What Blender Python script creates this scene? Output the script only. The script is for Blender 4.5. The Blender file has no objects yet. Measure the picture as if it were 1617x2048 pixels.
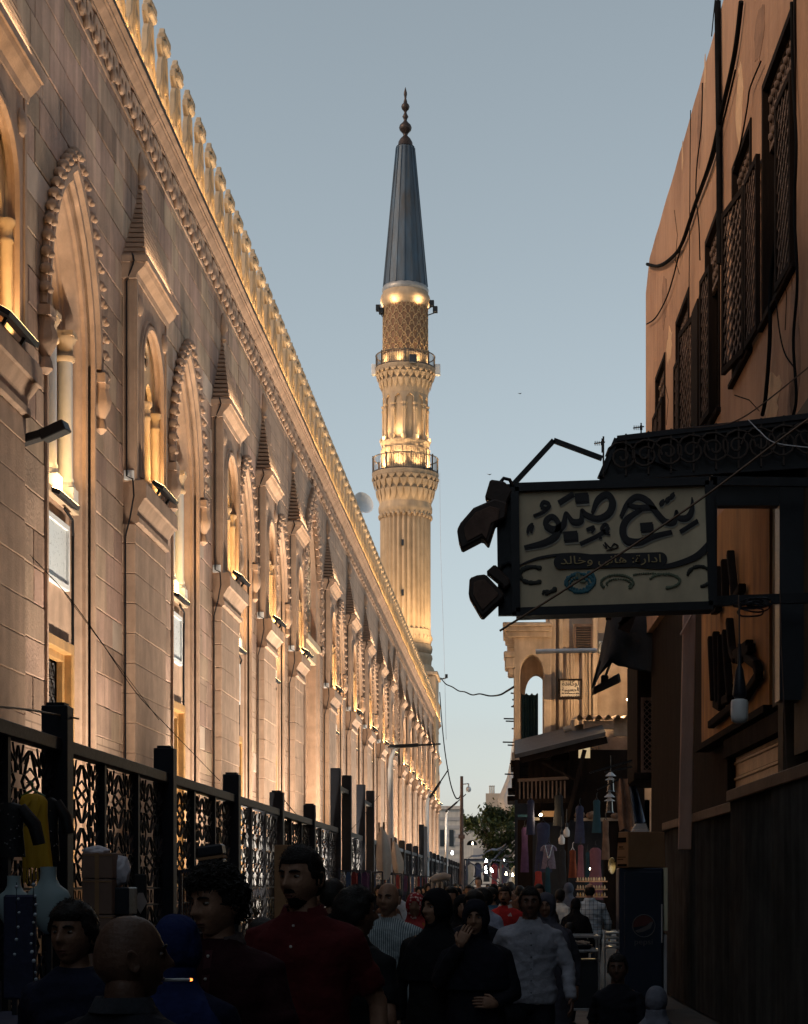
import bpy, bmesh, math, random
from mathutils import Vector, Matrix, noise
sc = bpy.context.scene
COL = sc.collection
R = math.radians
PI = math.pi
rnd = random.Random(11)

# ---------------------------------------------------------------- camera
F, U0, V0, EYE = 3700.0, 1027.0, 1770.0, 1.65      # focal length and vanishing point of the street, in pixels of a 1617 px wide picture
cam = bpy.data.cameras.new('camera'); camo = bpy.data.objects.new('camera', cam); COL.objects.link(camo)
camo.location = (0, 0, EYE); camo.rotation_euler = (PI / 2, 0, 0)
cam.sensor_fit = 'HORIZONTAL'; cam.sensor_width = 36; cam.lens = 36 * F / 1617
cam.shift_x = -(U0 - 808.5) / 1617; cam.shift_y = (V0 - 1024) / 1617
cam.clip_start = .1; cam.clip_end = 3000
sc.camera = camo
sc.render.resolution_x, sc.render.resolution_y = 808, 1024

# ---------------------------------------------------------------- sky, sun, exposure
SUN_EL, SUN_AZ = 31, -118                          # degrees; azimuth clockwise from +Y
world = bpy.data.worlds.new('World'); sc.world = world; world.use_nodes = True
nt = world.node_tree; bg = nt.nodes['Background']
sky = nt.nodes.new('ShaderNodeTexSky'); sky.sky_type = 'NISHITA'; sky.sun_disc = False
sky.sun_elevation = R(SUN_EL); sky.sun_rotation = R(SUN_AZ)
sky.air_density = 1.0; sky.dust_density = 1.0; sky.ozone_density = 1.0; sky.altitude = 50
hs = nt.nodes.new('ShaderNodeHueSaturation'); hs.inputs['Hue'].default_value = .470; hs.inputs['Saturation'].default_value = .45; hs.inputs['Value'].default_value = 1.0
nt.links.new(sky.outputs[0], hs.inputs['Color']); nt.links.new(hs.outputs[0], bg.inputs[0])
bg.inputs[1].default_value = .097
sl = bpy.data.lights.new('sun', 'SUN'); sl.energy = 1.25; sl.angle = R(9); sl.color = (1, .66, .38)
so = bpy.data.objects.new('sun', sl); COL.objects.link(so)
sd = Vector((math.sin(R(SUN_AZ)) * math.cos(R(SUN_EL)), math.cos(R(SUN_AZ)) * math.cos(R(SUN_EL)), math.sin(R(SUN_EL))))
so.rotation_euler = sd.to_track_quat('Z', 'Y').to_euler(); so.location = sd * 60
vs = sc.view_settings; vs.view_transform = 'Standard'; vs.look = 'None'; vs.gamma = 1; vs.use_curve_mapping = False; vs.exposure = .45
sc.cycles.use_denoising = True
sc.cycles.max_bounces = 5; sc.cycles.diffuse_bounces = 3; sc.cycles.glossy_bounces = 2; sc.cycles.transmission_bounces = 3; sc.cycles.transparent_max_bounces = 6
sc.cycles.caustics_reflective = False; sc.cycles.caustics_refractive = False
sc.cycles.sample_clamp_indirect = 4
LAMP = 1.0                                           # common factor of the warm lamps on the mosque
WARM = (1, .60, .24)

# ---------------------------------------------------------------- helpers
def P(u, v, Y):
    return Vector(((u - U0) * Y / F, Y, EYE + (V0 - v) * Y / F))

def pcl(x, a, b):
    t = max(0., min(1., (x - a) / (b - a))); return t * t * (3 - 2 * t)

M_WALL = Matrix(((0, 0, 1, 0), (1, 0, 0, 0), (0, 1, 0, 0), (0, 0, 0, 1)))       # local x->Y, y->Z, z->X
M_RIGHT = Matrix(((0, 0, -1, 0), (-1, 0, 0, 0), (0, 1, 0, 0), (0, 0, 0, 1)))    # local x->-Y, y->Z, z->-X
M_FRONT = Matrix(((1, 0, 0, 0), (0, 0, -1, 0), (0, 1, 0, 0), (0, 0, 0, 1)))     # local x->X, y->Z, z->-Y
def T(x, y, z): return Matrix.Translation((x, y, z))
def RZ(a): return Matrix.Rotation(a, 4, 'Z')
def RX(a): return Matrix.Rotation(a, 4, 'X')
def RY(a): return Matrix.Rotation(a, 4, 'Y')

class MB:
    def __init__(s): s.v = []; s.f = []
    def add(s, vs, fs, M=None):
        n = len(s.v)
        if M is not None: vs = [M @ Vector(p) for p in vs]
        s.v.extend([tuple(p) for p in vs]); s.f.extend([tuple(i + n for i in f) for f in fs]); return s
    def box(s, x0, x1, y0, y1, z0, z1, M=None):
        v = [(x0, y0, z0), (x1, y0, z0), (x1, y1, z0), (x0, y1, z0), (x0, y0, z1), (x1, y0, z1), (x1, y1, z1), (x0, y1, z1)]
        return s.add(v, [(3, 2, 1, 0), (4, 5, 6, 7), (0, 1, 5, 4), (1, 2, 6, 5), (2, 3, 7, 6), (3, 0, 4, 7)], M)
    def bar(s, p, q, w, h=None, up=(0, 0, 1)):
        p, q = Vector(p), Vector(q); d = q - p; L = d.length
        if L < 1e-6: return s
        d.normalize(); a = d.cross(Vector(up))
        if a.length < 1e-4: a = d.cross(Vector((1, 0, 0)))
        a.normalize(); b = a.cross(d); h = h or w
        v = []
        for o in (p, q):
            for i, j in ((-1, -1), (1, -1), (1, 1), (-1, 1)): v.append(o + a * (i * w / 2) + b * (j * h / 2))
        return s.add(v, [(3, 2, 1, 0), (4, 5, 6, 7), (0, 1, 5, 4), (1, 2, 6, 5), (2, 3, 7, 6), (3, 0, 4, 7)])
    def tube(s, pts, r, n=8, caps=True, flat=None):
        pts = [Vector(p) for p in pts]; k = len(pts)
        rs = r if isinstance(r, (list, tuple)) else [r] * k
        base = len(s.v); prev = None
        for i, p in enumerate(pts):
            d = (pts[min(i + 1, k - 1)] - pts[max(i - 1, 0)])
            if d.length < 1e-9: d = Vector((0, 0, 1))
            d.normalize()
            if prev is None:
                a = d.cross(Vector((0, 0, 1)) if abs(d.z) < .9 else Vector((1, 0, 0)))
            else:
                a = prev - d * prev.dot(d)
                if a.length < 1e-6: a = d.cross(Vector((0, 1, 0)))
            a.normalize(); prev = a; b = d.cross(a)
            fl = flat if flat else 1
            for j in range(n):
                t = 2 * PI * j / n; s.v.append(tuple(p + a * (math.cos(t) * rs[i]) + b * (math.sin(t) * rs[i] * fl)))
        for i in range(k - 1):
            for j in range(n):
                j2 = (j + 1) % n; s.f.append((base + i * n + j, base + i * n + j2, base + (i + 1) * n + j2, base + (i + 1) * n + j))
        if caps:
            s.f.append(tuple(base + j for j in reversed(range(n)))); s.f.append(tuple(base + (k - 1) * n + j for j in range(n)))
        return s
    def rings(s, rings, caps=True, M=None):
        n = len(rings[0]); vs = [p for r_ in rings for p in r_]; fs = []
        for i in range(len(rings) - 1):
            for j in range(n):
                j2 = (j + 1) % n; fs.append((i * n + j, i * n + j2, (i + 1) * n + j2, (i + 1) * n + j))
        if caps:
            fs.append(tuple(reversed(range(n)))); fs.append(tuple((len(rings) - 1) * n + j for j in range(n)))
        return s.add(vs, fs, M)
    def lathe(s, prof, n=24, c=(0, 0, 0), mod=None, caps=True, M=None):
        rg = []
        for r, z in prof:
            ring = []
            for j in range(n):
                t = 2 * PI * j / n; rr = r * (mod(t, z) if mod else 1)
                ring.append((c[0] + rr * math.cos(t), c[1] + rr * math.sin(t), c[2] + z))
            rg.append(ring)
        return s.rings(rg, caps, M)
    def ball(s, c, r, n=10, m=6, M=None):
        rx, ry, rz = r if isinstance(r, (list, tuple)) else (r, r, r)
        rg = []
        for i in range(1, m):
            a = PI * i / m - PI / 2
            rg.append([(c[0] + rx * math.cos(a) * math.cos(2 * PI * j / n), c[1] + ry * math.cos(a) * math.sin(2 * PI * j / n), c[2] + rz * math.sin(a)) for j in range(n)])
        return s.rings(rg, True, M)
    def prism(s, poly, d0, d1, M):
        n = len(poly); v = [(x, y, d0) for x, y in poly] + [(x, y, d1) for x, y in poly]
        return s.add(v, [tuple(reversed(range(n))), tuple(range(n, 2 * n))] + [(i, (i + 1) % n, n + (i + 1) % n, n + i) for i in range(n)], M)
    def quad(s, a, b, c, d): return s.add([a, b, c, d], [(0, 1, 2, 3)])
    def mesh(s, name, off=(0, 0, 0), smooth=0, bevel=0):
        me = bpy.data.meshes.new(name)
        o = Vector(off)
        me.from_pydata([tuple(Vector(p) - o) for p in s.v], [], s.f)
        if bevel:
            bm = bmesh.new(); bm.from_mesh(me)
            bmesh.ops.bevel(bm, geom=[e for e in bm.edges if e.is_manifold and e.calc_face_angle(0) > .5], offset=bevel, segments=1, affect='EDGES', clamp_overlap=True)
            bm.to_mesh(me); bm.free()
        if smooth:
            me.shade_smooth(); me.set_sharp_from_angle(angle=R(smooth))
        return me

WL = {}
def wl(o): return WL.get(o.name, Vector((0, 0, 0)))

def link(name, me, mat=None, parent=None, loc=None):
    """link a mesh; vertices are relative to loc (world); without a loc they are relative to the parent's origin"""
    o = bpy.data.objects.new(name, me); COL.objects.link(o)
    if mat is not None and not me.materials: me.materials.append(mat)
    if parent is not None:
        o.parent = parent; base = wl(parent)
        L = Vector(loc) if loc is not None else base
        o.location = L - base; WL[o.name] = L
    else:
        L = Vector(loc) if loc is not None else Vector((0, 0, 0)); o.location = L; WL[o.name] = L
    return o

def part(name, mb, mat, parent, smooth=0, bevel=0, label=None, kind=None):
    """world-space builder -> child mesh of parent"""
    me = mb.mesh(name, wl(parent), smooth, bevel); o = link(name, me, mat, parent)
    if label: o['label'] = label
    if kind: o['kind'] = kind
    return o

def tag(o, label=None, cat=None, group=None, kind=None):
    if label: o['label'] = label
    if cat: o['category'] = cat
    if group: o['group'] = group
    if kind: o['kind'] = kind
    return o

def thing(name, label, cat, loc, group=None):
    o = bpy.data.objects.new(name, None); COL.objects.link(o); o.empty_display_size = .2
    o.location = loc; WL[o.name] = Vector(loc); return tag(o, label, cat, group)

def solo(name, mb, mat, label, cat, loc, group=None, smooth=0, bevel=0, kind=None):
    """a thing that is one mesh, built in world space, origin at loc"""
    me = mb.mesh(name, loc, smooth, bevel); o = link(name, me, mat, None, loc); return tag(o, label, cat, group, kind)

def struct(name, mb, mat, smooth=0):
    o = link(name, mb.mesh(name, (0, 0, 0), smooth), mat); o['kind'] = 'structure'; return o

def copy_tree(o, parent=None, off=Vector((0, 0, 0))):
    c = o.copy(); COL.objects.link(c)
    if parent is not None: c.parent = parent
    WL[c.name] = wl(o) + off
    for ch in o.children: copy_tree(ch, c, off)
    return c
def clone(o, loc, label=None, rz=None, group=None):
    c = copy_tree(o, None, Vector(loc) - wl(o)); c.location = loc; WL[c.name] = Vector(loc)
    if rz is not None: c.rotation_euler[2] = rz
    if label: c['label'] = label
    if group: c['group'] = group
    return c

def from_curve(cu, name):
    o = bpy.data.objects.new('tmp', cu); COL.objects.link(o)
    dg = bpy.context.evaluated_depsgraph_get()
    me = bpy.data.meshes.new_from_object(o.evaluated_get(dg)); me.name = name
    bpy.data.objects.remove(o); bpy.data.curves.remove(cu)
    me.materials.clear(); return me

def plate(outlines, depth, M, bevel=0):
    """flat plate with holes (nested outlines), thickness centred on local z = 0; returns an MB in world space"""
    cu = bpy.data.curves.new('plate', 'CURVE'); cu.dimensions = '2D'; cu.fill_mode = 'BOTH'; cu.extrude = depth / 2
    if bevel: cu.bevel_depth = bevel; cu.bevel_resolution = 0; cu.extrude = max(.0005, depth / 2 - bevel); cu.offset = -bevel
    for ol in outlines:
        sp = cu.splines.new('POLY'); sp.points.add(len(ol) - 1); sp.use_cyclic_u = True
        for p, (x, y) in zip(sp.points, ol): p.co = (x, y, 0, 1)
    me = from_curve(cu, 'plate'); mb = MB()
    mb.add([v.co for v in me.vertices], [tuple(p.vertices) for p in me.polygons], M); bpy.data.meshes.remove(me); return mb

AR = {'ا': (0xFE8D, 0xFE8E), 'د': (0xFEA9, 0xFEAA), 'ر': (0xFEAD, 0xFEAE), 'و': (0xFEED, 0xFEEE), 'ة': (0xFE93, 0xFE94), 'ب': (0xFE8F, 0xFE90, 0xFE91, 0xFE92),
      'ه': (0xFEE9, 0xFEEA, 0xFEEB, 0xFEEC), 'ن': (0xFEE5, 0xFEE6, 0xFEE7, 0xFEE8), 'ى': (0xFEEF, 0xFEF0), 'خ': (0xFEA5, 0xFEA6, 0xFEA7, 0xFEA8),
      'ل': (0xFEDD, 0xFEDE, 0xFEDF, 0xFEE0), 'ك': (0xFED9, 0xFEDA, 0xFEDB, 0xFEDC), 'ح': (0xFEA1, 0xFEA2, 0xFEA3, 0xFEA4), 'س': (0xFEB1, 0xFEB2, 0xFEB3, 0xFEB4), 'ي': (0xFEF1, 0xFEF2, 0xFEF3, 0xFEF4)}
def arabic(s):
    out = []
    for i, ch in enumerate(s):
        if ch not in AR: out.append(ch); continue
        pv = i > 0 and s[i - 1] in AR and len(AR[s[i - 1]]) == 4
        nx = i + 1 < len(s) and s[i + 1] in AR and len(AR[ch]) == 4
        out.append(chr(AR[ch][3 if pv and nx else 1 if pv else 2 if nx else 0]))
    return ''.join(reversed(out))
def text_mb(s, width, height, depth, M, off=0):
    """lettering centred on the local origin and fitted to width x height"""
    cu = bpy.data.curves.new('t', 'FONT'); cu.body = s; cu.size = 1; cu.extrude = .01; cu.offset = off; cu.resolution_u = 3
    me = from_curve(cu, 'text'); mb = MB()
    xs = [v.co.x for v in me.vertices]; ys = [v.co.y for v in me.vertices]
    x0, x1, y0, y1 = min(xs), max(xs), min(ys), max(ys)
    S = Matrix.Diagonal((width / (x1 - x0), height / (y1 - y0), depth / .02, 1)) @ T(-(x0 + x1) / 2, -(y0 + y1) / 2, 0)
    mb.add([v.co for v in me.vertices], [tuple(p.vertices) for p in me.polygons], M @ S); bpy.data.meshes.remove(me); return mb

# ---------------------------------------------------------------- materials
def mk(name, col, rough=.75, var=.25, scale=2.5, bump=.15, bscale=30, metal=0, rand=0, stretch=(1, 1, 1), hue=0, emit=None, es=1, spec=.4, col2=None, pattern=None, coord='world', streak=0, alpha=None):
    m = bpy.data.materials.new(name); m.use_nodes = True; t = m.node_tree; b = t.nodes['Principled BSDF']; N = t.nodes.new; L = t.links.new
    b.inputs['Roughness'].default_value = rough; b.inputs['Metallic'].default_value = metal; b.inputs['Specular IOR Level'].default_value = spec
    if coord == 'world': src = N('ShaderNodeNewGeometry').outputs['Position']
    else: src = N('ShaderNodeTexCoord').outputs['Object']
    mp = N('ShaderNodeMapping'); mp.inputs['Scale'].default_value = stretch; L(src, mp.inputs['Vector'])
    nz = N('ShaderNodeTexNoise'); nz.inputs['Scale'].default_value = scale; nz.inputs['Detail'].default_value = 6; nz.inputs['Roughness'].default_value = .62; L(mp.outputs[0], nz.inputs['Vector'])
    rp = N('ShaderNodeValToRGB'); L(nz.outputs['Fac'], rp.inputs[0]); rp.color_ramp.elements[0].position = .3; rp.color_ramp.elements[1].position = .7
    c = Vector(col); lo = c * (1 - var); hi = c * (1 + var)
    rp.color_ramp.elements[0].color = (*(Vector(col2) if col2 else lo), 1); rp.color_ramp.elements[1].color = (*(hi if not col2 else c), 1)
    out = rp.outputs[0]
    if pattern: out = pattern(t, out)
    if streak:
        m2 = N('ShaderNodeMapping'); m2.inputs['Scale'].default_value = (2.2, 2.2, .22); L(src, m2.inputs['Vector'])
        n2 = N('ShaderNodeTexNoise'); n2.inputs['Scale'].default_value = 2.; n2.inputs['Detail'].default_value = 5; L(m2.outputs[0], n2.inputs['Vector'])
        r2 = N('ShaderNodeMapRange'); r2.inputs['From Min'].default_value = .35; r2.inputs['From Max'].default_value = .7; r2.inputs['To Min'].default_value = 1 - streak; r2.inputs['To Max'].default_value = 1 + streak * .25; L(n2.outputs['Fac'], r2.inputs['Value'])
        mx = N('ShaderNodeVectorMath'); mx.operation = 'SCALE'; L(out, mx.inputs[0]); L(r2.outputs[0], mx.inputs['Scale']); out = mx.outputs[0]
    if rand or hue:
        oi = N('ShaderNodeObjectInfo'); h = N('ShaderNodeHueSaturation')
        mr = N('ShaderNodeMapRange'); mr.inputs['To Min'].default_value = 1 - rand; mr.inputs['To Max'].default_value = 1 + rand; L(oi.outputs['Random'], mr.inputs['Value']); L(mr.outputs[0], h.inputs['Value'])
        if hue:
            m3 = N('ShaderNodeMath'); m3.operation = 'MULTIPLY'; m3.inputs[1].default_value = 7.31; L(oi.outputs['Random'], m3.inputs[0])
            m4 = N('ShaderNodeMath'); m4.operation = 'FRACT'; L(m3.outputs[0], m4.inputs[0])
            m5 = N('ShaderNodeMapRange'); m5.inputs['To Min'].default_value = .5 - hue; m5.inputs['To Max'].default_value = .5 + hue; L(m4.outputs[0], m5.inputs['Value']); L(m5.outputs[0], h.inputs['Hue'])
        L(out, h.inputs['Color']); out = h.outputs[0]
    L(out, b.inputs['Base Color'])
    if bump:
        nb = N('ShaderNodeTexNoise'); nb.inputs['Scale'].default_value = bscale; nb.inputs['Detail'].default_value = 5; L(mp.outputs[0], nb.inputs['Vector'])
        bp = N('ShaderNodeBump'); bp.inputs['Strength'].default_value = bump; bp.inputs['Distance'].default_value = .02; L(nb.outputs['Fac'], bp.inputs['Height']); L(bp.outputs[0], b.inputs['Normal'])
        rr = N('ShaderNodeMapRange'); rr.inputs['To Min'].default_value = max(0, rough - .12); rr.inputs['To Max'].default_value = min(1, rough + .12); L(nb.outputs['Fac'], rr.inputs['Value']); L(rr.outputs[0], b.inputs['Roughness'])
    if emit: b.inputs['Emission Color'].default_value = (*emit, 1); b.inputs['Emission Strength'].default_value = es
    return m

def lamp(name, kind, loc, target, power, size=.1, size_y=None, color=WARM, spot=90, blend=.6, spread=180):
    l = bpy.data.lights.new(name, kind); l.energy = power * LAMP; l.color = color
    if kind == 'AREA':
        l.shape = 'RECTANGLE'; l.size = size; l.size_y = size_y or size; l.spread = R(spread)
    else: l.shadow_soft_size = size
    if kind == 'SPOT': l.spot_size = R(spot); l.spot_blend = blend
    o = bpy.data.objects.new(name, l); COL.objects.link(o); o.location = loc
    d = Vector(target) - Vector(loc); o.rotation_euler = d.to_track_quat('-Z', 'Y').to_euler(); return o

STONE = mk('stone', (.44, .30, .222), .88, .26, 1.3, .6, 22, rand=.21, hue=.014, streak=.30)
MORTAR = mk('mortar', (.24, .17, .13), .9, .2, 4, .2, 40)
CARVED = mk('carved_stone', (.45, .305, .22), .85, .18, 3, .3, 34, rand=.07, streak=.2)
GOLDSTONE = mk('pale_stone', (.50, .37, .25), .8, .15, 2.5, .2, 30, streak=.1)
MARBLE = mk('white_marble', (.75, .73, .70), .35, .06, 6, .02, 20, rand=.04)
DARKGLASS = mk('dark_glass', (.03, .04, .05), .15, .2, 3, .02, 10, spec=.6)
IRON = mk('black_iron', (.012, .014, .018), .45, .3, 6, .1, 60, metal=.3)
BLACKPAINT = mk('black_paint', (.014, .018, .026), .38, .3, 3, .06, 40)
LAMPGLOW = mk('lamp_glow', (1, .7, .35), .5, 0, 1, 0, emit=(1, .68, .30), es=14)
WHITEPAINT = mk('white_paint', (.72, .73, .74), .5, .08, 3, .05, 30)
LEAD = mk('lead_sheet', (.062, .115, .175), .55, .38, 1.1, .12, 14, metal=.15, stretch=(1, 1, .35), streak=.25, col2=(.075, .075, .078))
RAILM = mk('pale_railing', (.11, .085, .065), .55, .3, 8, .05, 30)
BRONZE = mk('dark_bronze', (.05, .035, .030), .45, .3, 8, .05, 30, metal=.5)

# ================================================================ ground and street
ASPHALT = mk('asphalt', (.05, .048, .046), .8, .35, 3, .3, 60, streak=.0)
PAVE = mk('paving', (.12, .11, .10), .8, .3, 2, .2, 40)
g = MB(); g.quad((-900, -900, 0), (900, -900, 0), (900, 900, 0), (-900, 900, 0)); struct('ground', g, ASPHALT)
g = MB(); g.quad((-3.1, -30, .004), (2.3, -30, .004), (-1.0, 185, .004), (-6.2, 185, .004)); struct('street', g, PAVE)
g = MB(); g.box(-5.98, -3.1, 6, 150, -.05, .12); struct('pavement', g, PAVE)

# ================================================================ the mosque: long facade with alternating piers and pointed arches
WX = -6.0
mosque = thing('mosque', 'long floodlit sandstone mosque facade with pointed arches, spired piers and pierced merlons', 'mosque', (WX, 30, 0))
FR0, CO0, CO1 = 13.58, 14.05, 14.36           # frieze bottom, cornice bottom, cornice top
NICHES = [(20.75, 2.5), (29.65, 2.5), (38.0, 2.4), (44.2, 2.1), (50.2, 2.0), (59.5, 2.3), (67.3, 2.3), (74.7, 2.3), (82.2, 2.3), (88.8, 2.1), (97.4, 2.2), (103.7, 2.0), (110.4, 2.0), (116.2, 2.0), (122.2, 2.0), (129.8, 2.2), (137.0, 2.2), (144.0, 2.2)]
ARCHES = [(25.05, 1.3), (33.8, 1.3), (41.1, 1.05), (47.2, 1.0), (63.4, 1.2), (71.0, 1.2), (78.5, 1.2), (85.5, 1.05), (100.6, 1.05), (107.0, 1.0), (113.3, 1.0), (119.2, 1.0), (126.0, 1.2), (133.4, 1.2), (140.5, 1.2)]
PORTALS = [(54.9, 1.9), (93.2, 1.6)]
Y0, Y1 = 16.0, 147.6
ZS = 9.05                                     # springing of the arches
def arch_c(a, h): return (h * h - a * a) / (2 * a)
def arch_path(a0, inset, zs, h0, zb, n=9):
    """opening outline (y offset, z) from the far foot over the apex to the near foot"""
    c = arch_c(a0, h0); r = a0 + c - inset; a = a0 - inset
    top = math.sqrt(max(1e-6, r * r - c * c)); tmax = math.atan2(top, c)
    pts = [(a, zb)]
    for i in range(n + 1):
        t = tmax * i / n; pts.append((r * math.cos(t) - c, zs + r * math.sin(t)))
    left = [(-y, z) for y, z in reversed(pts[:-1])]
    return pts + left
def arch_hw(a0, zs, h0, z):
    if z <= zs: return a0
    c = arch_c(a0, h0); r = a0 + c; d = r * r - (z - zs) ** 2
    return max(0, math.sqrt(d) - c) if d > c * c else 0
OPEN = [(y, a, ZS, a * 1.64) for y, a in ARCHES] + [(y, a, 10.4, 2.45) for y, a in PORTALS]
OPEN.sort()
cuts = [Y0]
for i in range(len(OPEN) - 1): cuts.append((OPEN[i][0] + OPEN[i + 1][0]) / 2)
cuts.append(Y1)
for i, (yc, a, zs, h) in enumerate(OPEN):
    ya, yb = cuts[i], cuts[i + 1]
    near = yc < 66
    ol = [(ya + .0, 0), (yc - a, 0)] + [(yc + p, z) for p, z in reversed(arch_path(a, 0, zs, h, 0))][1:-1] + [(yc + a, 0), (yb, 0), (yb, CO0), (ya, CO0)]
    xc = -6.05 if near else -6.03
    part('wall', plate([ol], .06, T(xc, 0, 0) @ M_WALL), MORTAR if near else None, mosque)

# far wall: courses come from the material, near wall: every block is built
def course_pattern(t, out):
    N = t.nodes.new; L = t.links.new
    gp = N('ShaderNodeNewGeometry'); sx = N('ShaderNodeSeparateXYZ'); L(gp.outputs['Position'], sx.inputs[0]); cx = N('ShaderNodeCombineXYZ'); L(sx.outputs['Y'], cx.inputs[0]); L(sx.outputs['Z'], cx.inputs[1])
    br = N('ShaderNodeTexBrick'); br.inputs['Scale'].default_value = 1; br.inputs['Brick Width'].default_value = 1.15; br.inputs['Row Height'].default_value = .46; br.inputs['Mortar Size'].default_value = .012; br.inputs['Color1'].default_value = (1, 1, 1, 1); br.inputs['Color2'].default_value = (.86, .84, .83, 1); br.inputs['Mortar'].default_value = (.55, .52, .5, 1)
    L(cx.outputs[0], br.inputs['Vector'])
    mx = N('ShaderNodeMix'); mx.data_type = 'RGBA'; mx.blend_type = 'MULTIPLY'; mx.inputs[0].default_value = 1; L(out, mx.inputs[6]); L(br.outputs['Color'], mx.inputs[7]); return mx.outputs[2]
FARSTONE = mk('coursed_stone', (.45, .315, .235), .85, .14, 1.6, .3, 26, streak=.2, pattern=course_pattern)
for o in mosque.children:
    if o.name.startswith('wall') and not o.data.materials: o.data.materials.append(FARSTONE)

PATCHST = mk('replaced_stone', (.52, .40, .32), .85, .14, 1.6, .3, 26, rand=.10)
SOOTST = mk('sooty_stone', (.33, .215, .155), .9, .3, 1.6, .6, 22, rand=.12, streak=.35)
# ---- blocks of the near wall
CH = .46
units = {}
for L_ in (.7, 1.0, 1.35):
    mb = MB(); mb.box(-.03, .03, -L_ / 2 + .006, L_ / 2 - .006, -CH / 2 + .006, CH / 2 - .006)
    me = mb.mesh('stone_block', bevel=.010); me.materials.append(STONE); units[L_] = me
solid_y = lambda y0, y1: any(n - w / 2 < y0 and y1 < n + w / 2 for n, w in NICHES)
stones = []
z = .12
row = 0
while z < FR0 - .02:
    zc = z + CH / 2
    # free intervals on this course
    iv = []; y = 18.2
    for (yc, a, zs, h) in OPEN:
        if yc > 66: break
        hw = max(arch_hw(a, zs, h, z), arch_hw(a, zs, h, z + CH * .5)) if z > zs else a
        if zc > zs + h + .1: continue
        iv.append((y, yc - hw)); y = yc + hw
    iv.append((y, 66.4))
    for (a, b) in iv:
        y = a
        while y < b - .02:
            L_ = rnd.choice((.62, .8, .95, 1.1, 1.25, 1.45))
            if y == a and row % 2: L_ *= .6
            if b - y - L_ < .4: L_ = b - y
            if L_ > 1.8: L_ = L_ / 2
            if not solid_y(y, y + L_) or zc > 10.7: stones.append((y + L_ / 2, zc, L_))
            y += L_
    z += CH; row += 1
stones = [s for s in stones if s[1] > 1.5]
def shown(s): return (3700 * 6 * s[2] / s[0] ** 2) * (3700 * CH / s[0]) * (1 if -50 < U0 - 22200 / s[0] and EYE + V0 * s[0] / F > s[1] - .3 and s[1] > EYE + .32 * 6 else .01)
stones.sort(key=lambda s: -shown(s))
rest = MB()
for i, (yc, zc, L_) in enumerate(stones):
    out = rnd.uniform(-.006, .006)
    if i < 298:
        k = min(units, key=lambda q: abs(q - L_))
        o = link('stone', units[k], None, mosque, (WX - .03 + out, yc, zc)); o.scale = (1, L_ / k, 1)
        q_ = rnd.random()
        if q_ < .17: sl_ = o.material_slots[0]; sl_.link = 'OBJECT'; sl_.material = PATCHST if q_ < .09 else SOOTST
    else:
        rest.box(WX - .06 + out, WX + out, yc - L_ / 2 + .007, yc + L_ / 2 - .007, zc - CH / 2 + .007, zc + CH / 2 - .007)
part('stone_blocks', rest, FARSTONE, mosque, kind='stuff')

# ---- cornice in lengths, frieze, pendants
prof = [(-6.3, CO0), (-5.97, CO0), (-5.97, CO0 + .03), (-5.93, CO0 + .03), (-5.93, CO0 + .06), (-5.95, CO0 + .07), (-5.90, CO0 + .10), (-5.84, CO0 + .17), (-5.83, CO0 + .20), (-5.80, CO0 + .20), (-5.80, CO0 + .24), (-5.77, CO0 + .25), (-5.74, CO0 + .27), (-5.74, CO1), (-6.3, CO1)]
seg = MB(); n = len(prof); D_ = 2.4
seg.add([(x + 6, 0.004, z_ - CO0) for x, z_ in prof] + [(x + 6, D_ - .004, z_ - CO0) for x, z_ in prof], [tuple(range(n)), tuple(reversed(range(n, 2 * n)))] + [(i, n + i, n + (i + 1) % n, (i + 1) % n) for i in range(n)])
CORN = mk('cornice_stone', (.36, .235, .165), .82, .2, 2.5, .3, 30, rand=.08, streak=.25)
cme = seg.mesh('cornice', smooth=0); cme.materials.append(CORN)
y = Y0
while y < Y1:
    o = link('cornice', cme, None, mosque, (-6, y, CO0)); o.location.x += rnd.uniform(-.004, .004); y += D_
fz = MB(); fz.box(-6.02, -5.965, Y0, Y1, CO0 - .13, CO0); fz.box(-6.02, -5.98, Y0, Y1, FR0, FR0 + .07); part('frieze_band', fz, CARVED, mosque)
def circ(cx, cy, r, n=12, a0=0, a1=2 * PI, ry=None): return [(cx + r * math.cos(a0 + (a1 - a0) * i / n), cy + (ry or r) * math.sin(a0 + (a1 - a0) * i / n)) for i in range(n)]
pend = MB()
# one pendant: two curling leaves over a drop
def leaf(sgn):
    out = []
    for t, w in ((0, .05), (.25, .10), (.5, .12), (.75, .11), (1, .045)):
        pass
    return out
body = [(-.30, .40), (-.37, .30), (-.36, .16), (-.27, .05), (-.17, .03), (-.10, .09), (-.13, .17), (-.06, .13), (0, -.02), (.06, .13), (.13, .17), (.10, .09), (.17, .03), (.27, .05), (.36, .16), (.37, .30), (.30, .40)]
pm = plate([body, circ(-.24, .20, .075, 10), circ(.24, .20, .075, 10), circ(0, .25, .06, 8, ry=.10)], .07, T(.035, 0, 0) @ M_WALL, bevel=.012)
pend.v, pend.f = pm.v, pm.f
pend.ball((.06, 0, .03), (.05, .06, .11), 8, 6); pend.ball((.06, -.27, .09), (.045, .08, .07), 8, 6); pend.ball((.06, .27, .09), (.045, .08, .07), 8, 6)
pme = pend.mesh('frieze_pendant', smooth=40); pme.materials.append(CARVED)
y = 18.0
while y < Y1 - .5: link('frieze_pendant', pme, None, mosque, (-6.0, y, FR0 + .06)); y += .86

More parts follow.
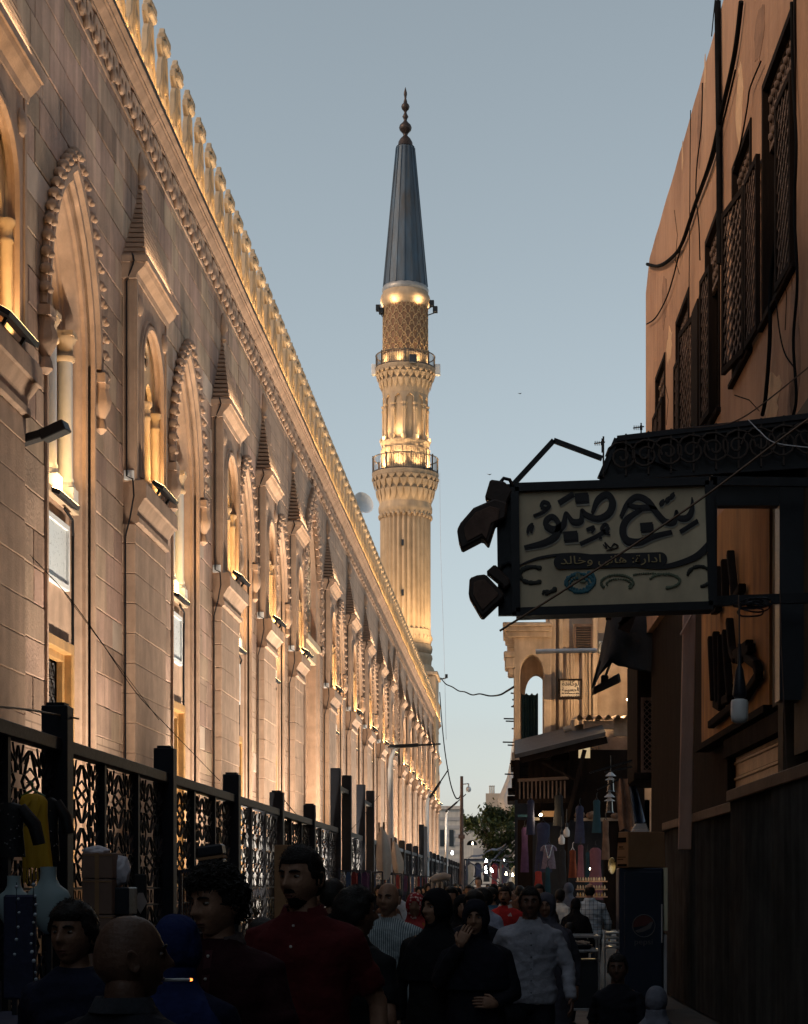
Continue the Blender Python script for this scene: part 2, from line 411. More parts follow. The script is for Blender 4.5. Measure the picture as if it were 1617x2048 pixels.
# ---- merlons
mer = MB()
side = [(-.56, 0), (-.56, .28), (-.46, .34), (-.44, .52), (-.30, .66), (-.24, .98), (-.13, 1.12), (-.20, 1.18), (-.26, 1.27), (-.25, 1.38), (-.16, 1.44), (-.09, 1.52), (0, 1.66)]
ol = side + [(-x, z_) for x, z_ in reversed(side[:-1])]
pm = plate([ol, circ(0, .86, .075, 8, ry=.13), circ(-.14, .46, .075, 8), circ(.14, .46, .075, 8), circ(0, .22, .06, 8, ry=.08), circ(0, 1.32, .05, 8)], .10, T(.0, 0, 0) @ M_WALL, bevel=.015)
mer.v, mer.f = pm.v, pm.f
mer.tube([(.03, -.20, 1.30), (.03, -.17, 1.30), (.03, .17, 1.30), (.03, .20, 1.30)], [.06, .09, .09, .06], 10); mer.tube([(.02, -.15, 1.47), (.02, -.12, 1.47), (.02, .12, 1.47), (.02, .15, 1.47)], [.05, .08, .08, .05], 10)
for q_ in (-.10, 0, .10): mer.ball((.10, q_, 1.38), (.03, .04, .09), 6, 5)
mer.box(-.08, .07, -.54, .54, 0, .10); mer.tube([(.05, -.30, .14), (.05, -.17, .62), (.05, -.07, 1.14)], .03, 6); mer.tube([(.05, .30, .14), (.05, .17, .62), (.05, .07, 1.14)], .03, 6)
mer.ball((.05, 0, .64), (.05, .08, .14), 8, 6); mer.ball((.05, -.40, .25), (.05, .08, .10), 8, 5); mer.ball((.05, .40, .25), (.05, .08, .10), 8, 5)
MERL = mk('merlon_stone', (.46, .35, .235), .82, .16, 4, .3, 30, rand=.10, streak=.15)
mer.v = [(x_, y_, z_ * .985) for x_, y_, z_ in mer.v]
mme = mer.mesh('merlon', smooth=35); mme.materials.append(MERL)
y = 22.6; MERY = []
while y < Y1: MERY.append(y); o = link('merlon', mme, None, mosque, (-5.88, y, CO1)); o.rotation_euler[2] = rnd.uniform(-.012, .012); y += 1.195
rf = MB(); rf.box(-16, -6.3, Y0, Y1, CO0 + .1, CO0 + .3); rf.box(-16, -6.32, Y1 - .3, Y1, 0, CO0 + .1); rf.box(-16.3, -16, Y0, Y1, 0, CO0 + .1); rf.box(-16, -6.32, Y0, Y0 + .3, 0, CO0 + .1); part('roof', rf, MORTAR, mosque)
rc = MB(); rc.tube([(-5.735, y_, CO1 + .0 + .02 * math.sin(y_ * .9)) for y_ in range(17, 147, 2)], .022, 5); part('ledge_cable', rc, IRON, mosque)
strip = MB(); strip.box(-5.765, -5.745, 20, Y1, CO1, CO1 + .02); part('led_strip', strip, IRON, mosque)
y = 19.0
while y < Y1 - 2:
    L_ = 9.2
    lamp('merlon_light', 'AREA', (-5.66, y + L_ / 2, CO1 + .03), (-5.88, y + L_ / 2, CO1 + 1.0), 42 * (1 + .006 * (y - 20)), L_, .04, spread=150); y += L_

# ---- spired piers
def make_niche(yc, w, lod):
    p = part
    blocks = MB(); zt = 7.20; h = w / 2
    z_ = 0; k = 0
    while z_ < zt - .01:
        e = min(z_ + CH, zt); j = .004 * ((k * 7) % 3)
        blocks.box(-6.02, -5.80 - j, yc - h, yc + h, z_ + .006, e - .006); z_ = e; k += 1
    blocks.box(-6.02, -5.812, yc - h + .01, yc + h - .01, 0, zt)
    p('pier', blocks, CARVED, mosque, bevel=.008 if lod < 2 else 0)
    # corbel under the niche
    cb = MB()
    pr = [(-6.0, 7.20), (-5.80, 7.20), (-5.74, 7.22), (-5.74, 7.30), (-5.78, 7.33), (-5.76, 7.42), (-5.68, 7.54), (-5.66, 7.57), (-5.62, 7.58), (-5.62, 7.80), (-5.66, 7.86), (-6.0, 7.86)]
    m_ = len(pr)
    rg = []
    for x, zz in pr:
        e = (x + 5.80) * .45; rg.append((x, e, zz))
    cb.add([(x, yc - h - e, zz) for x, e, zz in rg] + [(x, yc + h + e, zz) for x, e, zz in rg], [tuple(range(m_)), tuple(reversed(range(m_, 2 * m_)))] + [(i, m_ + i, m_ + (i + 1) % m_, (i + 1) % m_) for i in range(m_)])
    p('corbel', cb, CARVED, mosque)
    # niche frame with a round-headed opening
    zb, ztop = 7.86, 11.0; a = h - .42
    op = [(a, zb + .12)] + [(a * math.cos(PI * i / 12), 9.75 + a * .95 * math.sin(PI * i / 12)) for i in range(13)] + [(-a, zb + .12)]
    fr = plate([[(-h, zb), (h, zb), (h, ztop), (-h, ztop)], op], .12, T(-5.86, yc, 0) @ M_WALL, bevel=.02)
    path = [(-5.79, yc + q, zz) for q, zz in op]
    fr.tube([(-5.80, y_ , z__) for _, y_, z__ in path], .055, 6)
    fr.tube([(-5.80, yc + (q * 1.13), zz if zz < 9.7 else 9.75 + (zz - 9.75) * 1.12) for q, zz in op], .035, 6)
    if lod < 2:
        for s_ in (-1, 1):
            fr.ball((-5.79, yc + s_ * (h - .24), 10.62), (.06, .15, .17), 10, 6)
            fr.box(-6.0, -5.78, yc + s_ * (h - .06) - .05, yc + s_ * (h - .06) + .05, zb, ztop)
    p('niche_frame', fr, CARVED, mosque, smooth=40)
    bk = MB(); bk.box(-6.20, -6.18, yc - h + .1, yc + h - .1, zb, 10.9)
    for s_ in (-1, 1): bk.box(-6.20, -5.90, yc + s_ * (a + .02) - .02, yc + s_ * (a + .02) + .02, zb, 10.9)
    bk.box(-6.20, -5.82, yc - a, yc + a, zb, zb + .10); p('niche_back', bk, GOLDSTONE, mosque)
    # twin lancets with a roundel
    b = a / 2
    def lan(cy): return [(cy + (b - .09), zb + .1)] + [(cy + (b - .09) * math.cos(PI * i / 8), 9.35 + (b - .02) * 1.1 * math.sin(PI * i / 8)) for i in range(9)] + [(cy - (b - .09), zb + .1)]
    hole = [lan(-b), lan(b), circ(0, 10.15, .20, 12)]
    outer = [(a, zb + .10)] + [(a * math.cos(PI * i / 12), 9.75 + a * .95 * math.sin(PI * i / 12)) for i in range(13)] + [(-a, zb + .10)]
    tr = plate([outer] + [[(q, max(zz, zb + .102)) for q, zz in hl] for hl in hole], .07, T(-5.965, yc, 0) @ M_WALL)
    if lod < 2:
        tr.tube([(-5.92, yc + .22 * math.cos(2 * PI * i / 14), 10.15 + .22 * math.sin(2 * PI * i / 14)) for i in range(15)], .035, 6)
        tr.tube([(-5.93, yc, 9.95), (-5.93, yc, 10.35)], .02, 5); tr.tube([(-5.93, yc - .2, 10.15), (-5.93, yc + .2, 10.15)], .02, 5)
    p('tracery', tr, GOLDSTONE, mosque)
    for q in (-a + .08, 0, a - .08):
        c_ = MB(); c_.lathe([(.10, zb + .1), (.10, zb + .22), (.075, zb + .26), (.07, 9.10), (.085, 9.12), (.085, 9.15), (.07, 9.17), (.07, 9.28), (.105, 9.33), (.105, 9.38)], 10, (-5.89, yc + q, 0)); p('column', c_, GOLDSTONE, mosque, smooth=40)
    # ledge and stepped spire
    ld = MB(); ld.box(-6.0, -5.60, yc - h - .08, yc + h + .08, 11.20, 11.30); 
    pr = [(-6.0, 10.96), (-5.78, 10.96), (-5.76, 11.04), (-5.66, 11.14), (-5.63, 11.20), (-6.0, 11.20)]; m_ = len(pr)
    ld.add([(x, yc - h - .06, zz) for x, zz in pr] + [(x, yc + h + .06, zz) for x, zz in pr], [tuple(range(m_)), tuple(reversed(range(m_, 2 * m_)))] + [(i, m_ + i, m_ + (i + 1) % m_, (i + 1) % m_) for i in range(m_)])
    p('ledge', ld, CARVED, mosque)
    sp = MB(); ns = 14; z0, z1 = 11.30, 12.82
    for i in range(ns):
        t = i / ns; f_ = (1 - t) ** 1.12; zz = z0 + (z1 - z0) * t
        sp.box(-6.02, -5.96 + .31 * f_, yc - h * f_ - .02, yc + h * f_ + .02, zz, zz + (z1 - z0) / ns * .52)
        sp.box(-6.02, -5.99 + .21 * f_, yc - max(.03, h * f_ - .15), yc + max(.03, h * f_ - .15), zz + .02, zz + (z1 - z0) / ns)
    p('spire', sp, CARVED, mosque)
    lamp('spire_light', 'AREA', (-5.60, yc, 11.36), (-5.90, yc, 12.1), 5 + .06 * yc, w * .8, .06, color=(1, .74, .46), spread=150)
    fn = MB(); fn.lathe([(.05, 12.80), (.09, 12.84), (.05, 12.90), (.05, 12.95), (.10, 13.03), (.11, 13.13), (.06, 13.28), (.012, 13.40)], 8, (-5.97, yc, 0)); p('finial', fn, CARVED, mosque, smooth=40)
    # fittings: conduit, junction box, floodlight on the corbel
    cd = MB(); x = -5.98; yy = yc - h - .035
    cd.tube([(-5.95, yy, 1), (-5.95, yy, 7.0), (-5.86, yy - .07, 7.3), (-5.80, yy - .10, 7.6), (-5.82, yy - .08, 7.86), (-5.93, yy, 7.92), (-5.93, yy, 10.9), (-5.86, yy - .03, 11.08), (-5.80, yy - .07, 11.2), (-5.84, yy - .04, 11.33)], .014, 5)
    p('conduit', cd, IRON, mosque, smooth=50)
    if lod < 2:
        jb = MB(); jb.box(-5.98, -5.82, yc - h - .02, yc - h + .16, 7.865, 8.02); p('junction_box', jb, WHITEPAINT, mosque, bevel=.01)
    fl = MB(); M_ = T(-5.60, yc + .12, 7.96) @ RY(R(30))
    fl.box(-.10, .10, -.62, .62, -.03, .03, M_); fl.box(-.02, .02, -.4, -.36, -.14, -.03, M_); fl.box(-.02, .02, .36, .4, -.14, -.03, M_)
    f_o = p('floodlight', fl, IRON, mosque)
    ln = MB(); ln.box(-.085, .085, -.58, .58, .031, .036, M_); p('lens', ln, LAMPGLOW, f_o)
    lamp('niche_light', 'AREA', (-5.62, yc + .12, 8.01), (-5.98, yc + .02, 9.9), 24 + .12 * yc, 1.1, .12, spread=140)

for i, (yc, w) in enumerate(NICHES): make_niche(yc, w, 0 if i < 5 else 1 if i < 9 else 2)

# ---- arches
WOODGOLD = mk('gilt_wood', (.36, .20, .075), .5, .25, 5, .15, 40, streak=.15)
GRILLE = mk('bronze_grille', (.03, .028, .03), .5, .3, 8, .1, 50, metal=.3)
PLAQUE = mk('plaque_panel', (.62, .66, .68), .3, .05, 2, .02, 20)
def sweep(yc, a0, zs, h, zb, prof, mat, name, label=None):
    mb = MB(); rows = []
    for x, ins in prof: rows.append([(x, yc + q, zz) for q, zz in arch_path(a0, ins, zs, h, zb)])
    n_ = len(rows[0]); vs = [p_ for r_ in rows for p_ in r_]; fs = []
    for i in range(len(rows) - 1):
        for j in range(n_ - 1): fs.append((i * n_ + j, (i + 1) * n_ + j, (i + 1) * n_ + j + 1, i * n_ + j + 1))
    mb.add(vs, fs); return part(name, mb, mat, mosque, smooth=38)
def make_arch(yc, a, lod):
    h = a * 1.64; zsill = 6.86
    sweep(yc, a, ZS, h, 0, [(-5.995, -.10), (-5.96, -.09), (-5.96, -.015), (-6.0, 0), (-6.06, .0), (-6.08, .05), (-6.13, .05), (-6.15, .09), (-6.16, .10), (-6.36, .17), (-6.32, .21), (-6.36, .21), (-6.38, .26), (-6.52, .27)], CARVED, 'arch_reveal')
    ai = a - .27; hi = math.sqrt((arch_c(a, h) + a - .27) ** 2 - arch_c(a, h) ** 2)
    # infill below the sill, sill, plaque, lower window
    inf = MB(); inf.box(-6.30, -6.22, yc - ai - .12, yc + ai + .12, 5.0, zsill); inf.box(-6.30, -6.22, yc - ai - .12, yc - .8, 0, 5.0); inf.box(-6.30, -6.22, yc + .8, yc + ai + .12, 0, 5.0); inf.box(-6.30, -6.22, yc - .8, yc + .8, 0, 1.6)
    part('infill_wall', inf, CARVED, mosque)
    si = MB(); si.box(-6.56, -6.12, yc - ai, yc + ai, zsill, zsill + .09); si.box(-6.56, -6.30, yc - ai, yc + ai, zsill - .08, zsill); part('sill', si, GOLDSTONE, mosque)
    pq = plate([[(-.62, 5.72), (.62, 5.72), (.62, 6.62), (-.62, 6.62)], [(-.55, 5.79), (.55, 5.79), (.55, 6.55), (-.55, 6.55)]], .07, T(-6.19, yc, 0) @ M_WALL); po = part('plaque', pq, WHITEPAINT, mosque)
    pp = MB(); pp.box(-6.215, -6.19, yc - .56, yc + .56, 5.78, 6.56); part('plaque_panel', pp, PLAQUE, po)
    wf = plate([[(-.8, 1.6), (.8, 1.6), (.8, 5.0), (-.8, 5.0)], [(-.66, 1.74), (.66, 1.74), (.66, 4.84), (-.66, 4.84)]], .14, T(-6.20, yc, 0) @ M_WALL, bevel=.015)
    w2 = plate([[(-.70, 1.70), (.70, 1.70), (.70, 4.90), (-.70, 4.90)], [(-.58, 1.82), (.58, 1.82), (.58, 4.74), (-.58, 4.74)]], .10, T(-6.29, yc, 0) @ M_WALL, bevel=.012); wf.add(w2.v, w2.f)
    wo = part('lower_window', wf, WOODGOLD, mosque)
    gl = MB(); gl.box(-6.46, -6.44, yc - .6, yc + .6, 1.8, 4.8); part('pane', gl, DARKGLASS, wo)
    gr = MB(); st = .24 if lod < 2 else .48
    zz = 1.85
    while zz < 4.7:
        for k in range(-2, 3):
            c_ = (-6.37, yc + k * .24, zz + .12)
            gr.tube([(c_[0], c_[1] + .115 * math.cos(2 * PI * i / 8), c_[2] + .115 * math.sin(2 * PI * i / 8)) for i in range(9)], .016, 4, caps=False)
            if lod < 2:
                gr.bar((c_[0], c_[1] - .12, c_[2] - .12), (c_[0], c_[1] + .12, c_[2] + .12), .016); gr.bar((c_[0], c_[1] - .12, c_[2] + .12), (c_[0], c_[1] + .12, c_[2] - .12), .016)
        zz += st
    part('grille', gr, GRILLE, wo)
    # window: dark glass, tracery, columns
    gl = MB(); gl.box(-6.70, -6.68, yc - ai - .05, yc + ai + .05, zsill, ZS + hi + .05); part('window_pane', gl, DARKGLASS, mosque)
    outer = arch_path(ai + .03, 0, ZS, hi + .04, zsill + .09)
    b = ai / 2; lw = b - .13
    def lan(cy): return [(cy + q, zz) for q, zz in arch_path(lw, 0, 9.15, lw * 1.45, zsill + .1, 6)]
    tr = plate([outer, lan(-b), lan(b), circ(0, 10.06, .25, 14)], .10, T(-6.50, yc, 0) @ M_WALL, bevel=.02)
    if lod < 2:
        tr.tube([(-6.44, yc + .29 * math.cos(2 * PI * i / 16), 10.06 + .29 * math.sin(2 * PI * i / 16)) for i in range(17)], .045, 6)
        tr.tube([(-6.45, yc + .12 * math.cos(2 * PI * i / 10), 10.0 + .12 * math.sin(2 * PI * i / 10)) for i in range(11)], .03, 5)
        for cy in (-b, b): tr.tube([(-6.45, yc + q, zz) for q, zz in lan(cy)], .04, 5)
    part('tracery', tr, GOLDSTONE, mosque, smooth=35)
    for q in (-ai + .12, 0, ai - .12):
        X_ = -6.29
        c_ = MB(); c_.lathe([(.115, zsill + .42), (.125, zsill + .46), (.11, zsill + .50), (.105, 8.98), (.10, 9.0)], 12, (X_, yc + q, 0)); co_ = part('column', c_, MARBLE, mosque, smooth=40)
        k_ = MB(); k_.lathe([(.115, 8.98), (.14, 9.01), (.14, 9.05), (.11, 9.08), (.11, 9.22), (.15, 9.28), (.15, 9.33)], 12, (X_, yc + q, 0)); k_.box(X_ - .14, X_ + .14, yc + q - .14, yc + q + .14, 9.33, 9.40); part('capital', k_, GOLDSTONE, co_, smooth=40)
        k_ = MB(); k_.box(X_ - .15, X_ + .15, yc + q - .15, yc + q + .15, zsill + .09, zsill + .34); k_.lathe([(.15, zsill + .34), (.14, zsill + .38), (.12, zsill + .42)], 12, (X_, yc + q, 0)); part('base', k_, MARBLE, co_)
    # hood mould with crockets and pendant stops
    hd = MB(); path = arch_path(a, -.17, ZS, h, ZS - .02, 10)
    hd.tube([(-5.96, yc + q, zz) for q, zz in path], .075, 6)
    hd.tube([(-5.95, yc + q, zz) for q, zz in arch_path(a, -.30, ZS, h, ZS - .02, 10)], .05, 6)
    ho = part('hood_mould', hd, CARVED, mosque, smooth=50)
    cr = MB(); cr.ball((.03, 0, .01), (.085, .065, .075), 8, 6); cr.ball((.09, 0, -.035), (.05, .045, .045), 7, 5); cr.ball((.0, .03, -.05), (.05, .03, .05), 6, 4)
    pth = arch_path(a, -.36, ZS, h, ZS - .05, 40); acc = 0; spacing = .225; last = None; cnt = 0; allc = MB()
    if lod == 0:
        cme_ = cr.mesh('crocket', smooth=60); cme_.materials.append(CARVED)
    for j in range(len(pth)):
        if last is not None: acc += math.dist(pth[j], last)
        if last is None or acc >= spacing:
            acc = 0
            if lod == 0: link('crocket', cme_, None, ho, (-5.95, yc + pth[j][0], pth[j][1]))
            elif lod < 3: allc.add(cr.v, cr.f, T(-5.95, yc + pth[j][0], pth[j][1]))
        last = pth[j]
    if allc.v: part('crockets', allc, CARVED, ho, smooth=60, kind='stuff')
    for s_ in (-1, 1):
        st_ = MB(); yy = yc + s_ * (a + .27); st_.box(-6.0, -5.84, yy - .16, yy + .16, ZS - .20, ZS - .07); st_.lathe([(.02, ZS - .92), (.09, ZS - .85), (.075, ZS - .76), (.05, ZS - .70), (.13, ZS - .56), (.15, ZS - .44), (.10, ZS - .30), (.12, ZS - .20)], 8, (-5.93, yy, 0)); part('hood_stop', st_, CARVED, mosque, smooth=40)
    fl = MB(); M_ = T(-6.08, yc + .0, zsill + .02) @ RY(R(20)); fl.box(-.08, .08, -.55, .55, -.03, .03, M_); fl.tube([(-6.15, yc + .3, zsill - .05), (-6.15, yc + .75, zsill - .12), (-6.19, yc + ai - .08, zsill - .30), (-6.20, yc + ai - .05, zsill - .6), (-6.20, yc + ai - .05, 1)], .02, 5)
    f_o = part('floodlight', fl, IRON, mosque); ln = MB(); ln.box(-.07, .07, -.52, .52, .031, .036, M_); part('lens', ln, LAMPGLOW, f_o)
    lamp('arch_light', 'AREA', (-6.07, yc, zsill + .08), (-6.5, yc, 9.4), 18 + .2 * yc, 1.0, .1, spread=150)
    lamp('reveal_light', 'AREA', (-6.10, yc, zsill + .10), (-6.18, yc + .5, 10.4), 10 + .08 * yc, .8, .1, spread=160)
for i, (yc, a) in enumerate(ARCHES): make_arch(yc, a, 0 if i < 2 else 1 if i < 4 else 2 if i < 8 else 3)

# ---- carved portals
for yc, a in PORTALS:
    h = 2.45; zs = 10.4
    sweep(yc, a, zs, h, 0, [(-5.995, -.12), (-5.94, -.10), (-5.94, .0), (-6.0, .02), (-6.05, .12), (-6.3, .14), (-6.3, .20), (-6.9, .22)], CARVED, 'portal_reveal')
    bk = MB(); bk.box(-6.95, -6.9, yc - a, yc + a, 0, zs + h); part('portal_back', bk, GOLDSTONE, mosque)
    li = MB(); li.box(-6.9, -6.02, yc - a + .2, yc + a - .2, 8.35, 8.9); li.box(-6.9, -5.9, yc - a + .15, yc + a - .15, 8.72, 8.9); part('lintel', li, GOLDSTONE, mosque)
    # pierced strapwork: rows of linked rings and scrolls
    rn = MB(); zz = 9.15; r_ = .30
    while zz < zs + h - .5:
        hw = arch_hw(a, zs, h, zz) - .25
        k = max(1, int(hw / (2 * r_)))
        for q in range(-k, k + 1):
            cy = q * 2 * r_
            if abs(cy) > hw + .05: continue
            rn.tube([(-6.22, yc + cy + r_ * math.cos(2 * PI * i / 12), zz + r_ * math.sin(2 * PI * i / 12)) for i in range(13)], .05, 5, caps=False)
            rn.tube([(-6.20, yc + cy + (r_ * .62 * (1 - t / 14)) * math.cos(t * .9), zz + (r_ * .62 * (1 - t / 14)) * math.sin(t * .9)) for t in range(10)], .035, 5)
            rn.bar((-6.22, yc + cy - .3, zz + .3 - .05), (-6.22, yc + cy - .3, zz + .3 + .05), .1)
        zz += 2 * r_
    part('strapwork', rn, GOLDSTONE, mosque, smooth=40)
    bd = MB()
    for s_ in (.42, .75):
        for j, (q, zz) in enumerate(arch_path(a, -s_, zs - 1.4, h + 1.0, 8.9, 18)):
            bd.box(-6.0, -5.90, yc + q - .12, yc + q + .12, zz - .11, zz + .11)
            bd.ball((-5.90, yc + q, zz), (.05, .08, .08), 6, 4)
    part('carved_border', bd, CARVED, mosque)
    lamp('portal_light', 'AREA', (-6.4, yc, 8.95), (-6.75, yc, 11.5), 60, 1.6, .2)
    lamp('portal_light', 'AREA', (-5.5, yc, .5), (-6.9, yc, 6.0), 160, 1.4, .3)

# a camera arm near the spire of the first pier, and the small loudspeaker behind the merlons
am = MB(); am.bar((-5.98, 22.1, 6.92), (-5.55, 22.0, 7.02), .16, .10); am.bar((-5.6, 22.0, 6.98), (-5.30, 21.95, 7.10), .20, .13); am.box(-6.0, -5.95, 22.0, 22.2, 6.75, 6.95); part('wall_lamp', am, IRON, mosque, bevel=.01)
hn = MB(); M_ = T(-6.3, 75.0, 16.95) @ RZ(R(35)) @ RX(R(75)); hn.lathe([(.06, -.5), (.10, -.25), (.22, .05), (.42, .42), (.46, .48), (.40, .44), (.12, .0)], 16, (0, 0, 0), None, True, M_); hn.bar((-6.3, 75, 15), (-6.3, 75, 16.9), .06)
solo('horn_loudspeaker', hn, WHITEPAINT, 'grey horn loudspeaker mounted above the merlons of the mosque', 'loudspeaker', (-6.3, 75, 15), smooth=40)

ORD = 'first second third fourth fifth sixth seventh eighth ninth tenth eleventh twelfth thirteenth fourteenth fifteenth'.split()
# floodlights on the ground between the fence and the wall, washing the facade
for i, (yc, a) in enumerate(ARCHES + PORTALS):
    ft = MB(); M_ = T(-3.85, yc, .45) @ RY(R(-12)); ft.box(-.12, .12, -1.0, 1.0, -.06, .06, M_); ft.box(-3.9, -3.8, yc - .6, yc - .55, .12, .42); ft.box(-3.9, -3.8, yc + .55, yc + .6, .12, .42)
    o = solo('ground_floodlight', ft, IRON, 'long black floodlight behind the lattice fence, before the %s of the mosque' % (ORD[i] + ' pointed arch' if i < len(ARCHES) else ('nearer', 'farther')[i - len(ARCHES)] + ' carved portal'), 'floodlight', (-3.85, yc, .12), group='floodlights at the foot of the mosque')
    ln = MB(); ln.box(-.10, .10, -.96, .96, .061, .066, M_); part('lens', ln, LAMPGLOW, o)
    pw = 235 if yc < 28 else 290 if yc < 36 else 345 if yc < 44 else 380 if yc < 60 else 390
    lamp('ground_wash', 'AREA', (-3.86, yc, .55), (-6.0, yc, 8.6), pw, 2.0, .2, color=(1, .85, .67), spread=105)

# ================================================================ minaret
MD = 140.0; MS = MD / F; MXc = (811.3 - U0) * MS
def mz(v): return EYE + (V0 - v) * MS
MWARM = (1, .69, .36)
minaret = thing('minaret', 'tall fluted stone minaret with two balconies and a dark lead cone', 'minaret', (MXc, MD, 0))
MC = (MXc, MD, 0)
MST = mk('minaret_stone', (.46, .335, .22), .82, .14, 1.2, .25, 16, streak=.15)
def prof(*pv): return [(hw * MS, mz(v)) for v, hw in pv]
# lower fluted shaft
nf = 30
def flute(t, z): return 1 - .075 * abs(math.sin(nf * t / 2)) ** .6
mb = MB(); mb.lathe(prof((1272, 50.5), (1034, 50.5)), nf * 6, MC, lambda t, z: 1 - .085 * (1 - abs(math.sin(nf * t / 2)) ** 1.5)); part('shaft', mb, MST, minaret, smooth=50)
mb = MB(); mb.lathe(prof((1290, 51), (1284, 52.5), (1272, 52.5), (1268, 51), (1262, 50.8)), 48, MC); part('lower_collar', mb, MST, minaret, smooth=40)
mb = MB(); mb.lathe(prof((1034, 50.6), (1030, 51), (1026, 53.6), (1018, 54), (1012, 52), (1004, 51.5)), 48, MC)
part('upper_collar', mb, MST, minaret, smooth=40); mb = MB()
for k in range(nf):
    t = 2 * PI * (k + .5) / nf
    for v in (1278, 1036):
        mb.ball((MXc + 51.5 * MS * math.cos(t), MD + 51.5 * MS * math.sin(t), mz(v)), (.12, .12, .2), 6, 5)
part('collar_bead', mb, MST, minaret, smooth=40, kind='stuff')
mb = MB(); mb.lathe(prof((1420, 62), (1360, 62), (1350, 61), (1336, 56), (1332, 52), (1324, 52.5), (1318, 54.5), (1312, 53.5), (1309, 50.5), (1306, 53), (1299, 54.5), (1293, 53), (1290, 50)), 48, MC); part('base', mb, MST, minaret, smooth=40)
mb = MB(); s_ = 64 * MS; mb.box(MXc - s_, MXc + s_, MD - s_, MD + s_, 8, mz(1352)); mb.box(MXc - s_ - .15, MXc + s_ + .15, MD - s_ - .15, MD + s_ + .15, mz(1358), mz(1351)); part('plinth', mb, MST, minaret, bevel=.05)
for v in (1094, 1193):
    mb = MB(); mb.box(MXc - .09 - .1, MXc + .09 - .1, MD - 50.9 * MS, MD - 47 * MS, mz(v + 6), mz(v - 6)); part('slit_window', mb, BLACKPAINT, minaret)
# muqarnas balcony: three tiers of scallops under a ring slab
def balcony(v_bot, hw_bot, v_top, hw_top, name, n=26):
    o = None
    mb = MB(); T_ = 3; zz = [v_bot + (v_top - v_bot) * f for f in (0, .40, .70, .86)]; hw = [hw_bot + (hw_top - hw_bot) * f for f in (0, .42, .80, .96)]
    mb.lathe(prof((v_bot + 8, hw_bot - 1), (v_bot, hw_bot), (zz[1], hw[1] - 2), (zz[2], hw[2] - 2), (zz[3], hw[3] - 1.5), (zz[3] - 1, hw_top - .5), (v_top + 2, hw_top), (v_top, hw_top + .6), (v_top - 1.5, hw_top), (v_top - 2, hw_bot - 8)), 52, MC)
    for tier in range(T_):
        za, zb_ = zz[tier], zz[tier + 1]; ra, rb = hw[tier], hw[tier + 1]
        for k in range(n):
            t0 = 2 * PI * (k + .5 * (tier % 2)) / n; dt = PI / n * .92
            def pt(r, t, v): return (MXc + r * MS * math.cos(t), MD + r * MS * math.sin(t), mz(v))
            # a leaf-shaped cell: pointed foot, broad head leaning out
            base_ = len(mb.v)
            vs = [pt(ra + .3, t0, za), pt(ra + (rb - ra) * .45 + 1.2, t0 - dt * .75, za + (zb_ - za) * .45), pt(rb + .8, t0 - dt, zb_), pt(rb + 1.6, t0, zb_), pt(rb + .8, t0 + dt, zb_), pt(ra + (rb - ra) * .45 + 1.2, t0 + dt * .75, za + (zb_ - za) * .45), pt(ra + (rb - ra) * .5 + 2.4, t0, za + (zb_ - za) * .5)]
            vs += [pt(rb - 3, t0 - dt, zb_), pt(rb - 3, t0 + dt, zb_)]
            mb.add(vs, [(0, 6, 1), (1, 6, 3, 2), (6, 5, 4, 3), (0, 5, 6), (2, 3, 4, 8, 7)])
    return part(name, mb, MST, minaret, smooth=30)
balcony(1008, 52, 951, 66.5, 'balcony'); balcony(785, 46.5, 741, 60, 'balcony')
def railing(v0, v1, hw, n, posts):
    mb = MB(); r_ = hw * MS
    for v in (v1, v0 - 2): mb.tube([(MXc + r_ * math.cos(2 * PI * i / 48), MD + r_ * math.sin(2 * PI * i / 48), mz(v)) for i in range(49)], .045, 5, caps=False)
    for k in range(n):
        t = 2 * PI * k / n; mb.bar((MXc + r_ * math.cos(t), MD + r_ * math.sin(t), mz(v0)), (MXc + r_ * math.cos(t), MD + r_ * math.sin(t), mz(v1)), .035)
    for k in range(posts):
        t = 2 * PI * (k + .3) / posts; mb.bar((MXc + r_ * math.cos(t), MD + r_ * math.sin(t), mz(v0)), (MXc + r_ * math.cos(t), MD + r_ * math.sin(t), mz(v1 - 3)), .11)
    return part('railing', mb, RAILM, minaret)
railing(950, 919, 65.5, 84, 8); railing(740, 714, 59, 76, 7)
# panelled drum above the lower balcony and the arcade
mb = MB(); mb.lathe(prof((952, 47.5), (893, 47.5), (891, 49), (887, 49), (885, 46)), 48, MC); part('drum', mb, MST, minaret, smooth=40)
for k in range(12):
    t = 2 * PI * (k + .5) / 12; M_ = T(MXc, MD, 0) @ RZ(t) @ T(47.5 * MS * .99, 0, 0) @ M_WALL
    pl = plate([[(-.34, mz(935)), (.34, mz(935)), (.34, mz(901)), (-.34, mz(901))], [(-.26, mz(933)), (.26, mz(933)), (.26, mz(903)), (-.26, mz(903))]], .10, M_); part('drum_panel', pl, MST, minaret)
mb = MB(); mb.lathe(prof((892, 41.5), (790, 41.5)), 48, MC); part('arcade_core', mb, MST, minaret, smooth=50)
na = 12
mb = MB(); vs, fs = [], []
cols = na * 10
for side_r in (45.2, 41):
    for j in range(cols + 1):
        t = 2 * PI * j / cols; ph = ((j % 10) / 10 - .5) * 2        # -1..1 inside a niche, 0 at its middle
        za = mz(815) + (mz(797) - mz(815)) * (1 - abs(ph) ** 1.7) if abs(ph) < .8 else mz(822)
        vs += [(MXc + side_r * MS * math.cos(t), MD + side_r * MS * math.sin(t), za), (MXc + side_r * MS * math.cos(t), MD + side_r * MS * math.sin(t), mz(783))]
m_ = 2 * (cols + 1)
for j in range(cols): fs += [(2 * j, 2 * j + 2, 2 * j + 3, 2 * j + 1), (m_ + 2 * j, m_ + 2 * j + 2, 2 * j + 2, 2 * j)]
mb.add(vs, fs); part('arcade_arch', mb, MST, minaret, smooth=40)
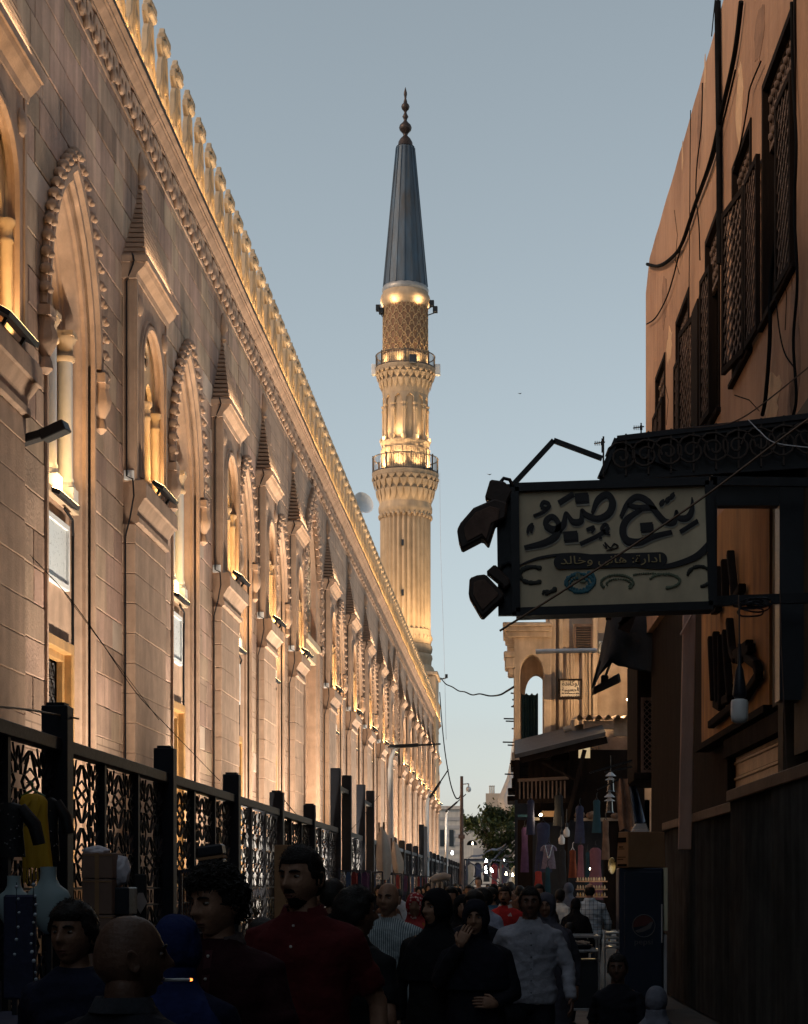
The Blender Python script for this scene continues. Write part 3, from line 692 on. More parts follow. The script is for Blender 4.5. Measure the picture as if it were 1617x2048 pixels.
for k in range(na):
    t = 2 * PI * k / na; c_ = MB()
    for d in (-.032, .032): c_.lathe([(.16, mz(886)), (.16, mz(880)), (.10, mz(878)), (.10, mz(828)), (.14, mz(826)), (.14, mz(823)), (.10, mz(822)), (.10, mz(819)), (.17, mz(816)), (.17, mz(814))], 8, (MXc + 44 * MS * math.cos(t + d), MD + 44 * MS * math.sin(t + d), 0))
    c_.lathe([(.10, mz(892)), (.24, mz(884)), (.20, mz(878))], 8, (MXc + 45.5 * MS * math.cos(t), MD + 45.5 * MS * math.sin(t), 0)); part('column', c_, MST, minaret, smooth=40)
# lattice drum
DRUM = mk('drum_brick', (.26, .145, .085), .85, .2, 3, .2, 20)
mb = MB(); mb.lathe(prof((742, 43.8), (616, 43.8), (613, 46)), 48, MC); part('upper_drum', mb, DRUM, minaret, smooth=50)
mb = MB(); mb.lathe(prof((742, 46), (722, 46), (719, 47.5), (715, 47.5), (713, 44)), 48, MC); part('upper_base', mb, MST, minaret, smooth=40)
mb = MB(); nh = 18
for k in range(nh):
    for s_ in (-1, 1):
        pts = []
        for i in range(29):
            f = i / 28; tt = 2 * PI * k / nh + s_ * f * 2 * PI * 4.0 / nh * 1 + s_ * .035 * math.sin(f * 2 * PI * 8); v = 713 - f * 97
            pts.append((MXc + 44.6 * MS * math.cos(tt), MD + 44.6 * MS * math.sin(tt), mz(v)))
        mb.tube(pts, .045, 4, caps=False)
for k in range(nh):
    for i in range(8):
        tt = 2 * PI * (k + .5 * ((i + 1) % 2)) / nh; v = 713 - (i + .0) * 97 / 8 - 6
        M_ = T(MXc + 44.3 * MS * math.cos(tt), MD + 44.3 * MS * math.sin(tt), mz(v)) @ RZ(tt) @ RX(PI / 4); mb.box(-.05, .04, -.06, .06, -.06, .06, M_)
part('lattice', mb, mk('lattice_stone', (.40, .27, .15), .8, .15, 3, .2, 20), minaret)
mb = MB(); mb.lathe(prof((617, 44), (613, 46.5), (611, 47), (606, 49.5), (600, 50), (594, 48.5), (590, 46), (584, 45), (578, 44.5)), 48, MC); part('cornice_ring', mb, MST, minaret, smooth=40)
# cone with standing seams
nc = 16
mb = MB(); mb.lathe(prof((578, 44.0), (574, 44.0), (440, 32.2), (300, 18.2), (293, 17)), nc, MC); part('cone', mb, LEAD, minaret)
mb = MB(); mb.lathe(prof((588, 45), (584, 46.5), (580, 46.5), (576, 44.5), (574, 43)), 48, MC); part('cone_rim', mb, mk('bright_lead', (.30, .29, .28), .45, .2, 3, .05, 20, metal=.4), minaret, smooth=40)
mb = MB()
for k in range(nc):
    t = 2 * PI * k / nc
    mb.bar((MXc + 44 * MS * math.cos(t), MD + 44 * MS * math.sin(t), mz(574)), (MXc + 18.3 * MS * math.cos(t), MD + 18.3 * MS * math.sin(t), mz(296)), .09)
part('seam', mb, LEAD, minaret)
mb = MB(); mb.lathe(prof((294, 18.5), (291, 15), (284, 14), (277, 10), (272, 5), (270, 4), (266, 6), (260, 11.5), (255, 12.8), (250, 11), (245, 6), (241, 3), (237, 4), (233, 6.2), (229, 4), (225, 2.4), (221, 4), (218, 7), (213, 8.5), (209, 7), (206, 4), (202, 3.5), (197, 2.0), (192, 2.6), (189, 3.4), (185, 3.2), (174, .4)), 20, MC); part('finial', mb, BRONZE, minaret, smooth=60)
# fittings
for (v, u, sgn) in ((622, 757, -1), (628, 763, -1), (613, 864, 1), (625, 871, 1)):
    p_ = P(u, v, MD - .6); q_ = Vector((MXc + sgn * 45 * MS, MD - .6, p_.z - .2)); mb = MB(); mb.bar(q_, p_, .08); mb.box(p_.x - .18, p_.x + .18, p_.y - .2, p_.y + .2, p_.z, p_.z + .45)
    part('floodlight', mb, IRON, minaret, bevel=.03)
for (u, v, w, h_) in ((827, 718, 15, 17),):
    p_ = P(u, v, MD - 60 * MS); mb = MB(); mb.box(p_.x - w / 2 * MS, p_.x + w / 2 * MS, p_.y - .25, p_.y + .05, p_.z - h_ / 2 * MS, p_.z + h_ / 2 * MS); part('loudspeaker', mb, BLACKPAINT, minaret, bevel=.04)
for (u, v) in ((749, 740), (876, 740)):
    p_ = P(u, v, MD); mb = MB(); mb.box(p_.x - .2, p_.x + .2, p_.y - .25, p_.y + .25, p_.z - .4, p_.z + .4); part('equipment_box', mb, WHITEPAINT, minaret, bevel=.03)
for u in (781, 797, 843, 858):
    p_ = P(u, 941, MD - 56 * MS * (1 - ((u - 811) / 66) ** 2) ** .5); mb = MB(); mb.box(p_.x - .3, p_.x + .3, p_.y - .2, p_.y + .2, mz(951), mz(945)); part('floodlight', mb, IRON, minaret, bevel=.03)
# lamps: rings of uplights
for k in range(8):
    t = 2 * PI * (k + .5) / 8 + .2
    if math.sin(t) > .55: continue
    c, s = math.cos(t), math.sin(t)
    lamp('balcony_light', 'SPOT', (MXc + 60 * MS * c, MD + 60 * MS * s, mz(947)), (MXc + 40 * MS * c, MD + 40 * MS * s, mz(885)), 760, .3, spot=110, blend=.8, color=MWARM)
    lamp('balcony_light', 'SPOT', (MXc + 55 * MS * c, MD + 55 * MS * s, mz(739)), (MXc + 42 * MS * c, MD + 42 * MS * s, mz(690)), 210, .25, spot=120, blend=.8, color=MWARM)
    lamp('under_balcony_light', 'SPOT', (MXc + 49.5 * MS * c, MD + 49.5 * MS * s, mz(886)), (MXc + 56 * MS * c, MD + 56 * MS * s, mz(775)), 420, .3, spot=130, blend=.8, color=MWARM)
for k in range(6):
    t = 2 * PI * (k + .1) / 6
    if math.sin(t) > .55: continue
    lamp('neck_light', 'SPOT', (MXc + 53 * MS * math.cos(t), MD + 53 * MS * math.sin(t), mz(617)), (MXc + 46 * MS * math.cos(t), MD + 46 * MS * math.sin(t), mz(596)), 110, .35, spot=150, blend=.8, color=MWARM)
for (dx, dy) in ((4.2, -1.8), (3.4, -3.6), (.2, -4.6), (-3.0, -4.2)):
    lamp('shaft_light', 'SPOT', (MXc + dx, MD + dy, mz(1345)), (MXc, MD, mz(1120)), 1500, .15, spot=60, blend=.9, color=MWARM)
for k in range(5):
    t = -PI / 2 + (k - 2) * .62
    lamp('corbel_light', 'SPOT', (MXc + 56 * MS * math.cos(t), MD + 56 * MS * math.sin(t), mz(1019)), (MXc + 60 * MS * math.cos(t), MD + 60 * MS * math.sin(t), mz(960)), 45, .6, spot=150, blend=.8, color=MWARM)

# ================================================================ lattice fence along the mosque
FX = -3.4
fence = thing('lattice_fence', 'black metal fence with pierced star lattice panels in front of the mosque', 'fence', (FX - .1, 20, 0))
FENCEM = mk('fence_paint', (.009, .011, .017), .55, .3, 4, .06, 40, spec=.25)
def rosette(mb, cx, cz, w, hgt):
    sx, sz = w / 2, hgt / 2
    def q(r, t): return (.0, cx + r * math.cos(t) * sx, cz + r * math.sin(t) * sz)
    for k in range(8):
        t = PI / 4 * k; a = q(.30, t); b = q(.55, t + PI / 8); b0 = q(.55, t - PI / 8); c = q(.98 if k % 2 == 0 else 1.30, t); d = q(.82, t + PI / 8)
        mb.bar(a, b, .006, .021, (1, 0, 0)); mb.bar(a, b0, .006, .021, (1, 0, 0)); mb.bar(b, c, .006, .021, (1, 0, 0)); mb.bar(b0, c, .006, .021, (1, 0, 0))
        mb.bar(b, q(1.12, t + PI / 8), .006, .015, (1, 0, 0)); mb.bar(q(.72, t), q(.98 if k % 2 == 0 else 1.30, t), .006, .012, (1, 0, 0))
PW = 1.36
pan = MB(); zlo, zhi = .42, 2.64
for i in range(2):
    for j in range(2):
        for (z0, z1) in ((zlo, 1.46), (1.62, zhi)):
            hh = (z1 - z0) / 2; rosette(pan, (i + .5) * PW / 2, z0 + hh * (j + .5), PW / 2, hh)
    for k in range(4): pan.tube([(0, (i + (k + .5) / 4) * PW / 2 + .045 * math.cos(2 * PI * a / 6), 1.54 + .07 * math.sin(2 * PI * a / 6)) for a in range(7)], .005, 4, caps=False)
for zz in (1.46, 1.62): pan.bar((0, 0, zz), (0, PW, zz), .018, .016, (1, 0, 0))
pan_me = pan.mesh('lattice_panel'); pan_me.materials.append(FENCEM)
post_mb = MB(); post_mb.box(-.20, 0, -.20, 0, 0, 3.02); post_me = post_mb.mesh('post', bevel=.008); post_me.materials.append(FENCEM)
cap_mb = MB(); cap_mb.box(-.17, -.03, -.17, -.03, 3.02, 3.045); cap_me = cap_mb.mesh('post_cap'); cap_me.materials.append(FENCEM)
tall_mb = MB(); tall_mb.box(-.20, 0, -.20, 0, 0, 3.95); tall_me = tall_mb.mesh('tall_post', bevel=.008); tall_me.materials.append(FENCEM)
def fpost(y, tall=False):
    o = link('tall_post' if tall else 'post', tall_me if tall else post_me, None, fence, (FX, y, 0))
    if not tall: link('post_cap', cap_me, None, o, (FX, y, 0))
def bay(y0, y1, n=3):
    L_ = (y1 - .20) - y0
    mb = MB(); mb.box(FX - .16, FX - .04, y0, y1 - .20, 2.67, 2.77); part('top_rail', mb, FENCEM, fence, bevel=.006); mb = MB(); mb.box(FX - .14, FX - .06, y0, y1 - .20, .30, .40); part('bottom_rail', mb, FENCEM, fence, bevel=.006)
    w = L_ / n
    for k in range(n):
        o = link('lattice_panel', pan_me, None, fence, (FX - .10, y0 + k * w + .04, 0)); o.scale = (1, (w - .08) / PW, 1)
        if k:
            mb = MB(); mb.box(FX - .14, FX - .06, y0 + k * w - .035, y0 + k * w + .035, .40, 2.67); part('mullion', mb, FENCEM, fence)
FP = [5.5, 9.9, 14.3, 18.7, 23.1, 27.5, 31.9]
for y in FP: fpost(y)
for a, b in zip(FP[:-1], FP[1:]): bay(a, b)
bay(31.9, 36.6)
for y in (36.6, 39.0, 42.6, 45.4): fpost(y, True)
bay(39.2, 42.6, 2)
for q0, q1 in ((36.6, 38.8), (42.6, 45.2)): mb = MB(); mb.box(FX - .15, FX - .05, q0, q1, 3.55, 3.63); part('gate_beam', mb, FENCEM, fence)
yy = [49.5, 54.2, 58.2, 62.3, 66.4, 70.7]
for y in yy: fpost(y, y == 70.7)
bay(45.4, 49.5)
for a, b in zip(yy[:-1], yy[1:]): bay(a, b)
fpost(73.2, True)
yy = [73.2, 77.5, 81.8, 86.1, 90.5, 95, 99.5, 104, 108.5, 113, 117.5, 122, 126.5, 131, 136, 140.5]
for y in yy[1:]: fpost(y)
for a, b in zip(yy[:-1], yy[1:]): bay(a, b)

# ================================================================ street lamps, camera mast
GREYPAINT = mk('pale_grey_paint', (.55, .57, .60), .45, .12, 3, .05, 30, streak=.15)
def street_lamp(Y, u, vtop, ulamp, vlamp, label):
    b = P(u, V0, Y); z1 = P(u, vtop, Y).z; e = P(ulamp, vlamp, Y)
    o = thing('street_lamp', label, 'street lamp', (b.x, Y, 0), 'street lamps along the fence')
    m = MB(); m.lathe([(.11, 0), (.11, 1.2), (.075, 1.25), (.07, z1 - .4)], 12, (b.x, Y, 0)); m.tube([(b.x, Y, z1 - .45), (b.x + .02, Y, z1 - .15), (b.x + .10, Y, z1 + .08), (b.x + .25, Y, z1 + .18), (e.x - .25, Y, e.z - .06)], [.07, .065, .055, .05, .045], 10); part('pole', m, GREYPAINT, o, smooth=50)
    m = MB(); d = (e - Vector((b.x + .25, Y, z1 + .18))).normalized(); m.bar(e - d * .45, e + d * .35, .22, .09); m.bar(e + d * .3, e + d * .95, .05); part('lamp_head', m, IRON, o, bevel=.02)
    m = MB(); m.box(b.x - .11, b.x + .11, Y - .14, Y - .06, 2.6, 3.0); part('meter_box', m, GREYPAINT, o, bevel=.01)
street_lamp(50, 781, 1506, 812, 1492, 'nearest white street lamp beside the fence, its lamp head tilted up')
street_lamp(75, 855, 1594, 872, 1578, 'second white street lamp, standing behind the beige rolled awning')
street_lamp(95, 893, 1622, 905, 1613, 'thin grey street lamp farthest along the fence, carrying a meter box')
b = P(924, V0, 70); o = thing('camera_mast', 'rusty brown mast with a dome camera on a short arm', 'mast', (b.x, 70, 0))
m = MB(); m.tube([(b.x, 70, 0), (b.x, 70, 3.4), (b.x, 70, 5.76)], [.10, .075, .06], 10); m.box(b.x - .12, b.x + .12, 69.85, 70.15, 3.4, 3.55); part('mast_pole', m, mk('rust_paint', (.16, .10, .08), .7, .3, 4, .2, 40), o, smooth=50)
m = MB(); m.bar((b.x, 70, 5.45), (b.x + .26, 70, 5.48), .04); m.bar((b.x + .26, 70, 5.48), (b.x + .26, 70, 5.36), .05); part('camera_arm', m, GREYPAINT, o)
m = MB(); m.ball((b.x + .26, 70, 5.26), (.10, .10, .12), 12, 8); part('dome_camera', m, WHITEPAINT, o, smooth=60)

# ================================================================ far end of the street
PALE = mk('pale_plaster', (.52, .49, .45), .85, .12, 1, .15, 10, streak=.2)
BAND = mk('grey_band', (.36, .35, .35), .85, .12, 1, .1, 10)
s2 = 190 / F
o = thing('banded_house', 'pale house with grey stone bands closing the end of the street', 'house', (-6.6, 192, 0))
m = MB(); m.box(-11, -5.45, 190, 200, 0, 9.4); part('wall', m, PALE, o)
for k in range(10):
    m = MB(); m.box(-11, -5.43, 189.94, 189.99, .6 + k * .85, .95 + k * .85); part('stone_band', m, BAND, o)
m = MB(); m.box(-11, -5.3, 189.8, 200, 9.4, 9.75); part('cornice', m, PALE, o)
for k, x in enumerate((-7.3, -6.35)):
    for zz in (2.2, 5.6):
        m = MB(); m.box(x - .22, x + .22, 189.90, 189.93, zz, zz + 1.7); part('window', m, DARKGLASS, o)
o = thing('arched_gatehouse', 'cream gatehouse with two dark arches above the far crowd', 'gatehouse', (-3.6, 192, 0))
def wx(u): return (u - U0) * s2
def wz(v): return EYE + (V0 - v) * s2
def garch(u0, u1): c = (wx(u0) + wx(u1)) / 2; a = (wx(u1) - wx(u0)) / 2; return [(c - a, wz(1691))] + [(c + a * math.cos(PI - PI * i / 10), wz(1691) + a * math.sin(PI * i / 10)) for i in range(11)] + [(c + a, wz(1691))]
pl = plate([[(wx(921), 0), (wx(1060), 0), (wx(1060), wz(1655)), (wx(992), wz(1655)), (wx(985), wz(1652)), (wx(952), wz(1636)), (wx(921), wz(1650))], garch(934, 955), garch(963, 985)], .8, T(0, 190.4, 0) @ M_FRONT); part('wall', pl, PALE, o)
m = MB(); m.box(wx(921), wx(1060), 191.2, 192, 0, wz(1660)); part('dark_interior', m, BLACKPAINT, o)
m = MB(); m.box(wx(947), wx(966), 189.85, 189.98, wz(1722), wz(1697)); part('notice_board', m, BAND, o)
m = MB(); m.box(wx(921), wx(992), 189.8, 190, wz(1660), wz(1657)); part('string_course', m, PALE, o)
o = thing('distant_house', 'sandy distant house with chimney pots showing above the tree', 'house', (-1.0, 215, 0))
s3 = 214 / F
m = MB(); m.box((972 - U0) * s3, (1060 - U0) * s3, 214, 222, 0, EYE + 183 * s3); m.box((935 - U0) * s3, (975 - U0) * s3, 215, 222, 0, EYE + 128 * s3); part('wall', m, mk('sandy_plaster', (.42, .34, .27), .85, .15, 1, .1, 10), o)
for u in (980, 984, 988):
    m = MB(); x = (u - U0) * s3; m.lathe([(.10, 0), (.08, .8), (.12, .85), (.12, .95)], 8, (x, 215, EYE + 183 * s3)); part('chimney_pot', m, PALE, o)
m = MB(); m.box(wx(1006), wx(1012), 212, 212.3, 0, 14); 
# folded giant parasol on the square
FAB = mk('white_membrane', (.66, .66, .66), .6, .08, 2, .05, 20)
c = P(1038, V0, 130); o = thing('folded_parasol', 'tall white folded parasol rising behind the dark balcony house', 'parasol', (c.x, 130, 0))
m = MB(); m.lathe([(.3, 0), (.25, 7)], 12, (c.x, 130, 0)); part('parasol_mast', m, FAB, o)
m = MB(); zt = P(0, 1436, 130).z; m.lathe([(.35, 6.6), (1.1, 6.9), (1.35, 7.6), (1.05, 8.4), (.75, 9.2), (.55, 10.3), (.42, 11.6), (.22, 12.6), (.05, zt + .2)], 24, (c.x, 130, 0), lambda t, z: 1 + .10 * math.cos(8 * t)); part('folded_canopy', m, FAB, o, smooth=50)

# tree
LEAF = mk('tree_leaf', (.060, .085, .028), .6, .45, 1.4, 0, rand=0)
BARK = mk('bark', (.08, .06, .045), .9, .3, 4, .4, 20)
def tree(name, label, x, y, zc, rad, seed, n=2600, hgt=1.0):
    r_ = random.Random(seed); o = thing(name, label, 'tree', (x, y, 0))
    tk = MB(); tk.tube([(x, y, 0), (x + .05, y, zc * .4), (x - .05, y, zc * .75), (x, y, zc)], [.22, .17, .13, .06], 8)
    for k in range(9):
        a = r_.uniform(0, 2 * PI); l = r_.uniform(.5, .95) * rad; z0 = zc * r_.uniform(.55, .85)
        tk.tube([(x, y, z0), (x + .5 * l * math.cos(a), y + .5 * l * math.sin(a), z0 + .35 * l), (x + l * math.cos(a), y + l * math.sin(a), z0 + .8 * l)], [.08, .05, .015], 6)
    part('trunk', tk, BARK, o, smooth=60)
    cl = [(r_.uniform(-1, 1), r_.uniform(-1, 1), r_.uniform(-.9, 1)) for _ in range(60)]
    cl = [c for c in cl if c[0] ** 2 + c[1] ** 2 + c[2] ** 2 < 1.05]
    mb = MB()
    for i in range(n):
        c_ = r_.choice(cl); q = Vector((c_[0] + r_.gauss(0, .13), c_[1] + r_.gauss(0, .13), c_[2] + r_.gauss(0, .10))); q = Vector((x, y, zc)) + Vector((q.x * rad, q.y * rad, q.z * rad * hgt))
        s_ = r_.uniform(.06, .13) * rad / 1.6; M_ = T(*q) @ RZ(r_.uniform(0, 6.3)) @ RX(r_.uniform(-1.2, 1.2))
        mb.add([(-s_ * .45, -s_, 0), (s_ * .45, -s_, .02), (s_ * .5, s_ * .4, -.02), (0, s_ * 1.2, 0), (-s_ * .5, s_ * .4, .02)], [(0, 1, 2, 3, 4)], M_)
    part('crown', mb, LEAF, o)
c = P(992, V0, 105); tree('street_tree', 'bushy green street tree at the far end of the bazaar', c.x + .35, 105, EYE + (V0 - 1668) * 105 / F, 2.0, 5, 5200, 1.05)

# stalls with light bulbs far down the street
BULB = mk('bulb_glow', (1, 1, 1), .4, 0, 1, 0, emit=(.9, .97, 1.0), es=22)
WBULB = mk('warm_bulb_glow', (1, .9, .7), .4, 0, 1, 0, emit=(1, .86, .58), es=18)
def bulb(u, v, Y, label, r=.05, warm=False, pw=0):
    r *= .6
    p_ = P(u, v, Y); m = MB(); m.lathe([(.0, -r * 1.1), (r * .7, -r * .8), (r, 0), (r * .7, r * .8), (r * .4, r * 1.3), (r * .4, r * 2), (0, r * 2.05)], 12, p_)
    solo('light_bulb', m, WBULB if warm else BULB, label, 'light bulb', p_, 'bulbs over the far stalls', smooth=60)
    w = MB(); w.tube([p_ + Vector((0, 0, r * 2)), p_ + Vector((0, 0, .5))], .008, 4); 
    if pw: lamp('stall_light', 'POINT', p_ + Vector((0, -.15, -.1)), p_, pw, .08, color=(1, .85, .6) if warm else (.85, .95, 1))
for k, (u, v, Y, r, wm, pw) in enumerate(((973, 1723, 62, .06, 0, 25), (972, 1737, 60, .06, 0, 25), (985, 1743, 61, .06, 0, 0), (973, 1745, 58, .065, 0, 0), (983, 1740, 63, .055, 0, 0), (1013, 1749, 50, .05, 1, 18), (1026, 1751, 51, .05, 1, 18), (905, 1707, 88, .10, 0, 20), (946, 1688, 150, .12, 1, 0), (1009, 1721, 60, .025, 0, 0))):
    bulb(u, v, Y, 'bright bulb in the glittering cluster of lights over the distant stalls' if k < 5 or k == 9 else 'warm bright bulb glowing over the stall under the tree' if k in (5, 6) else 'single bulb shining at the far end of the lattice fence' if k == 7 else 'small lamp lit inside an arch of the far gatehouse', r, wm, pw)
STEEL = mk('dark_steel', (.03, .035, .05), .45, .3, 5, .1, 40, metal=.4)
def frame_stall(name, label, x0, x1, y0, y1, h_, roofcol, goods):
    o = thing(name, label, 'market stall', ((x0 + x1) / 2, (y0 + y1) / 2, 0), 'frame stalls down the street')
    m = MB()
    for x in (x0, x1):
        for y in (y0, y1): m.bar((x, y, 0), (x, y, h_), .05)
    for zz in (h_, h_ * .62, .8):
        for y in (y0, y1): m.bar((x0, y, zz), (x1, y, zz), .04)
        for x in (x0, x1): m.bar((x, y0, zz), (x, y1, zz), .04)
    m.bar((x0, y0, h_ * .62), (x1, y0, h_ + .5), .035); m.bar((x0, y0, h_), (x1, y0, h_ * .62), .035)
    part('frame', m, STEEL, o)
    m = MB(); m.box(x0, x1, y0, y1, .80, .84); part('counter', m, STEEL, o)
    m = MB(); n = 8
    for i in range(n):
        a, b_ = x0 + (x1 - x0) * i / n, x0 + (x1 - x0) * (i + 1) / n; za, zb_ = h_ + .5 * (i / n) + .05 * math.sin(i * 1.7), h_ + .5 * ((i + 1) / n) + .05 * math.sin((i + 1) * 1.7)
        m.add([(a, y0 - .2, za), (b_, y0 - .2, zb_), (b_, y1, zb_ + .1), (a, y1, za + .1)], [(0, 1, 2, 3)])
    part('tarpaulin', m, roofcol, o)
    rr = random.Random(int(y0))
    for k in range(goods):
        m = MB(); x = x0 + (x1 - x0) * (k + .5) / goods; w = (x1 - x0) / goods * .4; zt = h_ * .95; zb_ = zt - rr.uniform(.5, 1.1)
        m.rings([[(x - w * f, y0 + .05, zz), (x + w * f, y0 + .03, zz), (x + w * f, y0 + .10, zz), (x - w * f, y0 + .12, zz)] for f, zz in ((.3, zt), (1, zt - .08), (.8, (zt + zb_) / 2), (1.05, zb_))]); part('hanging_garment', m, rr.choice(GARM), o)
GARM = [mk('garment_navy', (.02, .025, .06), .8, .3, 6, .3, 30), mk('garment_red', (.16, .018, .02), .8, .3, 6, .3, 30), mk('garment_black', (.012, .012, .014), .8, .3, 6, .3, 30), mk('garment_violet', (.07, .03, .09), .8, .3, 6, .3, 30), mk('garment_cream', (.30, .26, .21), .8, .2, 6, .3, 30)]
TARP = mk('blue_tarp', (.03, .07, .16), .6, .25, 3, .2, 20); DKTARP = mk('dark_tarp', (.02, .022, .028), .7, .3, 3, .2, 20)
frame_stall('market_stall', 'far stall with blue tarpaulin and hanging clothes under bright bulbs', -1.6, -.25, 64, 66, 2.5, TARP, 5)
frame_stall('market_stall', 'farther dark tarpaulin stall behind the brightly lit one', -2.0, -.2, 76, 79, 2.7, DKTARP, 5)
frame_stall('market_stall', 'warmly lit stall under the tree next to the dark shopfront', -.35, .45, 52, 53.5, 2.3, DKTARP, 3)

# ================================================================ plaster house on the shaded side
def XR(Y): return 3.2 - .02351 * Y
def SY(u): return 11840.0 / (u - 940.0)                 # depth at which the plaster front shows in column u
def SP(u, v, out=0):
    Y = SY(u); return Vector((XR(Y) - out, Y, EYE + (V0 - v) * Y / F))
PLAST = mk('ochre_plaster', (.46, .275, .175), .95, .38, .45, .8, 7, streak=.16, col2=(.30, .165, .10))
DKWOOD = mk('dark_wood', (.016, .011, .009), .95, .35, 4, .3, 30, stretch=(1, 1, .3), spec=.05)
LATW = mk('lattice_wood', (.12, .08, .064), .9, .3, 6, .2, 40)
house = thing('plaster_house', 'tall ochre plaster house with dark lattice shutters and sagging cables', 'house', (XR(24), 24, 0))
ZR = 12.8
WIN = [(30.2, 31.74), (26.9, 28.6), (23.6, 25.03), (20.96, 22.47), (18.1, 20.15)]
ang = math.atan(.02351)
# local frame of the front: x along the front towards the camera, y up, z out of the wall (-X)
MH = T(XR(0), 0, 0) @ RZ(ang) @ M_RIGHT                  # local x = -distance along the front
cosA = math.cos(ang)
def hx(Y): return -Y / cosA
_r = random.Random(5)
outer = [(hx(33.6), 6.2), (hx(12), 6.2)] + [(hx(12 + .6 * q), ZR + _r.uniform(-.022, .012)) for q in range(35)] + [(hx(32.9), ZR), (hx(33.6), 12.4)]
holes = []
for (a, b) in WIN: holes.append([(hx(b), 7.75), (hx(a), 7.75), (hx(a), 10.35), (hx(b), 10.35)])
pw_ = plate([outer] + holes, .36, MH @ T(0, 0, -.18)); part('wall', pw_, PLAST, house)
m = MB(); Mx = MH
m.box(hx(33.6), hx(33.2), 0.2, 12.38, -6, -.365, Mx); part('end_wall', m, PLAST, house)
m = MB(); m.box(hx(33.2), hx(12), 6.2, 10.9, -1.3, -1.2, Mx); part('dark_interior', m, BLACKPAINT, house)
m = MB(); m.box(hx(25.85), hx(25.2), 7.72, 9.64, -.02, .10, MH); part('dark_gap', m, DKWOOD, house)  # the unlit gap beside the leaf, built as a solid dark box
m = MB(); m.box(hx(33.2), hx(12), ZR - .3, ZR - .2, -6, -.365, Mx); part('roof', m, PLAST, house)
def lattice_leaf(w, h_, fr, step, M, bw=.022, diag=True):
    fm = plate([[(0, 0), (w, 0), (w, h_), (0, h_)], [(fr, fr), (w - fr, fr), (w - fr, h_ - fr), (fr, h_ - fr)]], .05, M)
    mb = MB(); L_ = w + h_; k = -h_
    x0, x1, y0, y1 = fr, w - fr, fr, h_ - fr
    def clip(c, sg):
        pts = []
        for x in (x0, x1):
            y = sg * x + c
            if y0 <= y <= y1: pts.append((x, y))
        for y in (y0, y1):
            x = (y - c) / sg
            if x0 < x < x1: pts.append((x, y))
        return pts[:2] if len(pts) >= 2 else None
    c = y0 - x1
    while c < y1 + x1:
        for sg, cc in ((1, c), (-1, c + x1)):
            q = clip(cc, sg)
            if q: a, b = q; mb.bar(M @ Vector((a[0], a[1], .006 * sg)), M @ Vector((b[0], b[1], .006 * sg)), bw, .012, M.to_3x3() @ Vector((0, 0, 1)))
        c += step
    return fm, mb
LEAVES = [[(30.25, 30.95, 1, .04), (31.0, 31.7, 1, .04)], [(25.9, 26.85, 5.7, .06), (27.7, 28.55, 1, .02)], [(23.8, 24.5, 3, .10)], [(21.1, 22.05, 7.3, .06), (20.2, 21.0, 1.0, .05)], [(18.12, 18.95, 1, .04)]]
for i, (a, b) in enumerate(WIN):
    w = hx(a) - hx(b)
    fr = plate([[(hx(b), 7.75), (hx(a), 7.75), (hx(a), 10.35), (hx(b), 10.35)], [(hx(b) + .08, 7.83), (hx(a) - .08, 7.83), (hx(a) - .08, 10.27), (hx(b) + .08, 10.27)]], .16, MH @ T(0, 0, -.06)); wo = part('window', fr, DKWOOD, house)
    fm, lt = lattice_leaf(w - .16, .68, .05, .15, MH @ T(hx(b) + .08, 9.60, -.08), .045)
    fm.add(lt.v, lt.f); part('transom_lattice', fm, LATW, wo)
    # turned knobs of the transom
    m = MB()
    for q in range(int((w - .2) / .19)):
        for r_ in range(3): m.ball((hx(b) + .18 + q * .19, 9.73 + r_ * .2, -.06), (.05, .05, .04), 7, 5, MH)
    part('turned_spindles', m, LATW, wo, smooth=60, kind='stuff')
    for (ya, yb, tl, off) in LEAVES[i]:
        # a leaf hinged at its near edge ya, reaching to yb, its far edge swung out by tl degrees
        lw = hx(ya) - hx(yb); M_ = MH @ T(hx(ya), 7.72, off) @ RY(R(180 + tl))
        fm, lt = lattice_leaf(lw, 1.92, .075, .185, M_, .030)
        so_ = part('shutter', fm, DKWOOD, wo, bevel=.004); part('shutter_lattice', lt, LATW, so_)
    m = MB(); m.box(hx(b) - .05, hx(a) + .05, 7.68, 7.74, -.3, .06, MH); part('sill', m, DKWOOD, wo, bevel=.008)
# ground floor: dark timber shop front
m = MB(); m.box(hx(33.6), hx(12), 0, 6.2, -.5, -.10, MH); part('shop_wall', m, DKWOOD, house)
SHUT = mk('roller_shutter_paint', (.36, .22, .115), .5, .2, 3, .1, 30, streak=.2)
zz = 2.0; k = 0
while zz < 3.25:
    m = MB(); m.box(hx(22.6), hx(18.9), zz, zz + .185, -.09, -.05, MH); m.box(hx(22.6), hx(18.9), zz + .15, zz + .185, -.05, -.03, MH); part('shutter_slat', m, SHUT, house, bevel=.006); zz += .192
m = MB(); m.box(hx(18.9), hx(18.75), 0, 3.4, -.10, .05, MH); m.box(hx(22.75), hx(22.6), 0, 3.4, -.10, .05, MH); m.box(hx(22.75), hx(18.75), 3.2, 3.42, -.10, .08, MH); part('shutter_frame', m, DKWOOD, house)
ORNG = mk('varnished_board', (.36, .165, .045), .85, .3, 2.2, .25, 18, stretch=(1, 1, .4), streak=.3)
m = plate([[(hx(25.2), 3.55), (hx(19.5), 3.55), (hx(19.5), 6.1), (hx(23.6), 6.35), (hx(25.2), 5.9)]], .08, MH @ T(0, 0, .0)); sb = thing('shop_board', 'varnished orange shop board with raised dark letters above the roller shutter', 'shop sign', (XR(22), 22, 3.5)); part('board', m, ORNG, sb)
m = MB(); m.box(hx(25.3), hx(19.4), 3.46, 3.54, -.08, .12, MH); part('board_edge', m, DKWOOD, sb)
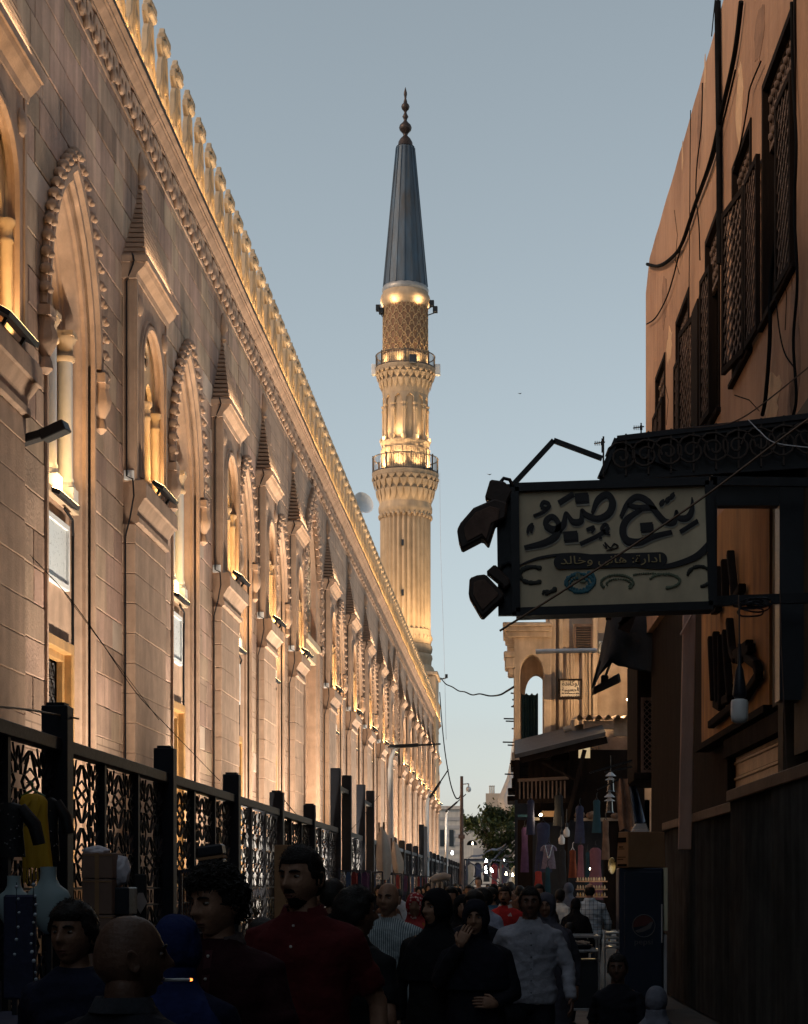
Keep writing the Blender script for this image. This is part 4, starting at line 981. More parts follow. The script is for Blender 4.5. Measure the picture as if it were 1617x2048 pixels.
def SL(u, v, z): # point on the board plane, local
    p_ = SP(u, v); return MH @ Vector((hx(p_.y), p_.z, z))
for pts in ([(1440, 1275), (1446, 1400)], [(1450, 1265), (1455, 1412)], [(1461, 1270), (1462, 1415), (1450, 1408)], [(1470, 1262), (1474, 1330), (1480, 1395), (1468, 1402)], [(1478, 1240), (1484, 1300), (1492, 1320)], [(1515, 1315), (1535, 1330), (1540, 1350), (1510, 1395), (1440, 1450)], [(1492, 1310), (1520, 1288)], [(1497, 1320), (1524, 1295)], [(1440, 1140), (1442, 1205)], [(1452, 1135), (1456, 1215), (1446, 1222)], [(1468, 1120), (1470, 1210)], [(1480, 1105), (1490, 1200), (1505, 1175)]):
    m = MB(); q = [SL(u, v, .11) for u, v in pts]
    for a, b in zip(q[:-1], q[1:]): m.bar(a, b, .10, .09, (1, 0, 0))
    part('raised_letter', m, DKWOOD, sb, bevel=.012)
# carved bracket stones and a grey jamb to the side of the board
m = MB(); m.box(hx(19.3), hx(12), 3.5, 6.2, -.1, .04, MH); m.box(hx(18.6), hx(18.3), .0, 3.5, -.1, .10, MH); m.box(hx(17.9), hx(12), 2.9, 3.5, -.1, .06, MH); part('grey_jamb', m, mk('soot_plaster', (.10, .075, .05), .85, .3, 2, .3, 20), house)

# corrugated metal hoardings
CORR = mk('corrugated_sheet', (.075, .068, .062), .85, .3, 2, .1, 20, streak=.35, spec=.08)
CTOP = mk('timber_rail', (.10, .065, .045), .8, .3, 3, .2, 30)
def hoarding(Ya, Yb, h_, label, off):
    o = thing('corrugated_hoarding', label, 'hoarding', ((XR((Ya + Yb) / 2) - off), (Ya + Yb) / 2, 0), 'corrugated hoardings before the shop')
    n = 3; L_ = (Yb - Ya) / n
    for k in range(n):
        m = MB(); ya, yb = Ya + k * L_, Ya + (k + 1) * L_; c = int(L_ / .075 * 6); tilt = [.0, .02, -.015][k % 3]
        vs = []
        for j in range(c + 1):
            y = ya + (yb - ya) * j / c; x = XR(y) - off - .03 * math.sin(2 * PI * y / .075) - .012 * k
            vs += [(x, y, .03), (x - tilt, y, h_ - .04 - .02 * (k == 1))]
        m.add(vs, [(2 * j, 2 * j + 2, 2 * j + 3, 2 * j + 1) for j in range(c)]); part('sheet', m, CORR, o, smooth=60)
    m = MB(); m.bar((XR(Ya) - off - .03, Ya, h_), (XR(Yb) - off - .03, Yb, h_), .10, .12); part('top_rail', m, CTOP, o, bevel=.01)
    m = MB()
    for y in (Ya + .05, Yb - .05): m.bar((XR(y) - off + .05, y, 0), (XR(y) - off + .05, y, h_), .09)
    part('upright', m, CTOP, o)
hoarding(20.2, 27.9, 2.52, 'long corrugated metal hoarding with a timber top rail, leaning beside the drinks fridge', .22)
hoarding(11.5, 19.9, 2.60, 'taller corrugated hoarding nearest the camera, under the pendant bulb', .36)
# hanging plank post
m = MB(); m.bar(P(1380, 1205, 24), P(1370, 1700, 24), .17, .05, (0, 1, 0)); m.bar(P(1362, 1270, 23.9), P(1385, 1228, 23.9), .05, .03)
solo('wooden_post', m, mk('weathered_plank', (.40, .27, .22), .85, .25, 3, .3, 30, stretch=(1, 1, .2)), 'tall weathered pinkish plank post under the hanging sign', 'post', P(1372, 1700, 24), bevel=.01)

# iron canopy over the sign
CY = 17.3
can = thing('iron_canopy', 'dark scrolled iron canopy jutting from the plaster house above the painted sign', 'canopy', P(1400, 900, CY))
A, B_ = P(1234, 878, CY), P(1640, 830, CY)
A2, B2 = P(1200, 958, CY), P(1640, 930, CY)
m = MB()
roofp = [A + Vector((0, -.05, .02)), B_ + Vector((0, -.05, .02)), B_ + Vector((.1, 3.2, .25)), A + Vector((.3, 3.2, .25))]
m.add(roofp + [p_ - Vector((0, 0, .05)) for p_ in roofp], [(0, 1, 2, 3), (7, 6, 5, 4), (0, 4, 5, 1), (1, 5, 6, 2), (2, 6, 7, 3), (3, 7, 4, 0)]); part('canopy_roof', m, DKTARP, can)
m = MB(); d = Vector((0, .04, 0))
m.bar(A - Vector((0, 0, .03)), B_ - Vector((0, 0, .03)), .05, .07); m.bar(A2, B2, .05, .05); m.bar(A, A2, .05); m.bar(A + Vector((.12, 0, -.1)), A2 + Vector((.75, 0, .08)), .03)
m.add([A + d, B_ + d, B2 + d, A2 + d, A + d * 3, B_ + d * 3, B2 + d * 3, A2 + d * 3], [(0, 1, 2, 3), (7, 6, 5, 4), (0, 4, 5, 1), (2, 6, 7, 3), (1, 5, 6, 2), (3, 7, 4, 0)]); part('canopy_frame', m, IRON, can)
SCR = mk('scroll_iron', (.05, .035, .028), .6, .3, 6, .15, 40)
for k in range(9):
    f = (k + .6) / 9.2; top = A.lerp(B_, f); bot = A2.lerp(B2, f); c = (top + bot) / 2 - Vector((0, .04, 0)); r_ = (top.z - bot.z) * .40
    m = MB(); pts = [(c.x + r_ * (1 - t / 26) * math.cos(t * .55) * (1 if k % 2 else -1), c.y - .01, c.z + r_ * (1 - t / 26) * math.sin(t * .55)) for t in range(24)]
    m.tube(pts, .011, 5); m.bar(Vector((c.x - r_ * 1.15, c.y, bot.z)), Vector((c.x - r_ * 1.15, c.y, top.z)), .016); part('scroll', m, SCR, can, smooth=50)
# the dark gallery wall the canopy hangs from
m = MB(); a = P(1560, 1000, CY + .2); m.box(a.x, 3.2, CY + .2, CY + .5, 3.4, P(0, 840, CY).z); m.box(P(1432, 0, CY).x, 3.2, CY + .25, CY + .4, P(0, 1000, CY).z, P(0, 925, CY).z); part('gallery_wall', m, BLACKPAINT, can)
m = MB()
m.bar(P(1428, 955, 17), P(1428, 1212, 17), .06, .06); m.bar(P(1425, 1203, 17), P(1625, 1196, 17), .07, .09); m.bar(P(1420, 962, 17), P(1625, 965, 17), .06, .08); part('canopy_strut', m, IRON, can)
m = MB(); m.bar(P(1028, 968, 17), P(1108, 881, 17), .045); m.bar(P(1108, 881, 17), P(1205, 917, 17), .045); part('sign_hanger', m, IRON, can)
m = MB(); rr = random.Random(9)
for k in range(7):
    c = P(1500 + rr.uniform(-22, 25), 1212 + rr.uniform(-8, 14), 16.8); r_ = rr.uniform(.05, .11); m.tube([(c.x + r_ * 1.4 * math.cos(2 * PI * i / 14), c.y + .03 * math.sin(5 * i + k), c.z + r_ * .5 * math.sin(2 * PI * i / 14)) for i in range(15)], .008, 5)
part('cable_coil', m, BLACKPAINT, can)
for (u, v) in ((1205, 883), (1283, 852)):
    m = MB()
    m.bar(P(u, v + 22, 26), P(u, v - 6, 26), .02); m.bar(P(u - 16, v + 4, 26), P(u + 6, v + 1, 26), .015)
    for k in range(5): m.bar(P(u - 14 + k * 4, v - 1, 26), P(u - 14 + k * 4, v + 8, 26), .01)
    solo('aerial', m, IRON, 'small comb-shaped aerial sticking up behind the canopy corner' if u < 1250 else 'upright little aerial against the corner of the plaster house', 'aerial', P(u, v + 20, 26))

# ---------------------------------------------------------------- painted shop sign
SYD = 16.8
def S(u, v, o=0): p_ = P(u, v, SYD); p_.y -= o; return p_
sign = thing('painted_sign', 'cream painted hanging sign with large dark Arabic calligraphy and bracelets', 'sign', S(1230, 1215))
SIGNP = mk('sign_cream_paint', (.66, .575, .40), .6, .22, 1.6, .05, 20, streak=.15)
INK = mk('sign_ink', (.012, .012, .016), .5, .2, 5, 0)
OUTL = mk('sign_outline', (.40, .40, .35), .6, .1, 5, 0)
tilt = -13 / 400.0
def sg(u, v): return (u, v)
corners = [(1030, 976), (1418, 963), (1426, 1212), (1033, 1225)]
m = MB(); q = [S(u, v) for u, v in corners]; bk = [p_ + Vector((0, .22, 0)) for p_ in q]
m.add(q + bk, [(3, 2, 1, 0), (4, 5, 6, 7), (0, 1, 5, 4), (1, 2, 6, 5), (2, 3, 7, 6), (3, 0, 4, 7)]); part('sign_panel', m, SIGNP, sign)
m = MB()
for a, b in zip(corners, corners[1:] + corners[:1]): m.bar(S(*a) + Vector((0, .10, 0)), S(*b) + Vector((0, .10, 0)), .30, .075, (0, 0, 1))
m.bar(S(1026, 965) + Vector((0, .10, 0)), S(1030, 1228) + Vector((0, .10, 0)), .09, .30, (0, 0, 1)); part('sign_frame', m, IRON, sign)
def stroke(pts, w, name='lettering', mat=INK, dep=.018, sh=True, n=8):
    """a brush stroke through (u, v, width in px) points on the sign"""
    P_ = [Vector((p_[0], p_[1], p_[2] if len(p_) > 2 else w)) for p_ in pts]; out = []
    for i in range(len(P_) - 1):
        p0, p1, p2, p3 = P_[max(i - 1, 0)], P_[i], P_[i + 1], P_[min(i + 2, len(P_) - 1)]
        for k in range(n):
            t = k / n; out.append(.5 * ((2 * p1) + (-p0 + p2) * t + (2 * p0 - 5 * p1 + 4 * p2 - p3) * t * t + (-p0 + 3 * p1 - 3 * p2 + p3) * t ** 3))
    out.append(P_[-1]); L_, R_ = [], []
    for i, p_ in enumerate(out):
        d = out[min(i + 1, len(out) - 1)] - out[max(i - 1, 0)]; d.z = 0
        if d.length < 1e-6: d = Vector((1, 0, 0))
        d.normalize(); nrm = Vector((-d.y, d.x, 0)); h_ = max(.4, p_.z) / 2; L_.append(p_ + nrm * h_); R_.append(p_ - nrm * h_)
    def ribbon(mat_, grow, o_, nm, shift=(0, 0)):
        m = MB(); vs = []
        for a, b in zip(L_, R_):
            c = (a + b) / 2; a2 = c + (a - c) * grow; b2 = c + (b - c) * grow
            vs += [S(a2.x + shift[0], a2.y + shift[1], o_), S(b2.x + shift[0], b2.y + shift[1], o_), S(a2.x + shift[0], a2.y + shift[1], .0), S(b2.x + shift[0], b2.y + shift[1], .0)]
        k = len(L_); fs = []
        for i in range(k - 1): fs += [(4 * i, 4 * i + 1, 4 * i + 5, 4 * i + 4), (4 * i, 4 * i + 4, 4 * i + 6, 4 * i + 2), (4 * i + 1, 4 * i + 3, 4 * i + 7, 4 * i + 5)]
        fs += [(0, 2, 3, 1), (4 * k - 4, 4 * k - 3, 4 * k - 1, 4 * k - 2)]
        m.add(vs, fs); part(nm, m, mat_, sign)
    ribbon(mat, 1, dep, name)
    if sh: ribbon(OUTL, 1.25, dep * .45, name + '_shade', (2.5, 5.5)); ribbon(INK, 1.0, dep * .7, name + '_shade', (1.6, 4.0))
def Zc(x, y): return (880 + x * .371, 840 + y * .371)
def zs_(pts): return [(*Zc(p_[0], p_[1]), p_[2] * .371) for p_ in pts]
# right-hand word
stroke(zs_([(1360, 418, 6), (1358, 480, 22), (1335, 522, 26), (1290, 525, 22), (1275, 490, 12), (1262, 545, 24), (1215, 545, 28), (1170, 500, 30), (1120, 435, 30), (1060, 412, 26), (1010, 450, 22), (975, 520, 14)]), 8)
stroke(zs_([(1010, 455, 10), (1070, 470, 24), (1130, 470, 22), (1170, 480, 12)]), 8)
stroke(zs_([(1085, 480, 12), (1010, 530, 26), (985, 590, 34), (1005, 645, 36), (1070, 655, 30), (1150, 625, 22), (1250, 600, 14)]), 8)
for c in ((1115, 582, 34), (765, 425, 36), (705, 632, 38)):
    u, v = Zc(c[0], c[1]); s_ = c[2] * .371
    stroke([(u - s_, v - s_ * .1, s_ * 1.3), (u + s_, v - s_ * .25, s_ * 1.3)], 8, 'letter_dot', n=2)
for c in ((1195, 445), (1225, 430), (1250, 408)): u, v = Zc(*c); stroke([(u - 4, v + 4, 3), (u, v, 7), (u + 5, v - 6, 3)], 5, 'vowel_mark')
stroke(zs_([(1295, 600, 14), (1390, 540, 14)]), 5, 'vowel_mark')
# left-hand word
stroke(zs_([(820, 500, 12), (850, 430, 26), (900, 400, 30), (930, 440, 34), (910, 500, 30), (850, 530, 26), (790, 510, 26), (765, 485, 14), (760, 540, 24), (715, 545, 26), (680, 500, 14), (665, 560, 28), (620, 590, 34), (575, 570, 30), (575, 535, 24), (610, 520, 24), (640, 560, 26), (625, 620, 30), (560, 660, 26), (455, 685, 14)]), 8)
stroke(zs_([(640, 445, 20), (720, 395, 20)]), 6, 'vowel_mark')
stroke(zs_([(505, 515, 8), (560, 490, 10), (590, 455, 14), (560, 440, 14), (545, 465, 12), (575, 475, 10)]), 5, 'vowel_mark')
stroke(zs_([(470, 610, 6), (478, 580, 12), (500, 560, 10), (490, 600, 10)]), 5, 'vowel_mark')
stroke(zs_([(755, 665, 12), (850, 620, 12), (905, 580, 14), (890, 560, 10), (870, 590, 12), (915, 610, 8)]), 5, 'small_letter')
stroke(zs_([(790, 590, 10), (830, 575, 12), (815, 600, 8)]), 5, 'small_letter'); u, v = Zc(862, 628); stroke([(u - 3, v, 5), (u + 3, v - 1, 5)], 5, 'letter_dot', n=2)
stroke(zs_([(880, 672, 4), (900, 690, 6), (890, 660, 4), (920, 690, 5), (940, 668, 5), (962, 685, 4), (900, 705, 3)]), 3, 'signature', sh=False)
# band with the management line
u0, u1, vm = 1108, 1335, 1123
pill = [(u0 + 14 - 14 * math.sin(PI * i / 10), vm + 2 + 14 * -math.cos(PI * i / 10)) for i in range(11)] + [(u1 - 14 + 14 * math.sin(PI * i / 10), vm - 4 + 14 * math.cos(PI * i / 10)) for i in range(11)]
m = MB(); m.add([S(u, v, .02) for u, v in pill] + [S(u, v, 0) for u, v in pill], [tuple(range(22))] + [(i, 22 + i, 22 + (i + 1) % 22, (i + 1) % 22) for i in range(22)]); part('name_band', m, INK, sign)
GOLDL = mk('sign_gold_paint', (.40, .32, .16), .5, .15, 4, 0)
part('band_text', text_mb(arabic('ادارة: هانى وخالد'), 200 * SYD / F, 21 * SYD / F, .012, T(*S(1222, 1122, .026)) @ RY(R(-1.2)) @ M_FRONT), GOLDL, sign)
stroke([(1037, 1132, 2), (1080, 1116, 5), (1140, 1108, 4), (1185, 1110, 1)], 4, 'swash', sh=False)
stroke([(1270, 1134, 1), (1330, 1134, 9), (1390, 1115, 13), (1424, 1085, 16)], 8, 'swash', sh=False)
BEAD = [mk('bead_paint_dark', (.03, .035, .03), .5, .3, 8, 0), mk('bead_paint_teal', (.05, .17, .22), .5, .3, 8, 0), mk('bead_paint_green', (.16, .20, .14), .5, .3, 8, 0)]
def bracelet(cx, cy, rx, ry, a0, a1, n, mat, r_=2.6):
    m = MB(); rr = random.Random(int(cx))
    for i in range(n):
        t = a0 + (a1 - a0) * i / (n - 1); u, v = cx + rx * math.cos(t), cy + ry * math.sin(t); w = r_ * rr.uniform(.7, 1.2) * SYD / F; p_ = S(u, v); m.ball((p_.x, p_.y - .005, p_.z), (w, .012, w), 7, 5)
    part('painted_bracelet', m, mat, sign)
bracelet(1066, 1150, 26, 16, R(-60), R(-300), 26, BEAD[0], 5); bracelet(1096, 1178, 14, 6, R(0), R(120), 8, BEAD[0], 5); bracelet(1092, 1186, 6, 3, R(0), R(300), 5, BEAD[0], 4); bracelet(1160, 1166, 27, 18, R(20), R(340), 26, BEAD[1], 4.5); bracelet(1160, 1168, 19, 12, R(0), R(360), 18, BEAD[1], 3.2); bracelet(1176, 1160, 14, 14, R(-80), R(90), 12, BEAD[1], 4.5); bracelet(1235, 1166, 32, 16, R(150), R(400), 28, BEAD[2], 3); bracelet(1238, 1168, 24, 10, R(160), R(390), 20, BEAD[2], 2.2); bracelet(1330, 1162, 30, 14, R(-160), R(80), 26, BEAD[2], 3.4); bracelet(1300, 1152, 34, 5, R(200), R(340), 18, BEAD[2], 2.4); bracelet(1400, 1153, 24, 20, R(-170), R(80), 24, BEAD[0], 4.2); stroke([(1150, 1160, 1), (1156, 1148, 5), (1163, 1162, 6), (1172, 1164, 1)], 4, 'painted_stone', BEAD[2], sh=False)
# two floodlights hooked to the sign edge
HOOD = mk('lamp_hood', (.035, .024, .020), .6, .3, 5, .15, 30)
def hooded(label, pts_body, pts_hood, pts_hook):
    o = thing('sign_floodlight', label, 'floodlight', S(*pts_hook[-1]), 'floodlights hooked on the painted sign')
    def ext(pp, y0, y1, name, mat, bev=.015):
        m = MB(); a = [S(u, v) + Vector((0, y0, 0)) for u, v in pp]; b = [S(u, v) + Vector((0, y1, 0)) for u, v in pp]; n = len(pp)
        m.add(a + b, [tuple(range(n)), tuple(reversed(range(n, 2 * n)))] + [(i, n + i, n + (i + 1) % n, (i + 1) % n) for i in range(n)]); part(name, m, mat, o, bevel=bev)
    ext(pts_body, -.06, .10, 'ballast_box', HOOD); ext(pts_hood, -.11, .13, 'reflector', HOOD)
    ext([(sum(p_[0] for p_ in pts_hood) / len(pts_hood) * .3 + p_[0] * .7, sum(p_[1] for p_ in pts_hood) / len(pts_hood) * .3 + p_[1] * .7) for p_ in pts_hood], -.125, -.115, 'lamp_glass', LATW, .003)
    m = MB(); m.tube([S(u, v) + Vector((0, .03, 0)) for u, v in pts_hook], .018, 6); part('hook', m, IRON, o, smooth=60)
hooded('upper hooded floodlight with a bent torn visor beside the painted sign', [(970, 998), (981, 961), (1010, 965), (1026, 985), (1012, 1014), (985, 1008)], [(915, 1064), (922, 1050), (948, 1020), (990, 1002), (1016, 1010), (1012, 1040), (992, 1050), (978, 1094), (966, 1080), (924, 1102), (918, 1085)], [(1028, 975), (1020, 958), (1008, 955), (1000, 965)])
hooded('lower square floodlight hanging at the bottom corner of the painted sign', [(972, 1146), (990, 1130), (1020, 1160), (1022, 1170), (1008, 1182), (1004, 1172)], [(940, 1160), (955, 1154), (972, 1152), (1010, 1192), (1008, 1198), (966, 1238), (960, 1232), (938, 1194)], [(1028, 1132), (1018, 1124), (1006, 1130), (1000, 1140)])
# pendant bulb
p_ = P(1480, 1420, 14.0); o = thing('pendant_bulb', 'unlit white lamp bulb hanging on a black flex before the orange board', 'lamp', p_)
m = MB(); r_ = .066; m.lathe([(0, -.10), (.04, -.098), (.060, -.085), (.066, -.06), (.066, .055), (.060, .075), (.03, .085)], 18, p_); part('bulb', m, mk('opal_glass', (.74, .76, .76), .3, .05, 4, 0), o, smooth=50)
m = MB(); m.lathe([(.03, .085), (.05, .10), (.055, .12), (.03, .30), (.015, .34), (.012, .5)], 14, p_); part('lamp_holder', m, BLACKPAINT, o, smooth=40)
m = MB(); m.tube([p_ + Vector((0, 0, .45)), P(1479, 1190, 14.0)], .007, 5); part('flex', m, BLACKPAINT, o)

# weathering of the plaster: pale repair patches near the roof edge, hairline cracks
PATCHP = mk('plaster_repair', (.55, .36, .22), .95, .2, 3, .5, 20); BARE = mk('bare_brown_plaster', (.24, .135, .085), .95, .35, 3, .7, 16)
rr = random.Random(12)
def blotch(u, v, ru, rv, mat, n=15):
    c = SP(u, v); x0, y0 = hx(c.y), c.z; sx = ru; sy = rv
    pl = plate([[(x0 + sx * rr.uniform(.55, 1.1) * math.cos(2 * PI * i / n), y0 + sy * rr.uniform(.55, 1.1) * math.sin(2 * PI * i / n)) for i in range(n)]], .008, MH); part('plaster_patch', pl, mat, house)
for (u, v, ru, rv, mt) in ((1411, 150, .10, .30, PATCHP), (1366, 315, .10, .26, PATCHP), (1400, 260, .35, .5, BARE), (1340, 690, .5, .30, PATCHP), (1590, 700, .35, .8, BARE), (1545, 800, .6, .35, PATCHP), (1520, 60, .45, .35, BARE), (1480, 200, .3, .6, PATCHP), (1330, 600, .5, .5, BARE), (1585, 820, .3, .4, BARE)): blotch(u, v, ru, rv, mt)
for pts in (((1560, 470), (1566, 540), (1575, 590), (1572, 660)), ((1405, 560), (1398, 600), (1402, 640)), ((1350, 420), (1356, 470), (1352, 520), (1360, 548)), ((1470, 790), (1500, 800), (1520, 822)), ((1330, 760), (1338, 800), (1334, 850))):
    m = MB(); m.tube([SP(u, v, .002) for u, v in pts], .006, 4); part('crack', m, DKWOOD, house)

# ================================================================ old hotel house with an arched corner loggia
HYD = 48.0
def fb(m, u0, u1, v0, v1, Y, d=.2):
    a, b = P(u0, v1, Y), P(u1, v0, Y); m.box(a.x, b.x, Y, Y + d, a.z, b.z); return m
HPL = mk('hotel_plaster', (.64, .50, .39), .92, .3, 1.1, .6, 8, streak=.18, col2=(.34, .24, .17))
HST = mk('hotel_stone', (.46, .35, .26), .85, .25, 1.5, .3, 14, streak=.35)
hotel = thing('old_hotel', 'crumbling old hotel house with an arched corner loggia and louvred shutter', 'house', P(1150, 1770, HYD))
m = MB(); fb(m, 1100, 1192, 1120, 1500, HYD + .5, 6); part('wall', m, HPL, hotel)
m = MB(); fb(m, 1192, 1290, 1100, 1640, HYD + 1.2, 6); part('wall', m, HPL, hotel)
m = MB(); fb(m, 1060, 1290, 1500, 1775, HYD + 1.5, 6); part('lower_wall', m, DKWOOD, hotel)
m = MB()
for u0, u1, d in ((1098, 1112, .0), (1118, 1126, .3), (1186, 1196, .2)): fb(m, u0, u1, 1130, 1500, HYD + d, .8)
part('pilaster', m, HST, hotel, bevel=.02)
# loggia
def arch_o(u0, u1, vs, vt, vb, Y):
    a, b = P(u0, vb, Y), P(u1, vb, Y); zs = P(0, vs, Y).z; zt = P(0, vt, Y).z; c = (a.x + b.x) / 2; r_ = (b.x - a.x) / 2
    return [(a.x, a.z), (a.x, zs)] + [(c - r_ * math.cos(PI * i / 12), zs + (zt - zs) * math.sin(PI * i / 12)) for i in range(1, 12)] + [(b.x, zs), (b.x, b.z)]
q = [P(1028, 1506, HYD), P(1103, 1506, HYD), P(1103, 1272, HYD), P(1028, 1272, HYD)]
pl = plate([[(p_.x, p_.z) for p_ in q], arch_o(1041, 1087, 1352, 1312, 1500, HYD)], .45, T(0, HYD + .0, 0) @ M_FRONT, bevel=.02); part('loggia_front', pl, HST, hotel)
m = MB(); fb(m, 1006, 1106, 1244, 1252, HYD - .5, 3); fb(m, 1010, 1104, 1252, 1262, HYD - .42, 3); fb(m, 1014, 1104, 1262, 1274, HYD - .34, 3); part('loggia_cornice', m, HST, hotel, bevel=.02)
m = MB(); fb(m, 1008, 1030, 1302, 1314, HYD - .3, 1.0); fb(m, 1010, 1030, 1314, 1336, HYD - .25, .9); fb(m, 1016, 1030, 1336, 1350, HYD - .2, .8); part('console', m, HST, hotel, bevel=.03)
m = MB(); fb(m, 1024, 1043, 1505, 1520, HYD - .3, 3); fb(m, 1028, 1104, 1500, 1512, HYD - .3, 3); part('loggia_floor', m, HST, hotel)
m = MB(); fb(m, 1086, 1093, 1350, 1500, HYD + 1.8, .3); fb(m, 1030, 1037, 1350, 1500, HYD + 2.2, .3); part('loggia_column', m, HST, hotel)
pl = plate([[(p_.x, p_.z) for p_ in q], arch_o(1052, 1098, 1372, 1330, 1500, HYD)], .3, T(.0, HYD + 2.4, 0) @ M_FRONT); part('loggia_back', pl, HST, hotel)
m = MB()
for k in range(14):
    u = 1040 + k * 3.6; m.bar(P(u, 1505, HYD + .1), P(u, 1481, HYD + .1), .018)
m.bar(P(1038, 1481, HYD + .1), P(1103, 1481, HYD + .1), .035); part('railing', m, IRON, hotel)
CURT = mk('green_curtain', (.02, .05, .055), .8, .3, 4, .2, 20)
m = MB(); cols = 20; a = P(1043, 1386, HYD + .5); b = P(1077, 1482, HYD + .5)
vs = []
for j in range(cols + 1):
    x = a.x + (b.x - a.x) * j / cols; y = HYD + .5 + .04 * math.sin(j * 1.9); vs += [(x, y, b.z), (x, y, a.z - .06 * abs(math.sin(j * .5)))]
m.add(vs, [(2 * j, 2 * j + 2, 2 * j + 3, 2 * j + 1) for j in range(cols)]); part('curtain', m, CURT, hotel, smooth=60)
for u, w in ((1136, .035), (1143, .03), (1167, .045), (1180, .04), (1148, .018), (1174, .02)):
    m = MB(); m.tube([P(u, 1300, HYD + .35), P(u + .5, 1395, HYD + .33), P(u, 1476, HYD + .35)], w, 8); part('drain_pipe', m, HST, hotel, smooth=60)
o = None
pl = plate([[(P(u, 0, HYD).x, P(0, v, HYD).z) for u, v in ((1149, 1299), (1187, 1299), (1187, 1245), (1149, 1245))], [(P(u, 0, HYD).x, P(0, v, HYD).z) for u, v in ((1153, 1294), (1183, 1294), (1183, 1250), (1153, 1250))]], .08, T(0, HYD + .3, 0) @ M_FRONT); so_ = part('louvred_shutter', pl, LATW, hotel)
for k in range(9):
    m = MB(); a, b = P(1153, 1253 + k * 4.8, HYD + .28), P(1183, 1253 + k * 4.8, HYD + .28); m.bar(a, b, .07, .015, (0, -.6, 1)); part('louvre', m, LATW, so_)
m = MB(); fb(m, 1153, 1183, 1250, 1294, HYD + .42, .03); part('shutter_back', m, BLACKPAINT, so_)
m = MB(); fb(m, 1158, 1181, 1494, 1516, 43.5, .08); part('lit_pane', m, mk('lit_window', (.5, .4, .25), .5, .2, 6, 0, emit=(1, .75, .42), es=.35), hotel)
for (u0, u1, v0, v1) in ((1084, 1106, 1534, 1561), (1112, 1136, 1560, 1590), (1084, 1104, 1568, 1602)):
    m = MB(); a, b = P(u0, v1, HYD + 1.4), P(u1, v0, HYD + 1.4)
    n = 5
    for i in range(n):
        for j in range(n): m.box(a.x + (b.x - a.x) * (i + .06) / n, a.x + (b.x - a.x) * (i + .94) / n, HYD + 1.38, HYD + 1.5, a.z + (b.z - a.z) * (j + .06) / n, a.z + (b.z - a.z) * (j + .94) / n)
    part('brick_patch', m, HPL, hotel)
# projecting rods and ledges on the blind side
m = MB()
for v, l in ((1387, 8), (1412, 4), (1414, 7), (1438, 22), (1443, 18), (1485, 24), (1491, 14), (1528, 10), (1549, 20), (1400, 5), (1458, 6)): m.bar(P(1030, v, HYD + .4), P(1030 - l, v - .5, HYD + .4), .035)
part('projecting_rods', m, IRON, hotel, kind='stuff')
m = MB()
for v0, v1, u0 in ((1520, 1534, 1022), (1534, 1552, 1027), (1556, 1570, 1024), (1576, 1582, 1016), (1592, 1602, 1015), (1604, 1640, 1030), (1552, 1556, 1030), (1570, 1604, 1032)): fb(m, u0, 1085, v0, v1, HYD - .1, 2.4)
part('timber_ledge', m, DKWOOD, hotel, bevel=.02)
m = MB(); fb(m, 1030, 1040, 1520, 1800, HYD - .3, .3); fb(m, 1048, 1058, 1560, 1800, HYD - .4, .3); part('timber_post', m, DKWOOD, hotel)
# hotel sign
o = thing('hotel_sign', 'small framed Arabic hotel sign on the crumbling wall beside the drain pipes', 'sign', P(1141, 1398, HYD - .6))
SGB = mk('hotel_sign_face', (.42, .36, .30), .6, .15, 4, .05, 20)
m = MB(); a, b = P(1118, 1398, HYD - .6), P(1165, 1358, HYD - .6); m.box(a.x, b.x, HYD - .6, HYD - .48, a.z, b.z); part('sign_face', m, SGB, o)
cs = [(a.x, a.z), (b.x, a.z), (b.x, b.z), (a.x, b.z)]; pl = plate([cs, [(a.x + .045, a.z + .045), (b.x - .045, a.z + .045), (b.x - .045, b.z - .045), (a.x + .045, b.z - .045)]], .16, T(0, HYD - .57, 0) @ M_FRONT); part('sign_frame', pl, DKWOOD, o)
sc_ = HYD / F
part('sign_text', text_mb(arabic('لوكاندة'), 33 * sc_, 12.5 * sc_, .012, T(*P(1141.5, 1368, HYD - .61)) @ M_FRONT, .012), INK, o)
part('sign_text', text_mb(arabic('الحسينية'), 33 * sc_, 10.5 * sc_, .012, T(*P(1141.5, 1379.5, HYD - .61)) @ M_FRONT, .012), INK, o)
m = MB(); rr = random.Random(4)
for v in (1387.5, 1393.5):
    u = 1124
    while u < 1160:
        w = rr.uniform(2, 4.2); p0 = P(u, v, HYD - .61); p1 = P(u + w, v + rr.uniform(-.6, .6), HYD - .61); m.bar(p0, p1, .010, .022)
        if rr.random() < .5: m.bar(p1, p1 + Vector((0, 0, .035)), .012, .012)
        u += w + rr.uniform(.4, 1.4)
part('small_print', m, INK, o)
# corrugated canopy and sloping plank awning
o = thing('corrugated_canopy', 'rusty corrugated little roof with a wavy front edge under the hotel wall', 'canopy', P(1190, 1440, 44))
m = MB(); vs = []; n = 60
for j in range(n + 1):
    u = 1150 + 126 * j / n; w = 4.2 * math.cos(2 * PI * j / 60 * 6.5)
    for (Y, dv) in ((44, 0), (47.6, -26)): vs.append(P(1150 + 126 * j / n, 1434 + w + dv * .9, 44) + Vector((0, Y - 44, 0)))
m.add(vs, [(2 * j, 2 * j + 2, 2 * j + 3, 2 * j + 1) for j in range(n)]); part('corrugated_sheet', m, HST, o, smooth=60)
m = MB(); fb(m, 1168, 1228, 1442, 1458, 44.3, .15); fb(m, 1228, 1276, 1436, 1472, 44.4, .2); part('fascia', m, HPL, o); m = MB(); fb(m, 1142, 1150, 1440, 1480, 44.5, .15); m.tube([P(1128, 1460, 44.2), P(1143, 1456, 44.2)], .07, 8); part('gutter', m, HST, o)
